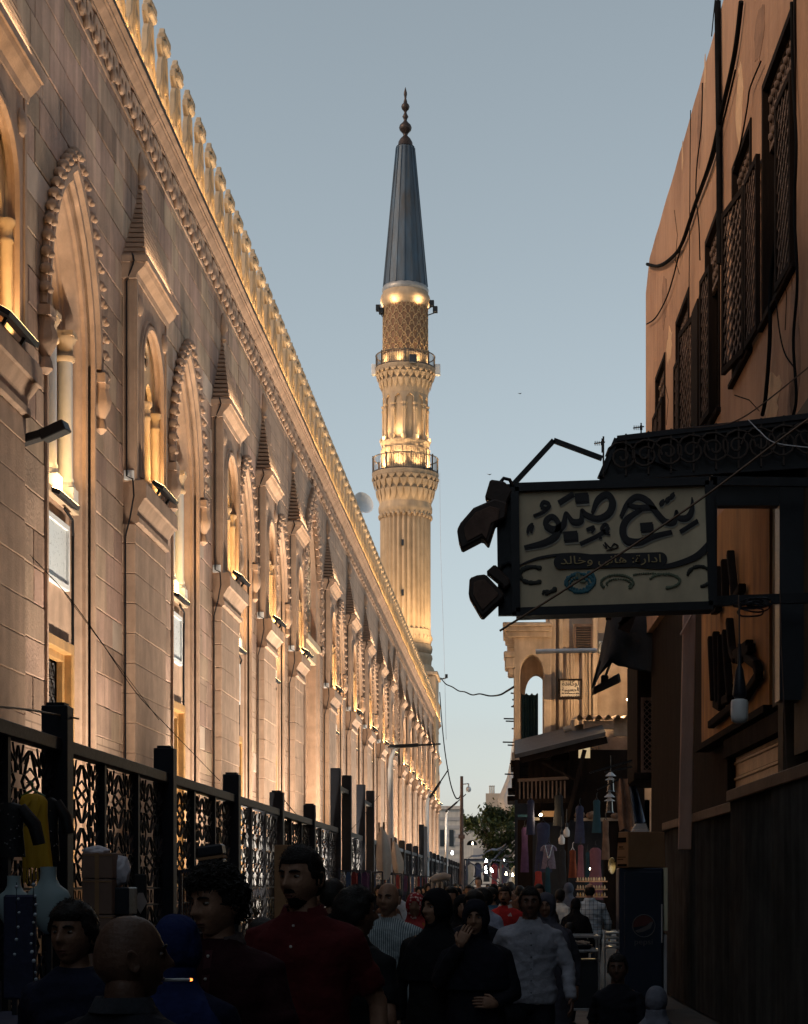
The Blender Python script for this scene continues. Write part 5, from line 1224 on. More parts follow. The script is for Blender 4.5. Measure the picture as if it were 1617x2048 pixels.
o = thing('plank_awning', 'sloping dark plank awning over the clothes shop', 'awning', P(1120, 1500, 42.5))
m = MB(); a, b = P(1030, 1509, 42.5), P(1212, 1464, 42.5); sl_ = Vector((0, 3, .55))
m.add([a, b, b + sl_, a + sl_, a - Vector((0, 0, .10)), b - Vector((0, 0, .10)), b + sl_ - Vector((0, 0, .1)), a + sl_ - Vector((0, 0, .1))], [(0, 1, 2, 3), (7, 6, 5, 4), (0, 4, 5, 1), (1, 5, 6, 2), (2, 6, 7, 3), (3, 7, 4, 0)]); part('awning_roof', m, mk('weathered_tin', (.07, .065, .065), .5, .25, 3, .15, 20, metal=.2), o)
m = MB(); m.bar(P(1040, 1520, 42.6), P(1215, 1480, 42.6), .07, .16); m.bar(P(1135, 1640, 42.6), P(1170, 1500, 42.6), .10); m.bar(P(1085, 1525, 42.6), P(1150, 1560, 42.6), .05); part('awning_beam', m, DKWOOD, o)
# clothes shop under the awning
shop = thing('clothes_shop', 'dark open clothes shop with a timber front under the plank awning', 'shop', P(1150, 1770, 43.5))
m = MB(); fb(m, 1058, 1140, 1520, 1645, 43.6, .15); fb(m, 1140, 1290, 1500, 1640, 43.9, .15); part('shop_front', m, DKWOOD, shop)
m = MB(); fb(m, 1036, 1066, 1640, 1810, 43.2, .5); fb(m, 1130, 1136, 1640, 1860, 43.3, .2); fb(m, 1210, 1250, 1640, 1860, 42.8, .5); part('shop_post', m, DKWOOD, shop)
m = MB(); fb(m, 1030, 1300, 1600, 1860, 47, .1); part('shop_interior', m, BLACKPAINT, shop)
m = MB(); fb(m, 1150, 1245, 1636, 1642, 42.7, .4); part('beam', m, HST, shop)
SHELF = mk('shelf_paint', (.32, .20, .14), .7, .2, 4, .1, 20)
WARE = [mk('ware_cream', (.36, .29, .21), .5, .3, 9, .1, 20, rand=.3), mk('ware_gold', (.42, .25, .07), .4, .3, 9, .1, 20, rand=.3)]
for k, v in enumerate((1762, 1778, 1793)):
    m = MB(); fb(m, 1153, 1216, v, v + 2.5, 40, .3); so_ = part('shelf', m, SHELF, shop)
    for j in range(11):
        if 1172 < 1155 + j * 5.6 < 1200 and k < 1: pass
        m = MB(); p_ = P(1156 + j * 5.4, v, 40.05); r_ = .022; m.lathe([(r_ * .7, 0), (r_, .015), (r_ * .9, .05), (r_ * .4, .065), (r_ * .6, .08)], 8, p_); part('jar', m, WARE[(j + k) % 2 if k == 2 else 0], so_, smooth=50)
lamp('shop_glow', 'POINT', P(1190, 1745, 39.6), P(1185, 1740, 39), 3, .08, color=(1, .75, .45))
m = MB(); m.ball(P(1184, 1738, 41.2), .05, 8, 6); part('shop_bulb', m, WBULB, shop)
def garment(u0, u1, v0, v1, Y, mat, label, vneck=False, flare=1.15, name='hanging_dress', cat='dress', sleeves=False, group='garments hanging at the clothes shop'):
    a, b = P(u0, v0, Y), P(u1, v1, Y); cx = (a.x + b.x) / 2; w = (b.x - a.x) / 2; h_ = a.z - b.z
    o = thing(name, label, cat, (cx, Y, a.z), group); m = MB(); rg = []; n = 28
    for f, s_ in ((0, .36), (.02, .62), (.06, .80), (.14, .78), (.35, .72), (.7, .9), (1, 1.0)):
        ring = []
        for j in range(n):
            t = 2 * PI * j / n; fold = 1 + .10 * f * math.sin(7 * t + f * 3)
            ring.append((cx + w * s_ * math.cos(t) * fold, Y + w * .28 * math.sin(t) * fold, a.z - h_ * f))
        rg.append(ring)
    m.rings(rg, True); part('dress_body', m, mat, o, smooth=60)
    if sleeves:
        m = MB()
        for s_ in (-1, 1): m.tube([(cx + s_ * w * .55, Y, a.z - h_ * .05), (cx + s_ * w * .95, Y, a.z - h_ * .16), (cx + s_ * w * 1.02, Y, a.z - h_ * .26)], [w * .2, w * .2, w * .17], 8)
        part('sleeve', m, mat, o, smooth=60)
    m = MB(); m.tube([(cx - w * .45, Y, a.z - .02), (cx, Y, a.z + .06), (cx + w * .45, Y, a.z - .02)], .012, 5); m.tube([(cx, Y, a.z + .06), (cx, Y, a.z + .14), (cx + .03, Y, a.z + .17)], .008, 5); part('hanger', m, WHITEPAINT if mat is RUST else IRON, o)
    if vneck:
        m = MB()
        rr = random.Random(int(u0))
        for k in range(16):
            f = k / 15
            for s_ in (-1, 1): m.ball((cx + s_ * w * (.5 - .42 * f), Y - w * .33, a.z - h_ * (.04 + .5 * f)), .018 * rr.uniform(.6, 1.2), 6, 4)
        part('sequin', m, STEELB, o)
    return o
STEELB = mk('bright_metal', (.6, .6, .62), .25, .1, 6, .02, 20, metal=.9)
NAVY = mk('navy_cloth', (.035, .045, .10), .8, .25, 6, .3, 30); MAUVE = mk('mauve_cloth', (.22, .09, .12), .8, .2, 6, .3, 30); RUST = mk('rust_cloth', (.22, .05, .02), .8, .2, 6, .3, 30); TEALC = mk('teal_cloth', (.015, .06, .085), .8, .2, 6, .3, 30); REDC = mk('red_cloth', (.35, .04, .03), .8, .25, 6, .3, 30); PURC = mk('sequin_cloth', (.16, .13, .20), .5, .4, 30, .3, 60, spec=.8)
garment(1070, 1104, 1646, 1745, 41.5, NAVY, 'navy long dress hanging highest at the shop front')
garment(1084, 1112, 1690, 1738, 41.0, PURC, 'glittering sequin top with a deep neckline over the navy dress', True, name='blouse', cat='blouse', sleeves=True)
garment(1069, 1086, 1743, 1778, 40.6, REDC, 'small red garment hanging low by the timber post', name='blouse', cat='blouse')
garment(1090, 1102, 1735, 1790, 40.8, TEALC, 'narrow blue garment hanging under the sequin top')
garment(1138, 1154, 1700, 1756, 41.2, RUST, 'rust red dress on a white hanger in the shop entrance')
garment(1177, 1206, 1696, 1800, 40.9, MAUVE, 'plain mauve sleeveless dress hanging behind the balding man')
garment(1171, 1180, 1704, 1770, 41.1, TEALC, 'thin teal scarf hanging beside the mauve dress', name='hanging_scarf', cat='scarf')
for (u, v, Y, lab) in ((1124, 1679, 40.2, 'lower dangling white glass lamp at the shop front'), (1134, 1664, 40.6, 'upper dangling white glass lamp at the shop front')):
    p_ = P(u, v, Y); o = thing('glass_lamp', lab, 'lamp', p_, 'white lamps hanging at the shop'); m = MB(); m.lathe([(.02, -.12), (.065, -.10), (.07, .02), (.03, .08), (.03, .10)], 12, p_); part('glass_shade', m, MARBLE, o, smooth=50); m = MB(); m.lathe([(.03, .10), (.035, .16), (.01, .2)], 10, p_); m.tube([p_ + Vector((0, 0, .2)), p_ + Vector((0, 0, .5))], .007, 5); part('lamp_cap', m, BLACKPAINT, o)
m = MB(); M_ = T(*P(1222, 1732, 38)) @ RZ(R(62)) @ RX(R(90)); m.lathe([(.001, 0), (.12, .004), (.155, .012), (.175, .03), (.165, .036), (.14, .018)], 24, (0, 0, 0), None, True, M_); solo('brass_tray', m, mk('brass', (.55, .32, .10), .3, .15, 5, .03, 20, metal=.9), 'round brass tray hanging edge-on beside the cardboard box', 'tray', P(1222, 1732, 38), smooth=40)
# lanterns
for (u, v0, lab) in ((1222, 1540, 'upper tin lantern with a double conical cap'), (1220, 1582, 'lower tin lantern with a conical cap and glass cage')):
    p_ = P(u, v0, 38); o = thing('tin_lantern', lab + ' hanging by the ragged cloth', 'lantern', p_, 'tin lanterns'); s_ = .0103
    m = MB(); m.lathe([(.005, .0), (.03, -.05), (.115, -.13), (.03, -.135), (.04, -.16), (.12, -.21), (.02, -.215)], 8, p_); part('lantern_cap', m, GREYPAINT, o)
    m = MB(); m.lathe([(.06, -.215), (.07, -.42), (.09, -.45)], 8, p_); part('lantern_glass', m, DARKGLASS, o)
    m = MB(); m.tube([p_ + Vector((0, 0, -.01)), p_ + Vector((0, 0, .3))], .008, 5); part('lantern_chain', m, IRON, o)
# ragged cloth, blue tarp, lit house behind
def drape(name, label, cat, uv, Y, mat, wob=.06):
    (ul, ur, vt), (bl, br, vb) = uv; m = MB(); n, k = 16, 12; vs = []
    for i in range(k + 1):
        f = i / k
        for j in range(n + 1):
            g_ = j / n; u = (ul + (ur - ul) * g_) * (1 - f) + (bl + (br - bl) * g_) * f; v = vt + (vb - vt) * f + 2.5 * math.sin(g_ * 9 + 2) * f
            p_ = P(u, v, Y); p_.y += wob * math.sin(g_ * 11 + f * 2.2) + .02 * math.sin(f * 9 + g_ * 4); vs.append(p_)
    fs = [(i * (n + 1) + j, i * (n + 1) + j + 1, (i + 1) * (n + 1) + j + 1, (i + 1) * (n + 1) + j) for i in range(k) for j in range(n)]
    vs2 = [p_ + Vector((0, .012, 0)) for p_ in vs]; N_ = len(vs)
    m.add(vs + vs2, fs + [tuple(N_ + a for a in reversed(f)) for f in fs]); return solo(name, m, mat, label, cat, P((bl + br) / 2, vb, Y), smooth=60)
RAG = mk('ragged_cloth', (.26, .16, .11), .9, .4, 5, .4, 20, streak=.3)
drape('ragged_cloth', 'ragged tan cloth draped at the corner of the clothes shop', 'cloth', ((1229, 1256, 1558), (1240, 1272, 1660)), 36, RAG)
drape('blue_tarpaulin', 'narrow dark blue tarpaulin strip hanging by the pale house corner', 'tarpaulin', ((1253, 1272, 1568), (1266, 1292, 1646)), 36.5, TARP)
o = thing('pale_house', 'sunlit pale house corner glimpsed behind the dark wooden bay', 'house', P(1310, 1770, 47))
m = MB(); fb(m, 1290, 1340, 1300, 1775, 47, 3); part('wall', m, HPL, o); m = MB(); fb(m, 1312, 1338, 1552, 1568, 46.9, .1); part('window', m, DKWOOD, o); m = MB(); m.bar(P(1312, 1582, 46.9), P(1336, 1566, 46.9), .05); m.bar(P(1310, 1624, 46.9), P(1338, 1612, 46.9), .04); part('bracket', m, IRON, o)
# lit bulb on the hotel wall and floodlight
p_ = P(1262, 1399, 46); o = thing('wall_bulb', 'bright warm bulb glowing on the plaster wall under the dark canopy', 'light bulb', p_); m = MB(); m.ball(p_, (.10, .08, .06), 12, 8); part('glass', m, WBULB, o, smooth=60); m = MB(); m.bar(p_, p_ + Vector((.25, .1, .05)), .05); part('socket', m, IRON, o)
lamp('wall_bulb_light', 'POINT', P(1258, 1394, 45.6), p_, 260, .08, color=(1, .66, .34))
o = thing('street_floodlight', 'dark wide floodlight hanging from the wooden bay before the hotel wall', 'floodlight', P(1212, 1345, 34)); m = MB()
a = [P(u, v, 34) for u, v in ((1184, 1392), (1188, 1374), (1236, 1348), (1240, 1366))]; b = [p_ + Vector((.05, .35, .06)) for p_ in a]
m.add(a + b, [(3, 2, 1, 0), (4, 5, 6, 7), (0, 1, 5, 4), (1, 2, 6, 5), (2, 3, 7, 6), (3, 0, 4, 7)]); part('reflector', m, HOOD, o, bevel=.01); m = MB(); fb(m, 1203, 1218, 1350, 1366, 34, .15); m.bar(P(1212, 1352, 34), P(1222, 1325, 34), .05); part('ballast_box', m, HOOD, o, bevel=.02)
# wooden bay and its cloth canopy
bay_ = thing('wooden_bay', 'dark projecting wooden bay with diamond lattice and a sagging cloth canopy', 'bay window', P(1320, 1560, 34.5))
m = MB(); fb(m, 1275, 1372, 1300, 1560, 34.5, 3); fb(m, 1268, 1300, 1545, 1560, 34.2, 3); part('bay_body', m, DKWOOD, bay_, bevel=.02)
a, b = P(1285, 1545, 34.4), P(1318, 1400, 34.4)
for (u0, u1) in ((1283, 1312), (1322, 1366)):
    a, b = P(u0, 1545, 34.35), P(u1, 1395, 34.35)
    fm, lt = lattice_leaf(b.x - a.x, b.z - a.z, .05, .11, T(a.x, 34.38, a.z) @ M_FRONT, .016); fm.add(lt.v, lt.f); part('lattice', fm, LATW, bay_)
m = MB(); fb(m, 1308, 1324, 1345, 1552, 34.2, .2); part('corner_post', m, LATW, bay_)
m = MB(); rr = random.Random(3)
vs = []; n = 22
edge = [(1186, 1372), (1192, 1345), (1200, 1318), (1206, 1290), (1212, 1262), (1216, 1236), (1240, 1230), (1290, 1226), (1340, 1222), (1375, 1222)]
low = [(1190, 1374), (1200, 1352), (1214, 1335), (1228, 1322), (1240, 1328), (1255, 1330), (1275, 1338), (1300, 1340), (1340, 1345), (1375, 1345)]
for (a, b) in zip(edge, low):
    for k in range(5):
        f = k / 4; p_ = P(a[0] + (b[0] - a[0]) * f, a[1] + (b[1] - a[1]) * f, 33.5); p_.y += .12 * math.sin(a[0] * .09 + f * 5); vs.append(p_)
fs = [(i * 5 + k, (i + 1) * 5 + k, (i + 1) * 5 + k + 1, i * 5 + k + 1) for i in range(len(edge) - 1) for k in range(4)]; N_ = len(vs)
m.add(vs + [p_ + Vector((0, .4, .02)) for p_ in vs], fs + [tuple(N_ + q for q in reversed(f)) for f in fs]); part('cloth_canopy', m, DKTARP, bay_, smooth=60)
m = MB()
for (a, b, w) in (((1266, 1215), (1248, 1262), .22), ((1216, 1215), (1218, 1240), .10), ((1122, 1300), (1192, 1300), .01), ((1258, 1225), (1290, 1215), .08), ((1240, 1250), (1275, 1222), .08)):
    if w > .05: m.bar(P(*a, 33), P(*b, 33), w, .08, (0, 1, 0))
part('strut', m, DKWOOD, bay_)
m = MB(); m.tube([P(1072, 1303, 40), P(1195, 1301, 40)], .05, 8); solo('horizontal_pole', m, GREYPAINT, 'pale horizontal pole sticking out across the loggia arch', 'pole', P(1195, 1301, 40), smooth=60)
m = MB()
for a, b in (((1210, 1545), (1296, 1528), ), ((1180, 1546), (1296, 1512))): m.bar(P(*a, 36), P(*b, 36), .035)
m.bar(P(1195, 1580, 36), P(1245, 1556, 36), .03); solo('awning_arm', m, IRON, 'thin iron awning arms reaching out from the wooden bay', 'awning arm', P(1296, 1520, 36))

# ================================================================ fridge, boxes, cart, goods
fr = thing('drinks_fridge', 'tall dark blue drinks fridge with a faded round logo, standing before the hoarding', 'fridge', P(1286, 2024, 24))
FRB = mk('fridge_blue', (.010, .022, .05), .45, .15, 1, .0, 20)
a, b = P(1238, 2022, 24), P(1328, 1736, 24)
m = MB(); m.box(a.x, b.x, 24, 24.62, .02, b.z); part('fridge_body', m, FRB, fr, bevel=.015)
m = MB(); m.box(a.x + .07, b.x - .02, 23.965, 23.998, .18, b.z - .05); part('fridge_door', m, mk('fridge_door', (.010, .022, .048), .4, .15, 1, .0, 20), fr, bevel=.01)
m = MB(); m.box(b.x + .003, b.x + .055, 24.0, 24.3, 1.05, b.z); part('side_panel', m, mk('yellowed_white', (.80, .76, .55), .5, .1, 3, .05, 20), fr, bevel=.006)
m = MB(); m.box(b.x + .003, b.x + .045, 24.0, 24.3, .1, 1.0); part('side_panel', m, GREYPAINT, fr, bevel=.006)
pc = P(1288, 1852, 24); r_ = .145; y_ = 23.955
DIM = mk('faded_logo_grey', (.11, .11, .12), .5, .2, 4, 0); DIMR = mk('faded_logo_red', (.10, .03, .03), .5, .2, 4, 0)
m = MB(); m.tube([(pc.x + r_ * math.cos(2 * PI * i / 32), y_, pc.z + r_ * math.sin(2 * PI * i / 32)) for i in range(33)], .006, 4, caps=False); part('logo_ring', m, DIM, fr)
top = [(r_ * .93 * math.cos(R(t)), r_ * .93 * math.sin(R(t))) for t in range(20, 196, 8)] + [(-.06, -.01), (.02, .0), (.09, .05)]
part('logo_field', plate([top], .006, T(pc.x, y_, pc.z) @ M_FRONT), DIMR, fr)
sw = [(-.115, -.065), (-.03, -.03), (.05, .01), (.10, .08), (.12, .045), (.085, -.035), (.0, -.075), (-.08, -.09)]
part('logo_wave', plate([sw], .006, T(pc.x, y_, pc.z) @ M_FRONT), DIM, fr)
part('logo_text', text_mb('pepsi', 36 * 24 / F, 14 * 24 / F, .006, T(*P(1288, 1886, 23.955)) @ M_FRONT), DIM, fr)
m = MB(); m.box(b.x - .035, b.x - .02, 23.93, 23.96, .9, 1.4); part('handle', m, GREYPAINT, fr)
CARD = mk('cardboard', (.33, .19, .095), .85, .15, 3, .1, 30, rand=.12)
o = thing('cardboard_box', 'big printed cardboard box lying on top of the drinks fridge', 'box', P(1290, 1736, 24))
z0 = P(0, 1735.5, 24).z; z1 = P(0, 1664, 24).z; m = MB(); m.add([(a.x - .03, 24.05, z0), (a.x + .12, 23.93, z0), (b.x + .03, 24.1, z0), (b.x - .1, 24.55, z0), (a.x, 24.05, z1), (a.x + .12, 23.93, z1), (b.x + .02, 24.1, z1), (b.x - .1, 24.55, z1)], [(3, 2, 1, 0), (4, 5, 6, 7), (0, 1, 5, 4), (1, 2, 6, 5), (2, 3, 7, 6), (3, 0, 4, 7)]); part('box_body', m, CARD, o, bevel=.006)
m = MB()
e0, e1 = Vector((a.x - .03, 24.05, 0)), Vector((a.x + .12, 23.93, 0)); nn = Vector((-.6, -.75, 0)) * .004
for (f0, f1, h0, h1) in ((.08, .85, .70, .84), (.25, .6, .56, .59), (.2, .7, .51, .53), (.12, .8, .28, .30), (.12, .6, .22, .24), (.12, .9, .03, .10)):
    q0, q1 = e0.lerp(e1, f0) + nn, e0.lerp(e1, f1) + nn; H_ = z1 - z0
    m.add([(q0.x, q0.y, z0 + H_ * h0), (q1.x, q1.y, z0 + H_ * h0), (q1.x, q1.y, z0 + H_ * h1), (q0.x, q0.y, z0 + H_ * h1)], [(0, 1, 2, 3)])
part('box_print', m, DKWOOD, o, kind='stuff')
m = MB()
for k in range(5): m.box(P(1266, 0, 24).x + .012 * k, P(1300, 0, 24).x - .01 * k, 24.05, 24.4, z1 + .003 + .022 * k, z1 + .020 + .022 * k)
solo('paper_stack', m, WHITEPAINT, 'small stack of papers on the cardboard box above the fridge', 'papers', (P(1283, 0, 24).x, 24.2, z1))
# serving cart
ct = thing('steel_cart', 'steel framed serving cart with a pan of food behind the grey shirted man', 'cart', P(1160, 2000, 20))
x0, x1 = P(1122, 0, 20).x, P(1199, 0, 20).x; zt = P(0, 1874, 20).z; zm = P(0, 1903, 20).z
CH_ = mk('cart_steel', (.45, .45, .46), .3, .15, 5, .03, 20, metal=.8)
m = MB()
for x in (x0, x1):
    for y in (20, 20.7): m.bar((x, y, .12), (x, y, zt), .025)
for z_ in (zt, zm, .3):
    for y in (20, 20.7): m.bar((x0, y, z_), (x1, y, z_), .025)
    for x in (x0, x1): m.bar((x, 20, z_), (x, 20.7, z_), .025)
part('cart_frame', m, CH_, ct, bevel=.003)
m = MB(); m.box(x0, x1, 20, 20.7, zm - .02, zm - .008); m.box(x0, x1, 20.05, 20.7, .3, .31); m.box(x0 + .02, x1 - .02, 20.1, 20.65, .32, zm - .1); part('cart_body', m, BLACKPAINT, ct)
c = P(1162, 1896, 20.3); m = MB(); m.lathe([(.10, -.02), (.12, 0), (.135, .035), (.128, .037), (.112, .005), (.0, .004)], 24, c); po = part('pan', m, STEEL, ct, smooth=40)
m = MB(); rr = random.Random(8)
for k in range(34):
    t, q = rr.uniform(0, 6.3), rr.uniform(0, .10); m.ball((c.x + q * math.cos(t), c.y + q * math.sin(t), c.z + .04 + rr.uniform(0, .03)), (.025, .02, .015), 6, 4)
part('food', m, mk('pale_food', (.55, .43, .34), .6, .2, 9, .2, 30), po, smooth=60)
for (sx, sy) in ((x0, 20), (x1, 20), (x0, 20.7), (x1, 20.7)):
    m = MB(); M_ = T(sx, sy, .06) @ RY(PI / 2); m.lathe([(.02, -.015), (.06, -.015), (.06, .015), (.02, .015)], 14, (0, 0, 0), None, True, M_); part('wheel', m, BLACKPAINT, ct, smooth=40)
tr_ = thing('tray_rack', 'small steel rack of shallow trays between the cart and the fridge', 'rack', P(1224, 2000, 22))
x0, x1 = P(1211, 0, 22).x, P(1238, 0, 22).x; m = MB()
for x in (x0, x1): m.bar((x, 22, 0), (x, 22, P(0, 1860, 22).z), .02)
part('rack_frame', m, CH_, tr_)
for v in (1868, 1878, 1888, 1897): m = MB(); z_ = P(0, v, 22).z; m.box(x0, x1, 21.9, 22.3, z_, z_ + .022); part('tray', m, CH_, tr_, bevel=.004)

# goods displayed along the fence
def at(u, v, Y): return P(u, v, Y)
YEL = mk('yellow_cloth', (.52, .30, .015), .7, .25, 8, .25, 30, stretch=(1, 1, .15))
def yellow():
    c = at(66, 1588, 12.5); o = thing('yellow_blouse', 'fringed yellow blouse on a hanger before the lattice fence', 'blouse', c); m = MB(); rg = []; n = 40; L_ = .50
    for f, w, d in ((0, .035, .03), (.03, .075, .04), (.10, .095, .05), (.3, .088, .05), (.6, .090, .05), (1, .10, .05)):
        rg.append([(c.x + w * math.cos(2 * PI * j / n) * (1 + .06 * f * math.sin(11 * 2 * PI * j / n)) + .03 * f, c.y + d * math.sin(2 * PI * j / n) * (1 + .15 * f * math.sin(9 * 2 * PI * j / n)), c.z - L_ * f) for j in range(n)])
    m.rings(rg); part('cloth_body', m, YEL, o, smooth=60)
    m = MB(); m.add([(c.x - .05, c.y - .055, c.z - .02), (c.x + .01, c.y - .065, c.z - .04), (c.x - .03, c.y - .07, c.z - .10)], [(0, 1, 2)]); m.add([(c.x + .05, c.y - .055, c.z - .02), (c.x + .07, c.y - .065, c.z - .07), (c.x + .03, c.y - .07, c.z - .20)], [(0, 1, 2)]); part('collar', m, YEL, o)
    m = MB()
    for j in range(26):
        t = 2 * PI * j / 26; x = c.x + .03 + .095 * math.cos(t); y = c.y + .05 * math.sin(t); m.bar((x, y, c.z - L_ + .01), (x + .004 * math.sin(j), y, c.z - L_ - .09 - .02 * math.sin(j * 2.3)), .008)
    part('fringe', m, YEL, o)
    m = MB(); m.tube([(c.x - .08, c.y, c.z - .02), (c.x, c.y, c.z + .03), (c.x + .08, c.y, c.z - .02)], .010, 6); m.tube([(c.x, c.y, c.z + .03), (c.x - .005, c.y, c.z + .07), (c.x - .02, c.y + .01, c.z + .085)], .009, 6); part('hanger', m, mk('green_plastic', (.05, .11, .03), .4, .2, 5, 0), o)
yellow()
SEQ = mk('black_sequin', (.008, .008, .010), .55, .5, 60, .2, 90, spec=.3)
def blk(u, v, Y, w, L_, label, mat):
    c = at(u, v, Y); o = thing('black_blouse', label, 'blouse', c, 'black tops hanging by the fence'); m = MB(); rg = []; n = 24
    for f, s_ in ((0, .4), (.05, .85), (.15, 1), (.5, .85), (1, 1)): rg.append([(c.x + w * s_ * math.cos(2 * PI * j / n) * (1 + .08 * f * math.sin(6 * PI * j / n)), c.y + .05 * math.sin(2 * PI * j / n), c.z - L_ * f) for j in range(n)])
    m.rings(rg); part('cloth_body', m, mat, o, smooth=60); m = MB()
    for s_ in (-1, 1): m.tube([(c.x + s_ * w * .7, c.y, c.z - .03), (c.x + s_ * w * 1.6, c.y, c.z - .14), (c.x + s_ * w * 1.9, c.y, c.z - .26)], [.04, .045, .04], 8)
    part('sleeve', m, mat, o, smooth=60); m = MB(); rr = random.Random(int(u) + 5)
    for k in range(26):
        t = rr.uniform(PI, 2 * PI); f = rr.uniform(.1, 1); m.ball((c.x + w * 1.0 * math.cos(t), c.y + .058 * math.sin(t), c.z - L_ * f), .006, 5, 4)
    part('sequin', m, STEELB, o)
blk(18, 1606, 11.6, .10, .34, 'black sequinned top hanging next to the yellow blouse', SEQ)
blk(98, 1596, 13.4, .075, .46, 'narrow black top with a beaded edge between yellow blouse and fence post', SEQ)
BUST = mk('display_bust', (.30, .40, .42), .45, .12, 3, .03, 20)
def bust(u, v, Y, s, label):
    c = at(u, v, Y); o = thing('display_bust', label, 'mannequin', c, 'necklace busts on the stall'); m = MB(); n = 24; rg = []
    for z_, w, d in ((0, .055, .05), (-.03, .053, .05), (-.08, .055, .055), (-.12, .075, .06), (-.16, .13, .07), (-.20, .15, .075), (-.26, .14, .08), (-.34, .11, .075), (-.42, .06, .05), (-.45, .02, .02)): rg.append([(c.x + s * w * math.cos(2 * PI * j / n), c.y + s * d * math.sin(2 * PI * j / n), c.z + s * z_) for j in range(n)])
    m.rings(rg); part('bust_form', m, BUST, o, smooth=70)
    m = MB(); m.bar((c.x, c.y + .02, c.z - .3 * s), (c.x, c.y + .02, .85), .03); part('bust_stand', m, BLACKPAINT, o)
bust(97, 1734, 10.5, .85, 'pale blue-grey necklace bust with nothing on its neck, on the jewellery stall')
bust(28, 1752, 11.2, .75, 'second pale necklace bust, half hidden at the edge of the jewellery stall')
st_ = thing('jewellery_stall', 'dark cloth covered jewellery stall in front of the lattice fence', 'market stall', (-2.75, 9.6, 0))
m = MB(); m.box(-3.3, -2.25, 8.4, 11.6, 0, .86); part('stall_cloth', m, GARM[0], st_, bevel=.03); m = MB()
for y in (8.5, 11.5):
    for x in (-3.2, -2.4): m.bar((x, y, .86), (x, y, 1.05), .03)
part('stall_frame', m, STEEL, st_)
m = MB(); fb(m, 6, 70, 1790, 2000, 8.9, .04); part('velvet_board', m, GARM[0], st_, bevel=.01)
PEARL = mk('pearl', (.42, .50, .58), .2, .2, 5, 0, spec=.9)
for j, (u, lab) in enumerate(((33, 'dim row of beads on the dark velvet board, near its edge'), (67, 'brightest string of pale pearls hanging on the dark velvet board'))):
    o = thing('bead_string', lab, 'necklace', at(u, 1780, 8.8), 'bead strings on the stall'); rr = random.Random(j)
    n = (6, 13)[j]
    for k in range(n):
        v = 1772 + k * (27 if j == 0 else 19) + rr.uniform(-3, 3); p_ = at(u + 5 * math.sin(k * .8), v, 8.75); m = MB(); r_ = (.008, .0085)[j] * rr.uniform(.75, 1.2); m.ball(p_, r_, 10, 8); part('bead', m, PEARL, o, smooth=60)
    m = MB(); m.tube([at(u, 1765, 8.8), at(u, 1765 + n * 21, 8.8)], .002, 4); part('thread', m, BLACKPAINT, o)
BOXC = mk('stall_cardboard', (.20, .13, .10), .9, .15, 3, .1, 30, rand=.15)
for (v0, v1, u0, u1, lab) in ((1706, 1758, 163, 225, 'open cardboard box with plastic sticking out, on top of another by the fence'), (1759, 1830, 164, 224, 'plain cardboard box under the open one by the fence'), (1831, 1990, 160, 226, 'lowest cardboard box standing on the ground under two others by the fence')):
    a, b = at(u0, v1, 13.2), at(u1, v0, 13.2); m = MB(); m.box(a.x, b.x, 13.2, 13.55, max(.0, a.z + .002) if v1 < 1990 else 0.0, b.z); o = thing('cardboard_box', lab, 'box', ((a.x + b.x) / 2, 13.4, max(0, a.z)), 'cardboard boxes by the fence'); part('box_body', m, BOXC, o, bevel=.006)
    m = MB(); m.box((a.x + b.x) / 2 - .015, (a.x + b.x) / 2 + .015, 13.195, 13.199, max(.01, a.z), b.z); m.box(a.x, b.x, 13.196, 13.199, b.z - .02, b.z - .012); part('tape', m, CARD, o)
PLB = mk('plastic_bag', (.62, .60, .66), .35, .15, 8, .4, 18)
def bag(c, r_, label, seed, mat=PLB, sq=(1, .8, 1.1)):
    bm = bmesh.new(); bmesh.ops.create_icosphere(bm, subdivisions=4, radius=1); rr = Vector((seed * 3.1, seed, 0))
    for v in bm.verts:
        n_ = v.co.normalized(); d = 1 + .22 * noise.noise(n_ * 2.1 + rr) + .16 * (1 - abs(noise.noise(n_ * 4.3 + rr))) - .1 + .05 * noise.noise(n_ * 11 + rr); v.co = Vector((n_.x * sq[0], n_.y * sq[1], n_.z * sq[2])) * d * r_
    me = bpy.data.meshes.new('plastic_bag'); bm.to_mesh(me); bm.free(); me.shade_smooth(); o = link('plastic_bag', me, mat, None, c); return tag(o, label, 'plastic bag')
bag(at(240, 1742, 13.4), .082, 'puffy white plastic bag beside the open cardboard box', 1, sq=(.9, .7, 1.3)); bag(at(192, 1703, 13.38), .07, 'crumpled pinkish plastic sticking out of the open cardboard box', 2, sq=(1.35, .8, .55))
m = MB(); a, b = at(226, 1830, 13.3), at(258, 1775, 13.3); m.box(a.x, b.x, 13.3, 13.6, a.z, b.z); m.box(a.x, b.x, 13.3, 13.6, 0, a.z - .01); solo('black_crate', m, BLACKPAINT, 'black crates stacked under the puffy white bag', 'crate', ((a.x + b.x) / 2, 13.45, 0), bevel=.008)
o = thing('printed_bag', 'printed bag with a pale diamond shape hanging on the fence', 'bag', at(280, 1760, 14)); m = MB(); a, b = at(268, 1860, 14), at(292, 1748, 14); m.box(a.x, b.x, 14, 14.05, a.z, b.z); part('bag_body', m, GARM[2], o, bevel=.01)
c = at(281, 1806, 13.99); pl = plate([[(-.045, 0), (-.015, .075), (.02, .075), (.05, 0), (.0, -.085)]], .008, T(*c) @ M_FRONT); part('bag_print', pl, mk('bag_print', (.34, .29, .27), .7, .2, 8, 0), o)
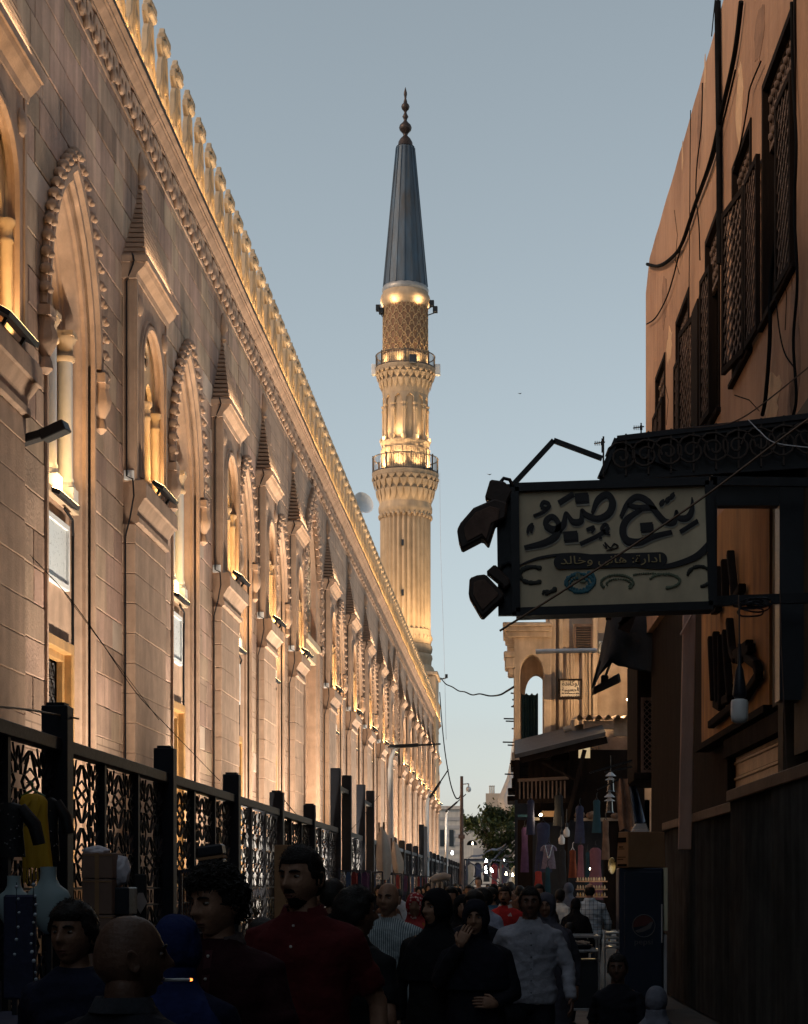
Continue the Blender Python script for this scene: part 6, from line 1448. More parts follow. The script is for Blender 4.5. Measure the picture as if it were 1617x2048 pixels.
# bead curtain stand with a black case on top
o = thing('bead_stand', 'display stand hung with brown bead strings by the fence', 'display stand', at(385, 1900, 15.5)); cb = at(385, 1744, 15.5); m = MB(); m.bar((cb.x - .12, 15.5, cb.z), (cb.x + .22, 15.5, cb.z), .03); m.bar((cb.x - .10, 15.5, 0), (cb.x - .10, 15.5, cb.z), .03); m.bar((cb.x + .2, 15.5, 0), (cb.x + .2, 15.5, cb.z), .03); part('stand_frame', m, STEEL, o)
BRB = mk('brown_bead', (.10, .05, .03), .5, .3, 20, .2, 60)
for k in range(13):
    m = MB(); x = cb.x - .09 + k * .022; m.tube([(x + .002 * math.sin(q * 3 + k), 15.47, cb.z - .55 * q / 30) for q in range(31)], [.006 if q % 2 else .003 for q in range(31)], 5); part('bead_strand', m, BRB, o)
c = at(424, 1712, 15); o = thing('black_case', 'black case with a brown strap round its middle, tilted above the curly-haired boy', 'case', c); M_ = T(*c) @ RY(R(-8)); m = MB(); m.box(-.105, .105, -.10, .10, -.005, .085, M_); m.box(-.10, .10, -.095, .095, -.085, -.03, M_); part('case_body', m, BLACKPAINT, o, bevel=.015); m = MB(); m.box(-.102, .102, -.097, .097, -.028, -.006, M_); part('strap', m, CARD, o); m = MB(); m.bar((c.x, c.y, 0), (c.x, c.y, c.z - .09), .05); part('case_pole', m, STEEL, o)
m = MB(); a, b = at(549, 1900, 19), at(588, 1690, 19); m.box(a.x, b.x, 19, 19.04, 0, b.z); solo('brown_board', m, CARD, 'upright brown board standing behind the tall man in red', 'board', ((a.x + b.x) / 2, 19, 0), bevel=.006)
o = thing('dried_grass', 'dry reed grass in a pot between the boy and the tall man', 'plant', at(515, 1900, 15)); LEAFD = mk('dry_reed', (.17, .14, .07), .8, .3, 6, .1, 30); rr = random.Random(2); cb = at(512, 1838, 15)
for k in range(26):
    a_ = rr.uniform(0, 6.3); l = rr.uniform(.10, .26); m = MB(); pts = [(cb.x + f * l * .35 * math.cos(a_), cb.y + f * l * .35 * math.sin(a_), cb.z + l * (f - .35 * f * f * rr.uniform(.2, 1))) for f in (0, .35, .7, 1)]; m.tube(pts, [.006, .008, .006, .001], 4, flat=.3); part('leaf', m, LEAFD, o)
m = MB(); m.lathe([(.05, -.25), (.07, -.12), (.06, 0), (.05, 0)], 14, cb); m.bar((cb.x, cb.y, 0), (cb.x, cb.y, cb.z - .25), .06); part('pot', m, BRB, o, smooth=40)
# folded canvas parasols and the rolled beige awning
CANV = mk('canvas', (.46, .40, .34), .85, .15, 4, .3, 25, streak=.15)
for k, (u0, v0, u1, v1, Y, w, lab) in enumerate(((764, 1645, 768, 1760, 38.5, .15, 'folded beige canvas parasol leaning by the tall gate posts'), (788, 1676, 798, 1750, 44, .13, 'smaller folded canvas parasol by the white street lamp'))):
    a, b = at(u0, v0, Y), at(u1, v1, Y); o = thing('market_parasol', lab, 'parasol', (b.x, Y, 0), 'folded parasols by the fence'); m = MB()
    for d in (-.06, .04): m.tube([(a.x + d, Y, a.z + .05 * d), (b.x, Y, 0)], .02, 6)
    part('pole', m, CTOP, o); m = MB(); rg = []; n = 20
    for f, s_ in ((0, .15), (.12, .5), (.35, .8), (.6, 1), (.85, .85), (1, .55)):
        c_ = a.lerp(b, f * .92 + .08); rg.append([(c_.x + w * s_ * math.cos(2 * PI * j / n) * (1 + .25 * math.sin(5 * 2 * PI * j / n + 2 * f)), c_.y + w * s_ * math.sin(2 * PI * j / n) * (1 + .2 * math.cos(4 * 2 * PI * j / n)), c_.z) for j in range(n)])
    m.rings(rg); part('folded_canvas', m, CANV, o, smooth=60)
o = thing('rolled_awning', 'beige rolled awning on a frame above the crowd', 'awning', at(882, 1760, 30)); m = MB(); m.tube([at(863, 1762, 30), at(874, 1756, 30), at(890, 1753, 30), at(901, 1756, 30)], [.05, .065, .065, .05], 12); part('awning_roll', m, CANV, o, smooth=60); m = MB()
for u in (866, 876, 886): m.tube([at(u, 1764, 30), at(u - 1, 1778, 30), at(u + 2, 1792, 30)], [.03, .025, .02], 8)
part('hanging_flap', m, CANV, o, smooth=60); m = MB()
for u in (868, 896): m.bar(at(u, 1760, 30), Vector((at(u, 0, 30).x, 30, 0)), .03)
part('awning_frame', m, STEEL, o)
# thin stall dressing along the middle of the fence
rr = random.Random(21)
for k in range(9):
    Y = 33 + k * 3.1; o = thing('hanging_goods', ('dark goods and pale trinkets hung on the %s stall rail along the fence' % ORD[k]), 'goods', (FX + .35, Y, 0), 'goods hung along the fence'); m = MB(); m.bar((FX + .3, Y, 0), (FX + .3, Y, 1.95), .04); m.bar((FX + .3, Y, 1.9), (FX + .85, Y, 1.9), .03); m.bar((FX + .85, Y, 0), (FX + .85, Y, 1.9), .03); part('rail', m, STEEL, o)
    for j in range(5):
        m = MB(); x = FX + .36 + j * .1; L_ = rr.uniform(.3, .9); w = rr.uniform(.03, .05); m.rings([[(x - w * f, Y - .02, z_), (x + w * f, Y - .03, z_), (x + w * f, Y + .02, z_), (x - w * f, Y + .03, z_)] for f, z_ in ((.5, 1.88), (1, 1.8), (.8, 1.88 - L_ * .6), (1, 1.88 - L_))]); part('garment', m, rr.choice(GARM + [STEELB, TARP]), o)

# ---------------------------------------------------------------- clutter of the shaded shop fronts
rr = random.Random(31)
CL = [GARM[0], GARM[2], NAVY, TEALC, RAG, GARM[3], DKTARP, MAUVE]
for k, (u, v0, L_, w, Y, lab) in enumerate(((1062, 1600, 70, 9, 42.0, 'dark scarf bundle hanging at the timber post of the clothes shop'), (1118, 1590, 62, 11, 42.2, 'folded dark tunic hanging under the plank awning'), (1160, 1612, 75, 10, 41.6, 'long dark tunic hanging in the middle of the shop'), (1194, 1600, 66, 9, 41.4, 'violet tunic hanging above the mauve dress'), (1212, 1640, 80, 8, 41.0, 'brown cloth hanging at the inner post of the shop'), (1050, 1655, 90, 8, 42.4, 'teal cloth hanging at the outer post of the shop'), (1126, 1700, 70, 8, 40.9, 'black tunic hanging between the sequin top and the rust dress'), (1162, 1690, 66, 7, 40.8, 'navy tunic hanging beside the thin teal scarf'))):
    garment(u - w, u + w, v0, v0 + L_, Y, CL[k], lab, flare=1)
m = MB(); m.ball(P(1082, 1630, 42.2), .035, 8, 6); part('shop_bulb', m, WBULB, shop); lamp('shop_glow', 'POINT', P(1082, 1634, 42.0), P(1085, 1640, 39), 9, .06, color=(1, .72, .40))
# bags and boxes stacked on the bay roof and shop beam
for k, (u, v, r_, lab) in enumerate(((1160, 1630, .10, 'dusty bag lying on the shop beam near the hanging tunic'), (1185, 1631, .12, 'bigger dusty bag lying on the shop beam'), (1232, 1632, .09, 'small dusty bag at the end of the shop beam'))):
    bag(P(u, v, 42.7), r_, lab, 5 + k, RAG, (1.2, .8, .7))
o = thing('wooden_balcony', 'rickety dark wooden balcony rail over the corner of the clothes shop', 'balcony', P(1085, 1640, 43)); m = MB()
for k in range(12): m.bar(P(1040 + k * 8.2, 1562, 43), P(1040 + k * 8.2, 1602, 43), .035)
part('baluster', m, LATW, o, kind='stuff'); m = MB(); m.bar(P(1036, 1561, 43), P(1138, 1556, 43), .07); part('top_rail', m, LATW, o); m = MB(); m.bar(P(1036, 1603, 43), P(1138, 1601, 43), .10); part('bottom_rail', m, DKWOOD, o)
for (u, v, w, h_, lab, mt) in ((1098, 1628, 14, 12, 'small warm-lit notice under the wooden balcony', CARD), (1072, 1638, 8, 6, 'tiny pale sign on the timber post', GARM[4]), (1046, 1632, 10, 5, 'little teal plate on the dark timber post', TEALC)):
    a, b = P(u - w, v + h_ / 2, 42.6), P(u + w, v - h_ / 2, 42.6); m = MB(); m.box(a.x, b.x, 42.6, 42.64, a.z, b.z); solo('notice', m, mt, lab, 'notice', ((a.x + b.x) / 2, 42.6, a.z), 'notices at the clothes shop', bevel=.005)
# air conditioner and cable boxes on the hotel wall
o = thing('air_conditioner', 'grey air conditioner box on the hotel wall above the corrugated roof', 'air conditioner', P(1208, 1300, HYD + 1)); m = MB(); fb(m, 1198, 1222, 1282, 1304, HYD + .7, .45); part('casing', m, GREYPAINT, o, bevel=.02); m = MB(); c = P(1209, 1293, HYD + .69)
for q in range(5): m.tube([(c.x + (.03 + .025 * q) * math.cos(2 * PI * i / 12), c.y, c.z + (.03 + .025 * q) * math.sin(2 * PI * i / 12)) for i in range(13)], .006, 4, caps=False)
part('fan_grille', m, IRON, o)

# ================================================================ people
def smooth01(x, a, b):
    t = max(0., min(1., (x - a) / (b - a))); return t * t * (3 - 2 * t)
def gs(x, s): return math.exp(-(x / s) ** 2)
def head_pt(th, t, fem=0, jaw=1.0):
    """th: angle round the head, 0 = face (towards -Y); t: 0 crown .. 1 under the chin"""
    z = .118 * math.cos(PI * t); ring = max(0., math.sin(PI * t)) ** .82
    fx, fy = math.sin(th), -math.cos(th); front = max(0., -fy)
    rx, ry = .0765, .097
    low = smooth01(-z, .015, .105)
    rx *= 1 - .30 * low * jaw; ryf = ry * (1 - .10 * low)
    ryb = ry * (1.03 - .42 * smooth01(-z, .02, .11))
    x = fx * rx * ring; y = fy * (ryf if fy < 0 else ryb) * ring
    # keep the chin square: the lower face stays forward
    y -= .016 * front * low * ring
    if fy < 0:
        fr = smooth01(front, .25, .75)
        y -= fr * (.004 * gs(z - .033, .012) * gs(abs(x) - .026, .03))                       # brow
        y += fr * .012 * gs(z - .013, .015) * gs(abs(x) - .031, .016)                         # eye sockets
        nz = (.008 + .019 * smooth01(.022 - z, 0, .045)) * smooth01(z, -.037, -.022) * smooth01(.045 - z, 0, .03)
        y -= fr * nz * gs(x, .010 + .006 * smooth01(-z, .005, .03)) * 1.25                     # nose
        y -= fr * .004 * gs(z + .020, .022) * gs(abs(x) - .044, .018)                         # cheeks
        y -= fr * .0075 * gs(z + .056, .007) * gs(x, .021)                                    # upper lip
        y -= fr * .0075 * gs(z + .070, .006) * gs(x, .018)                                    # lower lip
        y += fr * .005 * gs(z + .063, .003) * gs(x, .026)                                     # mouth line
        y += fr * .004 * gs(z + .082, .006) * gs(x, .022)
        y -= fr * .009 * gs(z + .099, .012) * gs(x, .022)                                     # chin
    return Vector((x, y, z))
HN, HM = 52, 40
def head_grid(n=HN, m=HM, **k):
    ths = []
    for j in range(n):
        s_ = 2 * PI * j / n; ths.append(s_ - .42 * math.sin(s_))                               # more columns on the face
    ts = [.02 + .96 * i / (m - 1) for i in range(m)]
    return ths, ts, [[head_pt(th, t, **k) for th in ths] for t in ts]
_ths, _ts, HEADG = head_grid()
_ths2, _ts2, HEADG2 = head_grid(26, 20)

SKINS = {}
def skin(col):
    if col not in SKINS: SKINS[col] = mk('skin', tuple(c * 1.0 for c in col), .5, .22, 22, .22, 90, coord='obj', spec=.3)
    return SKINS[col]
HAIRM = mk('hair_black', (.010, .008, .007), .55, .3, 40, .4, 120, coord='obj', spec=.3)
HAIRG = mk('hair_grey', (.05, .045, .042), .6, .3, 40, .4, 120, coord='obj')
EYEW = mk('eye_white', (.30, .26, .23), .25, .05, 10, 0, coord='obj'); EYED = mk('eye_dark', (.015, .009, .006), .15, .1, 10, 0, coord='obj')
LIPM = mk('lip', (.20, .085, .065), .45, .1, 20, 0, coord='obj')
def add_grid(mb, G, M, cap=True):
    m, n = len(G), len(G[0]); mb.rings([[M @ p for p in r_] for r_ in G[::-1]], cap)
def remesh(mb, voxel, smooth_it=4, name='m'):
    me = mb.mesh(name); o = bpy.data.objects.new('tmp', me); COL.objects.link(o)
    md = o.modifiers.new('r', 'REMESH'); md.mode = 'VOXEL'; md.voxel_size = voxel
    if smooth_it: md2 = o.modifiers.new('s', 'SMOOTH'); md2.factor = .5; md2.iterations = smooth_it
    dg = bpy.context.evaluated_depsgraph_get(); m2 = bpy.data.meshes.new_from_object(o.evaluated_get(dg)); m2.name = name
    bpy.data.objects.remove(o); bpy.data.meshes.remove(me); m2.shade_smooth(); return m2
def folds(me, amp, seed, sx=5, sz=11):
    o_ = Vector((seed * 7.3, seed * 1.7, seed * 3.1)); ns = [v.normal.copy() for v in me.vertices]
    for v, n_ in zip(me.vertices, ns):
        c = v.co; k = 1 - abs(noise.noise(Vector((c.x * sx + c.z * 3, c.y * sx, c.z * sz - c.x * 4)) + o_)) * 2; k2 = noise.noise(Vector((c.x * 16, c.y * 16, c.z * 16)) + o_)
        v.co = c + n_ * (amp * (k * 1.0 + k2 * .45 - .3))
def ring(cx, cy, z, rx, ry, n=20, e=2.5):
    out = []
    for j in range(n):
        t = 2 * PI * j / n; c, s = math.cos(t), math.sin(t)
        out.append((cx + rx * math.copysign(abs(c) ** (2 / e), c), cy + ry * math.copysign(abs(s) ** (2 / e), s), z))
    return out
def hand_mb(mb, wr, d, side, curl=.45, palm=(0, 1, 0), s=1.0):
    """palm, four unequal fingers and a thumb; d = direction of the hand, palm = direction the palm faces"""
    d = Vector(d).normalized(); pn = Vector(palm); pn = (pn - d * pn.dot(d)).normalized(); ac = d.cross(pn) * side
    w = Vector(wr)
    rg = []
    for f, hw, th in ((-.01, .026, .020), (.03, .036, .017), (.07, .041, .014), (.088, .038, .011)):
        c = w + d * f * s; rg.append([c + ac * (hw * s * math.cos(2 * PI * j / 10)) + pn * (th * s * math.sin(2 * PI * j / 10)) for j in range(10)])
    mb.rings(rg)
    for k, (off, L_) in enumerate(((-.030, .062), (-.010, .076), (.010, .080), (.029, .070))):
        p_ = w + d * .080 * s + ac * off * s; a = .15; pts = [p_ - d * .02 * s, p_]; dd = d.copy(); seg = L_ / 3 * s
        for q in range(3):
            a = curl * (q + .6) * .7; dd = (d * math.cos(a) + pn * math.sin(a)); p_ = p_ + dd * seg; pts.append(p_)
        mb.tube(pts, [.0085 * s, .0090 * s, .0085 * s, .0080 * s, .0060 * s], 6)
    b = w + d * .022 * s + ac * .030 * s; dd = (d * .72 + ac * .58 + pn * .25).normalized(); p1 = b + dd * .034 * s; p2 = p1 + (d * .9 + ac * .1 + pn * .35).normalized() * .028 * s
    mb.tube([b - dd * .012 * s, b, p1, p2], [.013 * s, .013 * s, .0105 * s, .0075 * s], 6)

def tone(base, k): return tuple(c * k for c in base)
CLOTH = {}
def cloth(col, pattern=None, rough=.85):
    key = (col, pattern)
    if key in CLOTH: return CLOTH[key]
    pf = None
    if pattern == 'stripe':
        def pf(t, out):
            N = t.nodes.new; L = t.links.new; tc = N('ShaderNodeTexCoord'); w = N('ShaderNodeTexWave'); w.wave_type = 'BANDS'; w.bands_direction = 'X'; w.inputs['Scale'].default_value = 22; w.inputs['Distortion'].default_value = .4; L(tc.outputs['Object'], w.inputs['Vector'])
            r_ = N('ShaderNodeValToRGB'); r_.color_ramp.elements[0].position = .42; r_.color_ramp.elements[1].position = .55; r_.color_ramp.elements[0].color = (.30, .36, .40, 1); r_.color_ramp.elements[1].color = (1, 1, 1, 1); L(w.outputs['Fac'], r_.inputs[0])
            m_ = N('ShaderNodeMix'); m_.data_type = 'RGBA'; m_.blend_type = 'MULTIPLY'; m_.inputs[0].default_value = 1; L(out, m_.inputs[6]); L(r_.outputs[0], m_.inputs[7]); return m_.outputs[2]
    if pattern == 'check':
        def pf(t, out):
            N = t.nodes.new; L = t.links.new; tc = N('ShaderNodeTexCoord'); cur = out
            for ax, sc_ in (('X', 5.2), ('Z', 4.2)):
                w = N('ShaderNodeTexWave'); w.wave_type = 'BANDS'; w.bands_direction = ax; w.inputs['Scale'].default_value = sc_; w.inputs['Distortion'].default_value = .5; L(tc.outputs['Object'], w.inputs['Vector'])
                r_ = N('ShaderNodeValToRGB'); r_.color_ramp.elements[0].position = .03; r_.color_ramp.elements[1].position = .09; r_.color_ramp.elements[0].color = (.42, .47, .52, 1); r_.color_ramp.elements[1].color = (1, 1, 1, 1); L(w.outputs['Fac'], r_.inputs[0])
                m_ = N('ShaderNodeMix'); m_.data_type = 'RGBA'; m_.blend_type = 'MULTIPLY'; m_.inputs[0].default_value = 1; L(cur, m_.inputs[6]); L(r_.outputs[0], m_.inputs[7]); cur = m_.outputs[2]
            return cur
    if pattern == 'floral':
        def pf(t, out):
            N = t.nodes.new; L = t.links.new; tc = N('ShaderNodeTexCoord'); v_ = N('ShaderNodeTexVoronoi'); v_.inputs['Scale'].default_value = 38; L(tc.outputs['Object'], v_.inputs['Vector'])
            r_ = N('ShaderNodeValToRGB'); r_.color_ramp.elements[0].position = .25; r_.color_ramp.elements[1].position = .45; r_.color_ramp.elements[0].color = (.75, .55, .5, 1); r_.color_ramp.elements[1].color = (.35, .03, .04, 1); L(v_.outputs['Distance'], r_.inputs[0]); return r_.outputs[0]
    CLOTH[key] = mk('cloth', col, rough, .22, 9, .75, 22, coord='obj', pattern=pf, spec=.12); return CLOTH[key]

def person(label, X, Y, H, yaw, skin_c=(.30, .17, .11), top=(.02, .02, .022), pattern=None, sleeve='short', legs=(.02, .02, .025), hair='short', beard=None, brow=True, head_yaw=0, head_pitch=0, head_roll=0, arms=None, collar=None, buttons=None, placket=None, hijab=None, abaya=False, build=1.0, lod=0, stride=.16, group=None, hat=None, seed=1, lean=0, jaw=1.0, Z=0, hscale=1.0):
    """one person standing at X, Y and facing yaw degrees away from the camera direction (0 = towards the camera)"""
    k = H / 1.75; S_ = Matrix.Scale(k, 4); D = S_
    vox = (.014, .024, .034)[lod]; rr = random.Random(seed); b = build
    ns = 20 if lod == 0 else 14
    # skeleton
    sh = {1: Vector((.178 * b, .01, 1.375)), -1: Vector((-.178 * b, .01, 1.375))}
    el, wr = {}, {}
    for s_ in (1, -1):
        a = (arms or {}).get(s_)
        if a: el[s_], wr[s_] = Vector(a[0]), Vector(a[1])
        else: sw = .07 * s_ * (1 if seed % 2 else -1); el[s_] = Vector((s_ * (.245 * b + .02), .03 - sw, 1.13)); wr[s_] = Vector((s_ * (.255 * b + .02), -.05 - sw * 1.8, .89))
    hip = .93; st = stride
    kn = {1: Vector((.10, -.05 - st * .5, .50)), -1: Vector((-.10, -.02 + st * .35, .50))}; an = {1: Vector((.105, -st, .085)), -1: Vector((-.105, st * .9, .10))}
    torso = [(.86, .155, .110), (.95, .172 * b, .118), (1.06, .155 * b, .112), (1.20, .165 * b, .120), (1.32, .178 * b, .120), (1.385, .170 * b, .106), (1.435, .128, .088), (1.47, .090, .072), (1.495, .064, .062)]
    def ty(z): return -.0 + lean * (z - .9)
    hz = 1.625; hc = Vector((0, -.022 + ty(1.6), hz))
    MHd = T(*hc) @ RZ(R(head_yaw)) @ RX(R(head_pitch)) @ RY(R(head_roll)) @ Matrix.Scale(hscale, 4)
    # ---- body: torso, neck, arms, legs in one surface, the head grown on the neck
    bm_ = MB(); bm_.rings([ring(0, ty(z), z, rx * .93, ry * .93, ns) for z, rx, ry in torso])
    bm_.tube([(0, .012 + ty(1.45), 1.44), (0, .004 + ty(1.5), 1.50), hc + Vector((0, .018, -.055))], [.064, .058, .056], 14)
    for s_ in (1, -1):
        bm_.tube([Vector((sh[s_].x * .6, .01, 1.415)), sh[s_], sh[s_].lerp(el[s_], .5), el[s_], el[s_].lerp(wr[s_], .35), wr[s_]], [.055, .056, .047, .040, .040, .027], 10)
        bm_.tube([(s_ * .09, 0, hip), (s_ * .10, -.02, .80), kn[s_], kn[s_].lerp(an[s_], .35), an[s_]], [.098, .088, .056, .054, .036], 10)
        f = an[s_]; bm_.tube([f + Vector((0, .04, -.04)), f + Vector((0, -.05, -.05)), f + Vector((0, -.16, -.065))], [.035, .042, .022], 8)
    me = remesh(bm_, vox * 1.15, 3, 'person')
    det = MB()
    G = HEADG if lod == 0 else HEADG2
    if jaw != 1.0 and lod == 0: G = head_grid(jaw=jaw)[2]
    add_grid(det, G, MHd)
    if hijab is None:
        for s_ in (1, -1):                                                                      # ears
            n = 12; base = []
            e = [MHd @ Vector((s_ * (.074 + o2), .012 + .020 * math.cos(2 * PI * j / n) * sc_ + .006 * math.sin(2 * PI * j / n), -.006 + .033 * math.sin(2 * PI * j / n) * sc_)) for o2, sc_ in ((-.006, .6), (.006, .9), (.013, 1.0), (.014, .82), (.007, .5)) for j in range(n)]
            det.rings([e[i * n:(i + 1) * n] for i in range(5)])
    if lod < 2:
        for s_ in (1, -1):
            dd = (wr[s_] - el[s_]).normalized(); aa = (arms or {}).get(s_); pal = aa[2] if aa and len(aa) > 2 else (-s_, .25, 0); hand_mb(det, wr[s_] - dd * .01, (dd + Vector((0, -.1, 0))).normalized() if not (aa and len(aa) > 3) else aa[3], -s_, .5, pal)
    base = MB(); base.add([v.co for v in me.vertices], [tuple(p_.vertices) for p_ in me.polygons]); bpy.data.meshes.remove(me)
    base.add(det.v, det.f)
    body = base.mesh('person'); body.transform(D); body.shade_smooth(); body.materials.append(skin(skin_c))
    o = bpy.data.objects.new('person', body); COL.objects.link(o); o.location = (X, Y, Z); o.rotation_euler = (0, 0, R(yaw)); WL[o.name] = Vector((X, Y, Z)); tag(o, label, 'person', group)
    def kid(name, me_, mat, par=o):
        me_.transform(D)
        c = bpy.data.objects.new(name, me_); COL.objects.link(c); c.parent = par; WL[c.name] = Vector((X, Y, Z)); me_.materials.append(mat); return c
    # ---- face
    if lod == 0:
        eb, ed, br, lp = MB(), MB(), MB(), MB()
        for s_ in (1, -1):
            e = MB(); e.ball((s_ * .0305, -.0765, .0125), (.0135, .0105, .0062), 12, 8, MHd); kid('eye', e.mesh('eye', smooth=80), EYEW)
            e = MB(); e.ball((s_ * .0300, -.0845, .0125), (.0058, .0035, .0056), 10, 6, MHd); kid('iris', e.mesh('iris', smooth=80), EYED)
            if brow:
                e = MB(); e.tube([MHd @ Vector((s_ * x, y, z)) for x, y, z in ((.012, -.0985, .031), (.024, -.0970, .0355), (.038, -.0895, .036), (.050, -.0780, .030))], [.0032, .0048, .0042, .0015], 6); kid('eyebrow', e.mesh('eyebrow', smooth=80), HAIRM)
        # lips follow the head surface
        def surf(th, z):
            p_ = min((q for r_ in HEADG for q in r_ if q.y < 0), key=lambda q: (q.x - th) ** 2 + (q.z - z) ** 2); return p_
        for zz, w in ((-.0585, .0028), (-.0685, .0036)):
            e = MB(); e.tube([MHd @ (Vector((x, surf(x, zz).y - .0006, zz + (.0012 * (1 - (x / .02) ** 2)) * (1 if zz > -.06 else -1)))) for x in (-.021, -.012, 0, .012, .021)], [.001, w, w * 1.05, w, .001], 6); kid('lip', e.mesh('lip', smooth=80), LIPM)
    # ---- hair and beard: shells over the head grid
    skin_tufts = lod == 0
    m_, n_ = len(G), len(G[0]); ths = _ths if lod == 0 else _ths2
    def shell(name, wfun, thick, nz, mat, fr=40, lift=0):
        vs, W = [], []
        for i in range(m_):
            for j in range(n_):
                p_ = G[i][j]; th = ths[j]; w = wfun(p_, th); n2 = Vector((p_.x / .0765 ** 2, p_.y / .097 ** 2, p_.z / .118 ** 2)).normalized(); q = thick * w + nz * w * noise.noise(p_ * fr + Vector((seed, 0, 0))) - .003 * (1 - w) + lift * w
                vs.append(MHd @ (p_ + n2 * q)); W.append(w)
        fs = []
        for i in range(m_ - 1):
            for j in range(n_):
                f = (i * n_ + j, (i + 1) * n_ + j, (i + 1) * n_ + (j + 1) % n_, i * n_ + (j + 1) % n_)
                if max(W[a] for a in f) > .04: fs.append(f)
        if min(W[:n_]) > .04: fs.append(tuple(reversed(range(n_))))
        mb = MB(); mb.add(vs, fs)
        me_ = mb.mesh(name); me_.shade_smooth(); ch = kid(name, me_, mat)
        if skin_tufts and name in ('hair', 'beard') and hair not in ('stubble',) or (skin_tufts and name == 'beard'):
            tf = MB(); idx = [i for i, w in enumerate(W) if w > .35]; cen = hc; rt = random.Random(seed); big = hair == 'curly' and name == 'hair'
            for q in range(900 if name == 'hair' else 260):
                i = rt.choice(idx); p_ = vs[i] + Vector((rt.uniform(-.006, .006), rt.uniform(-.006, .006), rt.uniform(-.006, .006))); n2 = (p_ - cen).normalized(); sd_ = Vector((rt.gauss(0, 1), rt.gauss(0, 1), rt.gauss(0, 1) - .5)); sd_ = (sd_ - n2 * sd_.dot(n2)).normalized(); l = (.012 if name == 'hair' else .006) * rt.uniform(.6, 1.4)
                if big:
                    r0 = .007 * rt.uniform(.7, 1.3); tf.tube([p_ - n2 * .003 + n2 * (r0 * 1.6 * math.sin(a_)) + sd_ * (r0 * 1.5 * (1 - math.cos(a_))) for a_ in (0, .9, 1.8, 2.7, 3.6)], [.003, .0034, .0032, .0028, .001], 4)
                else:
                    wd = n2.cross(sd_) * .0022; tip = p_ + n2 * l * .45 + sd_ * l; b0 = p_ - n2 * .003 - sd_ * .004; tf.add([b0 - wd, b0 + wd, tip], [(0, 1, 2)])
            kid('hair_strands', tf.mesh('hair_strands'), mat, ch)['kind'] = 'stuff'
        return ch
    def hairline(p_, th, hl=.062, side=-.030, back=-.075):
        f = math.cos(th); line = hl if f > .55 else hl + (side - hl) * smooth01(.55 - f, 0, .35) if f > -.1 else side + (back - side) * smooth01(-.1 - f, 0, .4)
        if .1 < f < .62 and p_.z < .045: line = max(line, .0 if f < .3 else .02)
        return smooth01(p_.z - line, -.006, .012)
    if hijab is None and hair:
        if hair == 'short': shell('hair', lambda p_, th: hairline(p_, th), .011, .005, HAIRM)
        elif hair == 'thick': shell('hair', lambda p_, th: hairline(p_, th, .058), .020, .008, HAIRM, 30)
        elif hair == 'curly': shell('hair', lambda p_, th: hairline(p_, th, .060, -.01, -.07), .021, .014, HAIRM, 46, .0)
        elif hair == 'fringe': shell('hair', lambda p_, th: hairline(p_, th, .2, -.03, -.075) * (1 - smooth01(p_.z, .035, .07)) * smooth01(-math.cos(th), -.35, .1), .006, .003, HAIRM)
        elif hair == 'stubble': shell('hair', lambda p_, th: hairline(p_, th, .2, -.03, -.075) * (1 - smooth01(p_.z, .03, .06)) * smooth01(-math.cos(th), -.3, .1) * .35, .002, .001, HAIRG)
    if beard and hijab is None:
        def bw(p_, th):
            f = math.cos(th); a = smooth01(-p_.z, .045, .065) * smooth01(f, -.05, .3); mouth = gs(p_.z + .063, .012) * gs(p_.x, .030); w = a * (1 - .95 * mouth)
            mous = gs(p_.z + .045, .0075) * gs(p_.x, .030) * (1 if f > 0 else 0); side = smooth01(-p_.z, -.02, .03) * gs(abs(th if th < PI else th - 2 * PI) - 1.15, .22) * .6
            if beard == 'full': return max(w, mous, side)
            if beard == 'goatee': return max(w * gs(p_.x, .036), mous)
            return mous
        shell('beard', bw, .007 if beard == 'full' else .005, .003, HAIRM, 60)
    # ---- clothes
    def tops():
        mb = MB(); off = 1.10
        tz = [(.86 if not abaya else .84, .180 * b, .130)] + [(z, rx * 1.07 + .010, ry * 1.08 + .012) for z, rx, ry in torso[1:-2]] + [(1.475, .096, .080), (1.498, .076, .073)]
        mb.rings([ring(0, ty(z), z, rx, ry, ns) for z, rx, ry in tz])
        for s_ in (1, -1):
            pts = [Vector((sh[s_].x * .52, .01, 1.412)), sh[s_] * 1.0, sh[s_].lerp(el[s_], .4), sh[s_].lerp(el[s_], .78)]; rs = [.060, .068, .060, .060]
            if sleeve == 'long': pts += [el[s_], el[s_].lerp(wr[s_], .5), el[s_].lerp(wr[s_], .95)]; rs += [.058, .050, .042]
            mb.tube(pts, rs, 12)
        return mb
    if abaya:
        mb = tops(); mb.rings([ring(0, ty(z) * (z > .9), z, rx, ry, ns) for z, rx, ry in ((.06, .30, .26), (.4, .25, .21), (.7, .22, .17), (.98, .195, .150), (1.2, .17, .13))])
        me_ = remesh(mb, vox, 4, 'abaya'); folds(me_, .010, seed, 6, 3) if lod < 2 else None; kid('abaya', me_, cloth(top, pattern))
    else:
        me_ = remesh(tops(), vox, 4, 'shirt')
        if lod < 2: folds(me_, .011 if sleeve == 'long' else .008, seed)
        shirt = kid('shirt', me_, cloth(top, pattern))
        mb = MB(); mb.rings([ring(0, 0, .97, .172 * b, .122, ns), ring(0, 0, .86, .168 * b, .122, ns), ring(0, 0, .80, .14, .105, ns)])
        for s_ in (1, -1): mb.tube([(s_ * .085, 0, .92), (s_ * .10, -.02, .78), kn[s_], an[s_] + Vector((0, 0, .0))], [.100, .098, .075, .062], 12)
        me_ = remesh(mb, vox * 1.1, 3, 'trousers')
        kid('trousers', me_, cloth(legs))
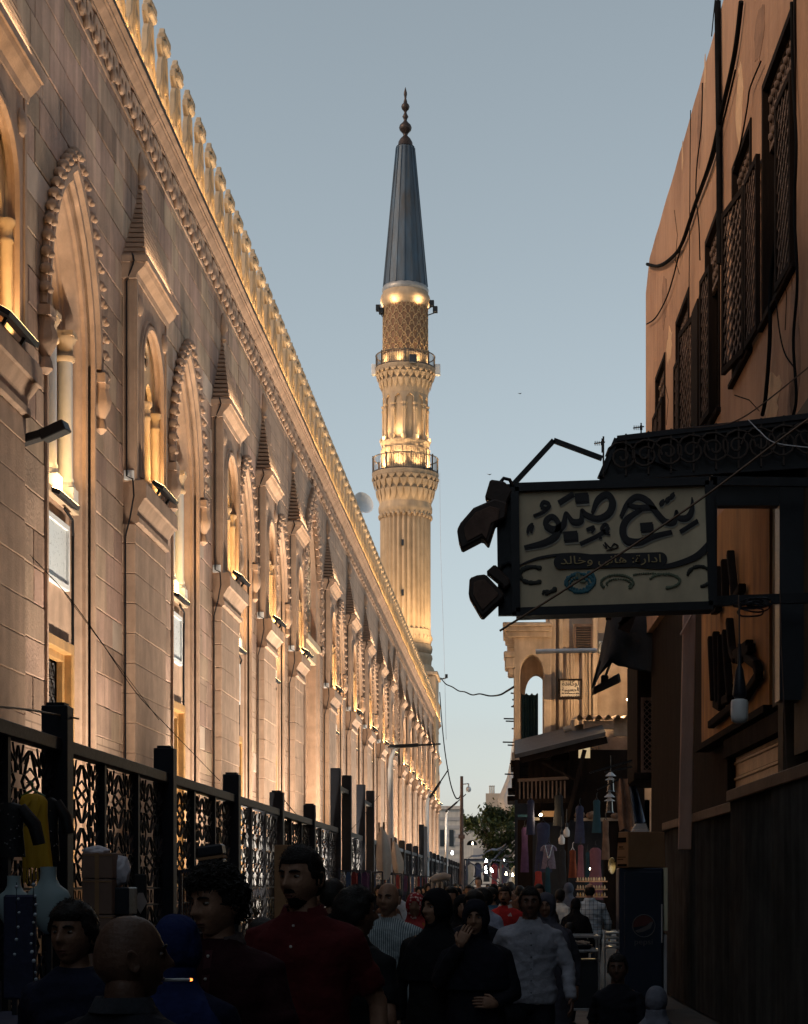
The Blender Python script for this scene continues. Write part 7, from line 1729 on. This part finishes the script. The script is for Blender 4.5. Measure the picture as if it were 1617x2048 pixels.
    if lod < 2:
        for s_ in (1, -1):
            mb = MB(); f = an[s_]; mb.tube([f + Vector((0, .055, -.045)), f + Vector((0, -.04, -.048)), f + Vector((0, -.12, -.058)), f + Vector((0, -.185, -.066))], [.038, .046, .044, .022], 10); kid('shoe', mb.mesh('shoe', smooth=60), BLACKPAINT)
    if collar and hijab is None:
        mb = MB(); cy = ty(1.5) + .004; n = 28
        a0 = R(32); rows = []
        for (r_, z, dz) in ((.073, 1.478, 0), (.069, 1.515, 0), (.078, 1.522, 0), (.098, 1.480, 0)):
            rows.append([(r_ * 1.0 * math.sin(a0 + (2 * PI - 2 * a0) * j / n), cy - r_ * math.cos(a0 + (2 * PI - 2 * a0) * j / n), z - .030 * smooth01(abs(j - n / 2) / (n / 2), .6, 1) * (1 if r_ > .09 else .5)) for j in range(n + 1)])
        fs = []
        for i in range(3):
            for j in range(n): fs.append((i * (n + 1) + j, i * (n + 1) + j + 1, (i + 1) * (n + 1) + j + 1, (i + 1) * (n + 1) + j))
        mb.add([p_ for r_ in rows for p_ in r_], fs); me_ = mb.mesh('collar'); me_.shade_smooth(); kid('collar', me_, cloth(collar))
    if lod == 0 and (buttons or placket):
        bz = [1.44, 1.36] if buttons == 'polo' else [1.40, 1.31, 1.22, 1.13, 1.04, .95]
        def chest_y(z):
            tz = [(z_, ry * 1.08 + .012) for z_, rx, ry in torso]
            for (za, ra), (zb, rb) in zip(tz[:-1], tz[1:]):
                if za <= z <= zb: return ty(z) - (ra + (rb - ra) * (z - za) / (zb - za))
            return -.13
        if placket:
            mb = MB(); zz = [1.46, 1.40, 1.34, 1.30] if buttons == 'polo' else [1.44, 1.3, 1.15, 1.0, .90]
            mb.rings([[(-.014, chest_y(z) - .004, z), (.014, chest_y(z) - .004, z), (.014, chest_y(z) + .02, z), (-.014, chest_y(z) + .02, z)] for z in zz]); kid('placket', mb.mesh('placket'), cloth(placket))
        for z in bz:
            mb = MB(); mb.ball((0, chest_y(z) - .006, z), (.006, .004, .006), 8, 5); kid('button', mb.mesh('button', smooth=80), cloth((.62, .60, .56)) if buttons == 'polo' else BLACKPAINT)
    if hijab is not None:
        def hw(p_, th):
            a = th if th < PI else th - 2 * PI; face = ((p_.x / .052) ** 2 + ((p_.z + .022) / .078) ** 2) if p_.y < 0 else 9
            return smooth01(face, .88, 1.1)
        hb = shell('headscarf', hw, .016, .006, cloth(hijab, 'floral' if pattern == 'floral_scarf' else None), 16)
        mb = MB(); hx_ = hc
        rg = [ring(hx_.x, hx_.y + .022, hz - .060, .082, .088, 28, 2), ring(hx_.x, hx_.y + .026, hz - .105, .088, .090, 28, 2), ring(0, ty(1.48) + .006, 1.478, .105, .100, 28, 2), ring(0, ty(1.44) + .004, 1.445, .165 * b, .118, 28, 2.3), ring(0, ty(1.38), 1.375, .225 * b, .150, 28, 2.3), ring(0, ty(1.25), 1.24, .240 * b, .172, 28, 2.2), ring(0, ty(1.18), 1.17, .236 * b, .172, 28, 2.2)]
        mb.rings(rg, False); me_ = mb.mesh('scarf_drape'); 
        me_ = subdiv(me_, 2); folds(me_, .010, seed + 3, 7, 4); me_.shade_smooth(); kid('scarf_drape', me_, cloth(hijab))
    if hat:
        shell('cap', lambda p_, th: smooth01(p_.z, .028, .042), .016, .002, cloth(hat), 30)
    return o
def subdiv(me, lv):
    o = bpy.data.objects.new('tmp', me); COL.objects.link(o); md = o.modifiers.new('s', 'SUBSURF'); md.levels = lv; dg = bpy.context.evaluated_depsgraph_get(); m2 = bpy.data.meshes.new_from_object(o.evaluated_get(dg)); m2.name = me.name; bpy.data.objects.remove(o); bpy.data.meshes.remove(me); return m2

def put(u, vtop, Y, **k):
    """place a person so that the crown of the head shows at column u, row vtop when standing at depth Y"""
    zt = EYE + (V0 - vtop) * Y / F; X = (u - U0) * Y / F; return X, Y, max(.9, zt * 1.75 / 1.752)
SK1, SK2, SK3 = (.33, .185, .12), (.23, .125, .08), (.12, .066, .045)  # SK3 carries the gloom of the lower foreground in its colour
BLK = (.012, .012, .014)
def P_(label, u, vtop, Y, yaw, **k):
    X, Y, H = put(u, vtop, Y); return person(label, X, Y, H, yaw, **k)

# ---- the people nearest the camera
p0 = P_('bald man seen from behind with a cigarette in his mouth, closest to the camera', 250, 1826, 4.6, 158, skin_c=SK3, top=(.018, .020, .026), sleeve='short', hair='stubble', head_yaw=-42, collar=(.03, .033, .04), build=1.08, seed=3)
hd = Vector((p0.location.x, p0.location.y, 0))
P_('curly-haired boy in a dark maroon polo shirt glancing down to his side', 442, 1737, 6.5, -12, skin_c=SK1, top=(.030, .009, .012), hair='curly', head_yaw=-26, head_pitch=8, collar=(.10, .08, .08), buttons='polo', placket=(.06, .02, .025), seed=5, jaw=.8, lean=-.03)
P_('tall bearded man in a red polo shirt with a white piped collar', 607, 1692, 7.5, -14, skin_c=SK1, top=(.085, .012, .014), hair='short', beard='goatee', head_yaw=-14, head_pitch=4, collar=(.085, .013, .015), buttons='polo', placket=(.09, .016, .016), build=1.05, seed=6)
P_('girl in a dark blue top standing by the jewellery stall', 150, 1805, 6.6, -8, skin_c=SK2, top=(.014, .018, .038), hair='thick', head_yaw=-8, seed=7, jaw=.6, build=.9)
P_('woman in a bright blue headscarf behind the bald smoker', 350, 1832, 6.0, 175, skin_c=SK1, top=(.008, .010, .03), hijab=(.014, .024, .09), abaya=True, seed=8, sleeve='long')
P_('dark-haired man in a black shirt, his ear and cheek turned away', 706, 1776, 8.4, 150, skin_c=SK2, top=BLK, hair='thick', head_yaw=-30, collar=BLK, seed=9, lod=0, build=1.05)
P_('bald man in a striped blue and white shirt', 778, 1764, 12.6, -6, skin_c=SK1, top=(.42, .48, .50), pattern='stripe', hair=None, head_yaw=-10, collar=(.42, .46, .48), seed=10, build=1.05)
P_('woman in a black headscarf and robe looking to the side', 876, 1778, 11.0, -10, skin_c=SK1, top=BLK, hijab=(.010, .010, .013), abaya=True, sleeve='long', head_yaw=-34, seed=11)
P_('woman in a ribbed dark cap holding her hand to her mouth', 952, 1800, 10.8, 2, skin_c=SK1, top=(.014, .014, .020), hijab=(.012, .013, .022), abaya=True, sleeve='long', seed=12, head_yaw=-8, arms={-1: ((-.25, -.08, 1.20), (-.10, -.19, 1.47), (.2, 1, .1), (.40, .15, .88)), 1: ((.25, .0, 1.14), (.12, -.18, 1.08), (-1, .2, 0), (-.8, -.3, .1))})
P_('broad man in an open-necked pale grey shirt walking up the street', 1060, 1774, 13.2, 4, skin_c=(.15, .08, .055), top=(.30, .31, .36), sleeve='long', hair='short', head_yaw=-4, collar=(.31, .32, .37), buttons='shirt', placket=(.30, .31, .36), legs=(.012, .013, .018), build=1.10, seed=13, stride=.2)
P_('veiled woman in a grey headscarf behind the man in the grey shirt', 1093, 1786, 15.2, -4, skin_c=SK2, top=(.05, .05, .065), hijab=(.085, .085, .11), abaya=True, sleeve='long', seed=14, head_yaw=-6)
P_('young bearded man in a bright red shirt with a white neckband', 1011, 1773, 22.5, -6, skin_c=SK1, top=(.50, .035, .035), hair='short', beard='goatee', head_yaw=-10, collar=(.55, .52, .5), seed=15, lod=0)
P_('balding man seen from behind in a pale blue checked shirt', 1180, 1767, 28.0, 176, skin_c=SK1, top=(.55, .63, .70), pattern='check', sleeve='long', hair='fringe', collar=(.55, .63, .7), seed=16, build=1.1, head_pitch=6, legs=(.02, .03, .05))
P_('slim dark man in a white T-shirt, seen from behind near the shop', 1120, 1778, 30.0, 140, skin_c=(.05, .03, .022), top=(.66, .68, .66), hair='short', seed=17, lod=1, legs=(.02, .02, .022))
P_('black-robed woman standing beside the checked shirt man', 1152, 1797, 27.0, 170, skin_c=SK1, top=BLK, hijab=BLK, abaya=True, sleeve='long', seed=18, lod=1)
P_('dark-haired child behind the serving cart', 1140, 1846, 21.5, 150, skin_c=SK2, top=BLK, hair='thick', seed=19, lod=1, build=.85)
P_('woman in a grey-blue scarf browsing at the clothes shop', 1137, 1766, 34.0, 150, skin_c=SK1, top=(.10, .12, .17), hijab=(.14, .16, .21), abaya=True, sleeve='long', seed=20, lod=1)
P_('dim figure with short hair low in front of the drinks fridge', 1236, 1908, 11.0, -8, skin_c=SK3, top=(.014, .015, .022), hair='short', seed=21, lod=0, build=.85)
P_('small figure under a pale headscarf beside the corrugated hoarding', 1312, 1974, 9.8, 160, skin_c=SK2, top=(.05, .055, .07), hijab=(.16, .17, .21), abaya=True, sleeve='long', seed=22, lod=0, build=.85)
P_('person in a yellow shirt, mostly hidden behind the curly-haired boy', 418, 1832, 8.6, 170, skin_c=SK2, top=(.50, .34, .02), hair='thick', seed=23, lod=1, build=.95)
P_('dark-haired head between the tall red man and the fence', 664, 1760, 13.5, 160, skin_c=SK2, top=BLK, hair='thick', seed=24, lod=1)
P_('woman in a red flowered headscarf and orange dress behind the bald man', 832, 1786, 15.5, -4, skin_c=SK2, top=(.35, .13, .03), hijab=(.35, .05, .05), pattern='floral_scarf', abaya=True, sleeve='long', seed=25, lod=1)
P_('person in a light blue shirt behind the shoulder of the red man', 522, 1838, 9.4, 170, skin_c=SK2, top=(.10, .16, .28), hair='thick', seed=26, lod=1)
P_('dark-haired young man facing ahead behind the woman in black', 903, 1774, 21.0, -8, skin_c=SK1, top=BLK, hair='thick', seed=27, lod=1)
P_('dark-capped woman in black between the two veiled women', 926, 1790, 15.8, -6, skin_c=SK1, top=BLK, hijab=BLK, abaya=True, sleeve='long', seed=28, lod=1, head_yaw=10)
P_('man with receding hair in profile next to the red shirt', 969, 1777, 20.0, -30, skin_c=SK1, top=(.30, .32, .42), hair='thick', seed=29, lod=1, head_yaw=-40)
P_('bareheaded youth in profile just before the red shirt', 985, 1775, 24.5, -40, skin_c=SK1, top=(.05, .12, .20), hair='short', seed=30, lod=1, head_yaw=-30)
P_('man with a white cap line over dark hair near the women', 951, 1782, 14.2, -10, skin_c=SK2, top=(.012, .013, .02), hair='thick', seed=31, lod=1)
P_('brown-haired man peering over the grey-scarfed woman', 1079, 1768, 25.0, -10, skin_c=SK1, top=(.05, .04, .04), hair='short', seed=32, lod=1)
P_('pale-faced man holding his head higher than the far crowd', 958, 1754, 46.0, -12, skin_c=(.42, .24, .16), top=(.20, .19, .2), hair='short', seed=33, lod=1)

# ---- the far crowd: four figures repeated
CR = 'far crowd filling the street'
protos = [P_('small dark-haired figure in dark clothes in the packed far crowd', 938, 1770, 33.0, -5, skin_c=SK2, top=BLK, hair='short', seed=40, lod=2, group=CR),
          P_('small figure in a black headscarf in the packed far crowd', 915, 1776, 31.0, 8, skin_c=SK1, top=BLK, hijab=BLK, abaya=True, sleeve='long', seed=41, lod=2, group=CR),
          P_('small figure in a pale shirt in the packed far crowd', 1003, 1768, 36.0, -12, skin_c=SK1, top=(.32, .33, .36), hair='short', seed=42, lod=2, group=CR),
          P_('small figure seen from behind in brown in the packed far crowd', 1040, 1772, 35.0, 172, skin_c=SK2, top=(.09, .05, .035), hair='thick', seed=43, lod=2, group=CR)]
rr = random.Random(77)
for k in range(40):
    Y = 24 + 66 * (k / 39) ** 1.15 + rr.uniform(-1, 1); t = rr.random()
    x0, x1 = -2.6 - .012 * Y, min(1.6 - .030 * Y, .9) if Y < 50 else -.3
    X = x0 + (x1 - x0) * ((k * .618 + t * .25) % 1); pr = protos[rr.choice((0, 0, 1, 1, 3, 2))]
    s_ = rr.uniform(.93, 1.06); c = clone(pr, (X, Y, 0), rz=R(rr.choice((0, 0, 180, 175, -10)) + rr.uniform(-14, 14))); c.scale = (s_, s_, s_)
# the cigarette
hx0 = p0; mw = Matrix.Translation(p0.location) @ RZ(R(158)); kk = 1
H0 = EYE + (V0 - 1826) * 4.6 / F; kk = H0 / 1.75
tip = Matrix.Scale(kk, 4) @ (T(0, -.022, 1.625) @ RZ(R(-42)))
a = mw @ (tip @ Vector((.012, -.098, -.064))); d_ = (mw.to_3x3() @ (RZ(R(-42)).to_3x3() @ Vector((.12, -1, -.02)))).normalized()
o = thing('cigarette', 'lit cigarette between the lips of the bald man, its tip glowing orange', 'cigarette', a); m = MB(); m.tube([a, a + d_ * .072], .0042, 8); part('paper', m, WHITEPAINT, o, smooth=50); m = MB(); m.tube([a + d_ * .0722, a + d_ * .079], [.0042, .003], 8); part('ember', m, mk('ember', (.8, .2, .05), .6, .1, 20, 0, emit=(1, .22, .04), es=3), o)
# small white three-stripe mark on the chest of the red shirt
for ob in [q for q in sc.objects if q.name.startswith('person') and q.get('label', '').startswith('young bearded man in a bright red')]:
    m = MB()
    for i, (x, h_) in enumerate(((.055, .018), (.072, .030), (.089, .042))):
        m.add([(x, -.168, 1.27), (x + .011, -.166, 1.27), (x + .011 - h_ * .35, -.168, 1.27 + h_), (x - h_ * .35, -.170, 1.27 + h_ * .9)], [(0, 1, 2, 3)])
    me_ = m.mesh('chest_emblem'); me_.transform(Matrix.Scale(1.0, 4)); c = bpy.data.objects.new('chest_emblem', me_); COL.objects.link(c); c.parent = ob; me_.materials.append(WHITEPAINT)

# ================================================================ cables
CABLEM = mk('cable_rubber', (.010, .010, .011), .95, .3, 6, 0, spec=.03)
def cable(label, pts, r=.012, name='cable', cat='cable', group='cables', n=6, mat=None):
    q = [Vector(p_) for p_ in pts]; out = []
    for i in range(len(q) - 1):
        p0, p1, p2, p3 = q[max(i - 1, 0)], q[i], q[i + 1], q[min(i + 2, len(q) - 1)]
        for k in range(n):
            t = k / n; out.append(.5 * ((2 * p1) + (-p0 + p2) * t + (2 * p0 - 5 * p1 + 4 * p2 - p3) * t * t + (-p0 + 3 * p1 - 3 * p2 + p3) * t ** 3))
    out.append(q[-1]); m = MB(); m.tube(out, r, 6); solo(name, m, mat or CABLEM, label, cat, q[0], group, smooth=60)
W_ = lambda *uv: [SP(u, v, .05) for u, v in uv]
cable('thick straight black pipe cable running down the ochre plaster wall', W_((1444, 2), (1445, 120), (1447, 260), (1448, 400), (1448, 528)), .045, 'wall_cable')
cable('heavy cable bundle swinging diagonally across the ochre wall to its far corner', W_((1492, 2), (1478, 110), (1452, 225), (1430, 320), (1398, 410), (1370, 490), (1345, 520), (1322, 532), (1301, 528)), .030, 'wall_cable')
cable('thinner cable looping beside the heavy bundle on the ochre wall', W_((1480, 140), (1462, 215), (1440, 300), (1425, 345), (1402, 402), (1372, 486), (1352, 560), (1338, 600), (1318, 635), (1300, 648)), .012, 'wall_cable')
cable('wavy thin cable hanging straight down the ochre wall from a nail', W_((1413, 165), (1411, 250), (1402, 330), (1400, 390), (1406, 450), (1408, 520)), .010, 'wall_cable')
cable('long fine cable straight down the ochre wall by the roof edge', W_((1389, 220), (1388, 330), (1387, 450), (1386, 560), (1385, 650)), .007, 'wall_cable')
cable('cable curving from the lattice window top down the ochre wall', W_((1532, 122), (1510, 175), (1504, 215), (1490, 290), (1478, 330)), .010, 'wall_cable')
cable('black cable beside the window nearest the camera', W_((1594, 4), (1597, 150), (1604, 290), (1600, 420), (1606, 560), (1598, 680), (1604, 790), (1598, 830)), .016, 'wall_cable')
cable('slack cable in front of the black window opening', W_((1570, 250), (1562, 350), (1566, 450), (1552, 560), (1550, 680), (1542, 790), (1535, 830)), .022, 'wall_cable')
cable('thin loose cable swinging under the dark shutters', W_((1560, 560), (1568, 650), (1580, 705), (1600, 735)), .008, 'wall_cable')
cable('pale thin wire along the top edge of the scrolled canopy', [P(1360, 857, 17), P(1440, 850, 17), P(1480, 838, 16.8), P(1530, 805, 16.5), P(1617, 735, 16)], .006, 'wall_cable', mat=LATW)
cable('pale wire drooping over the scrolled canopy', [P(1498, 840, 16.9), P(1520, 862, 16.8), P(1550, 885, 16.6), P(1617, 895, 16.4)], .005, 'wall_cable', mat=GREYPAINT)
cable('brown wire crossing diagonally in front of the painted sign', [P(1000, 1262, 15.6), P(1200, 1135, 15.6), P(1400, 1000, 15.6), P(1560, 880, 15.6), P(1650, 815, 15.6)], .010, 'street_wire', mat=mk('brown_wire', (.14, .08, .045), .6, .2, 5, 0))
cable('wavy cable between the end of the mosque and the old hotel', [P(u, v, 100 - (u - 880) * .36) for u, v in ((882, 1356), (892, 1368), (905, 1374), (918, 1382), (930, 1384), (945, 1390), (960, 1388), (980, 1392), (1000, 1390), (1015, 1382), (1028, 1374))], .028, 'street_wire')
cable('thick sagging cable from the mosque corner to the camera mast', [P(880, 1385, 120), P(884, 1440, 115), P(890, 1500, 105), P(900, 1560, 92), P(910, 1592, 80), P(918, 1597, 74), P(924, 1585, 70.2)], .03, 'street_wire')
cable('hair-thin wire hanging from the minaret balcony', [P(880, 945, 138), P(882, 1100, 134), P(888, 1280, 128), P(893, 1480, 118)], .012, 'street_wire', mat=GREYPAINT)
cable('thin wire sagging over the fence post by the yellow blouse', [P(-10, 1413, 12), P(60, 1420, 13), P(120, 1431, 14.1), P(158, 1438, 14.28)], .008, 'street_wire', mat=mk('tan_wire', (.25, .17, .10), .6, .1, 5, 0))
cable('dark twin wire slanting down the mosque wall to the fence', [P(60, 1110, 21), P(130, 1185, 19.5), P(200, 1280, 18.6), P(268, 1380, 18.8), P(330, 1448, 20), P(440, 1562, 23)], .0045, 'street_wire')
cable('fine wire slanting from the mosque wall to the second fence post', [P(128, 1185, 19.5), P(240, 1335, 19), P(318, 1440, 18.7)], .003, 'street_wire')
cable('fine wire looping between the tall gate posts', [P(560, 1590, 27.5), P(620, 1655, 32), P(680, 1680, 36.5), P(760, 1590, 45)], .006, 'street_wire')
cable('thin wire against the sky beside the roof edge of the plaster house', [P(1432, -10, 30), P(1428, 30, 30), P(1424, 72, 30)], .010, 'street_wire')
cable('thin flex hanging straight in front of the dark shopfront', [P(1561, 1180, 16.5), P(1564, 1300, 16.5), P(1572, 1480, 16.5), P(1576, 1600, 16.5)], .006, 'street_wire', mat=LATW)
# corner fittings of the mosque
o = thing('corner_floodlight', 'small floodlight and camera on brackets at the far corner of the mosque', 'floodlight', P(873, 1346, 146)); q = P(873, 1346, 146)
m = MB(); m.box(q.x - .5, q.x + .1, 145.8, 146.2, q.z - .1, q.z + .12); m.bar(q, P(868, 1352, 146), .12); part('lamp_head', m, IRON, o); m = MB(); m.tube([P(875, 1358, 146), P(885, 1358, 146), P(893, 1356, 146)], .06, 6); m.box(P(891, 0, 146).x, P(896, 0, 146).x, 145.8, 146.2, P(0, 1356, 146).z, P(0, 1349, 146).z); part('bracket_camera', m, IRON, o)
# satellite dish edge at the house corner
m = MB(); c = SP(1294, 700, -.10); M_ = T(c.x + .16, c.y + .3, c.z) @ RY(R(-75)); m.lathe([(.02, 0), (.25, .04), (.42, .13), (.41, .135), (.24, .05)], 20, (0, 0, 0), None, True, M_); solo('satellite_dish', m, IRON, 'dark satellite dish peeping past the far corner of the plaster house', 'satellite dish', c, smooth=50)
# birds
for (u, v, Y, lab) in ((979, 949, 60, 'tiny bird in flight just above the sign floodlights'), (1040, 787, 70, 'tiny bird in flight high in the open sky')):
    c = P(u, v, Y); m = MB(); m.add([c, c + Vector((.09, .02, .03)), c + Vector((.02, .05, -.01)), c + Vector((-.09, .02, .025)), c + Vector((0, -.05, .0)), c + Vector((.01, .10, 0))], [(0, 1, 2), (0, 2, 3), (0, 4, 1), (0, 3, 4), (2, 5, 0)]); solo('bird', m, IRON, lab, 'bird', c)

# ================================================================ the street goes on behind the camera
m = MB(); m.box(-12, -6, -26, 15.8, 0, 14.6); solo('rear_mosque_wing', m, FARSTONE, 'plain sandstone wing of the mosque continuing behind the camera', 'building', (-9, -5, 0))
m = MB(); m.box(3.05, 12, -26, 11.8, 0, 13.0); solo('rear_shop_house', m, DKWOOD, 'dark shop house continuing the shaded side behind the camera', 'house', (7, -7, 0))
m = MB(); m.box(-6, 3.2, -27, -22, 0, 12); solo('rear_cross_house', m, PLAST, 'ochre house closing the street behind the camera', 'house', (-1.4, -24, 0))
m = MB(); n = 12; vs = []  # unseen cloth, added to keep sky light off the near crowd
for i in range(n + 1):
    for j in range(n + 1):
        y = -20 + 17 * i / n; x = -5.6 + 8.6 * j / n; vs.append((x, y, 4.55 - .35 * math.sin(PI * j / n) + .05 * math.sin(i * 2.1)))
m.add(vs, [(i * (n + 1) + j, i * (n + 1) + j + 1, (i + 1) * (n + 1) + j + 1, (i + 1) * (n + 1) + j) for i in range(n) for j in range(n)]); solo('sky_blocking_cloth', m, DKTARP, 'dark unseen cloth added behind the camera to block sky light', 'shade cloth', (-1, -8, 4.4), smooth=60)
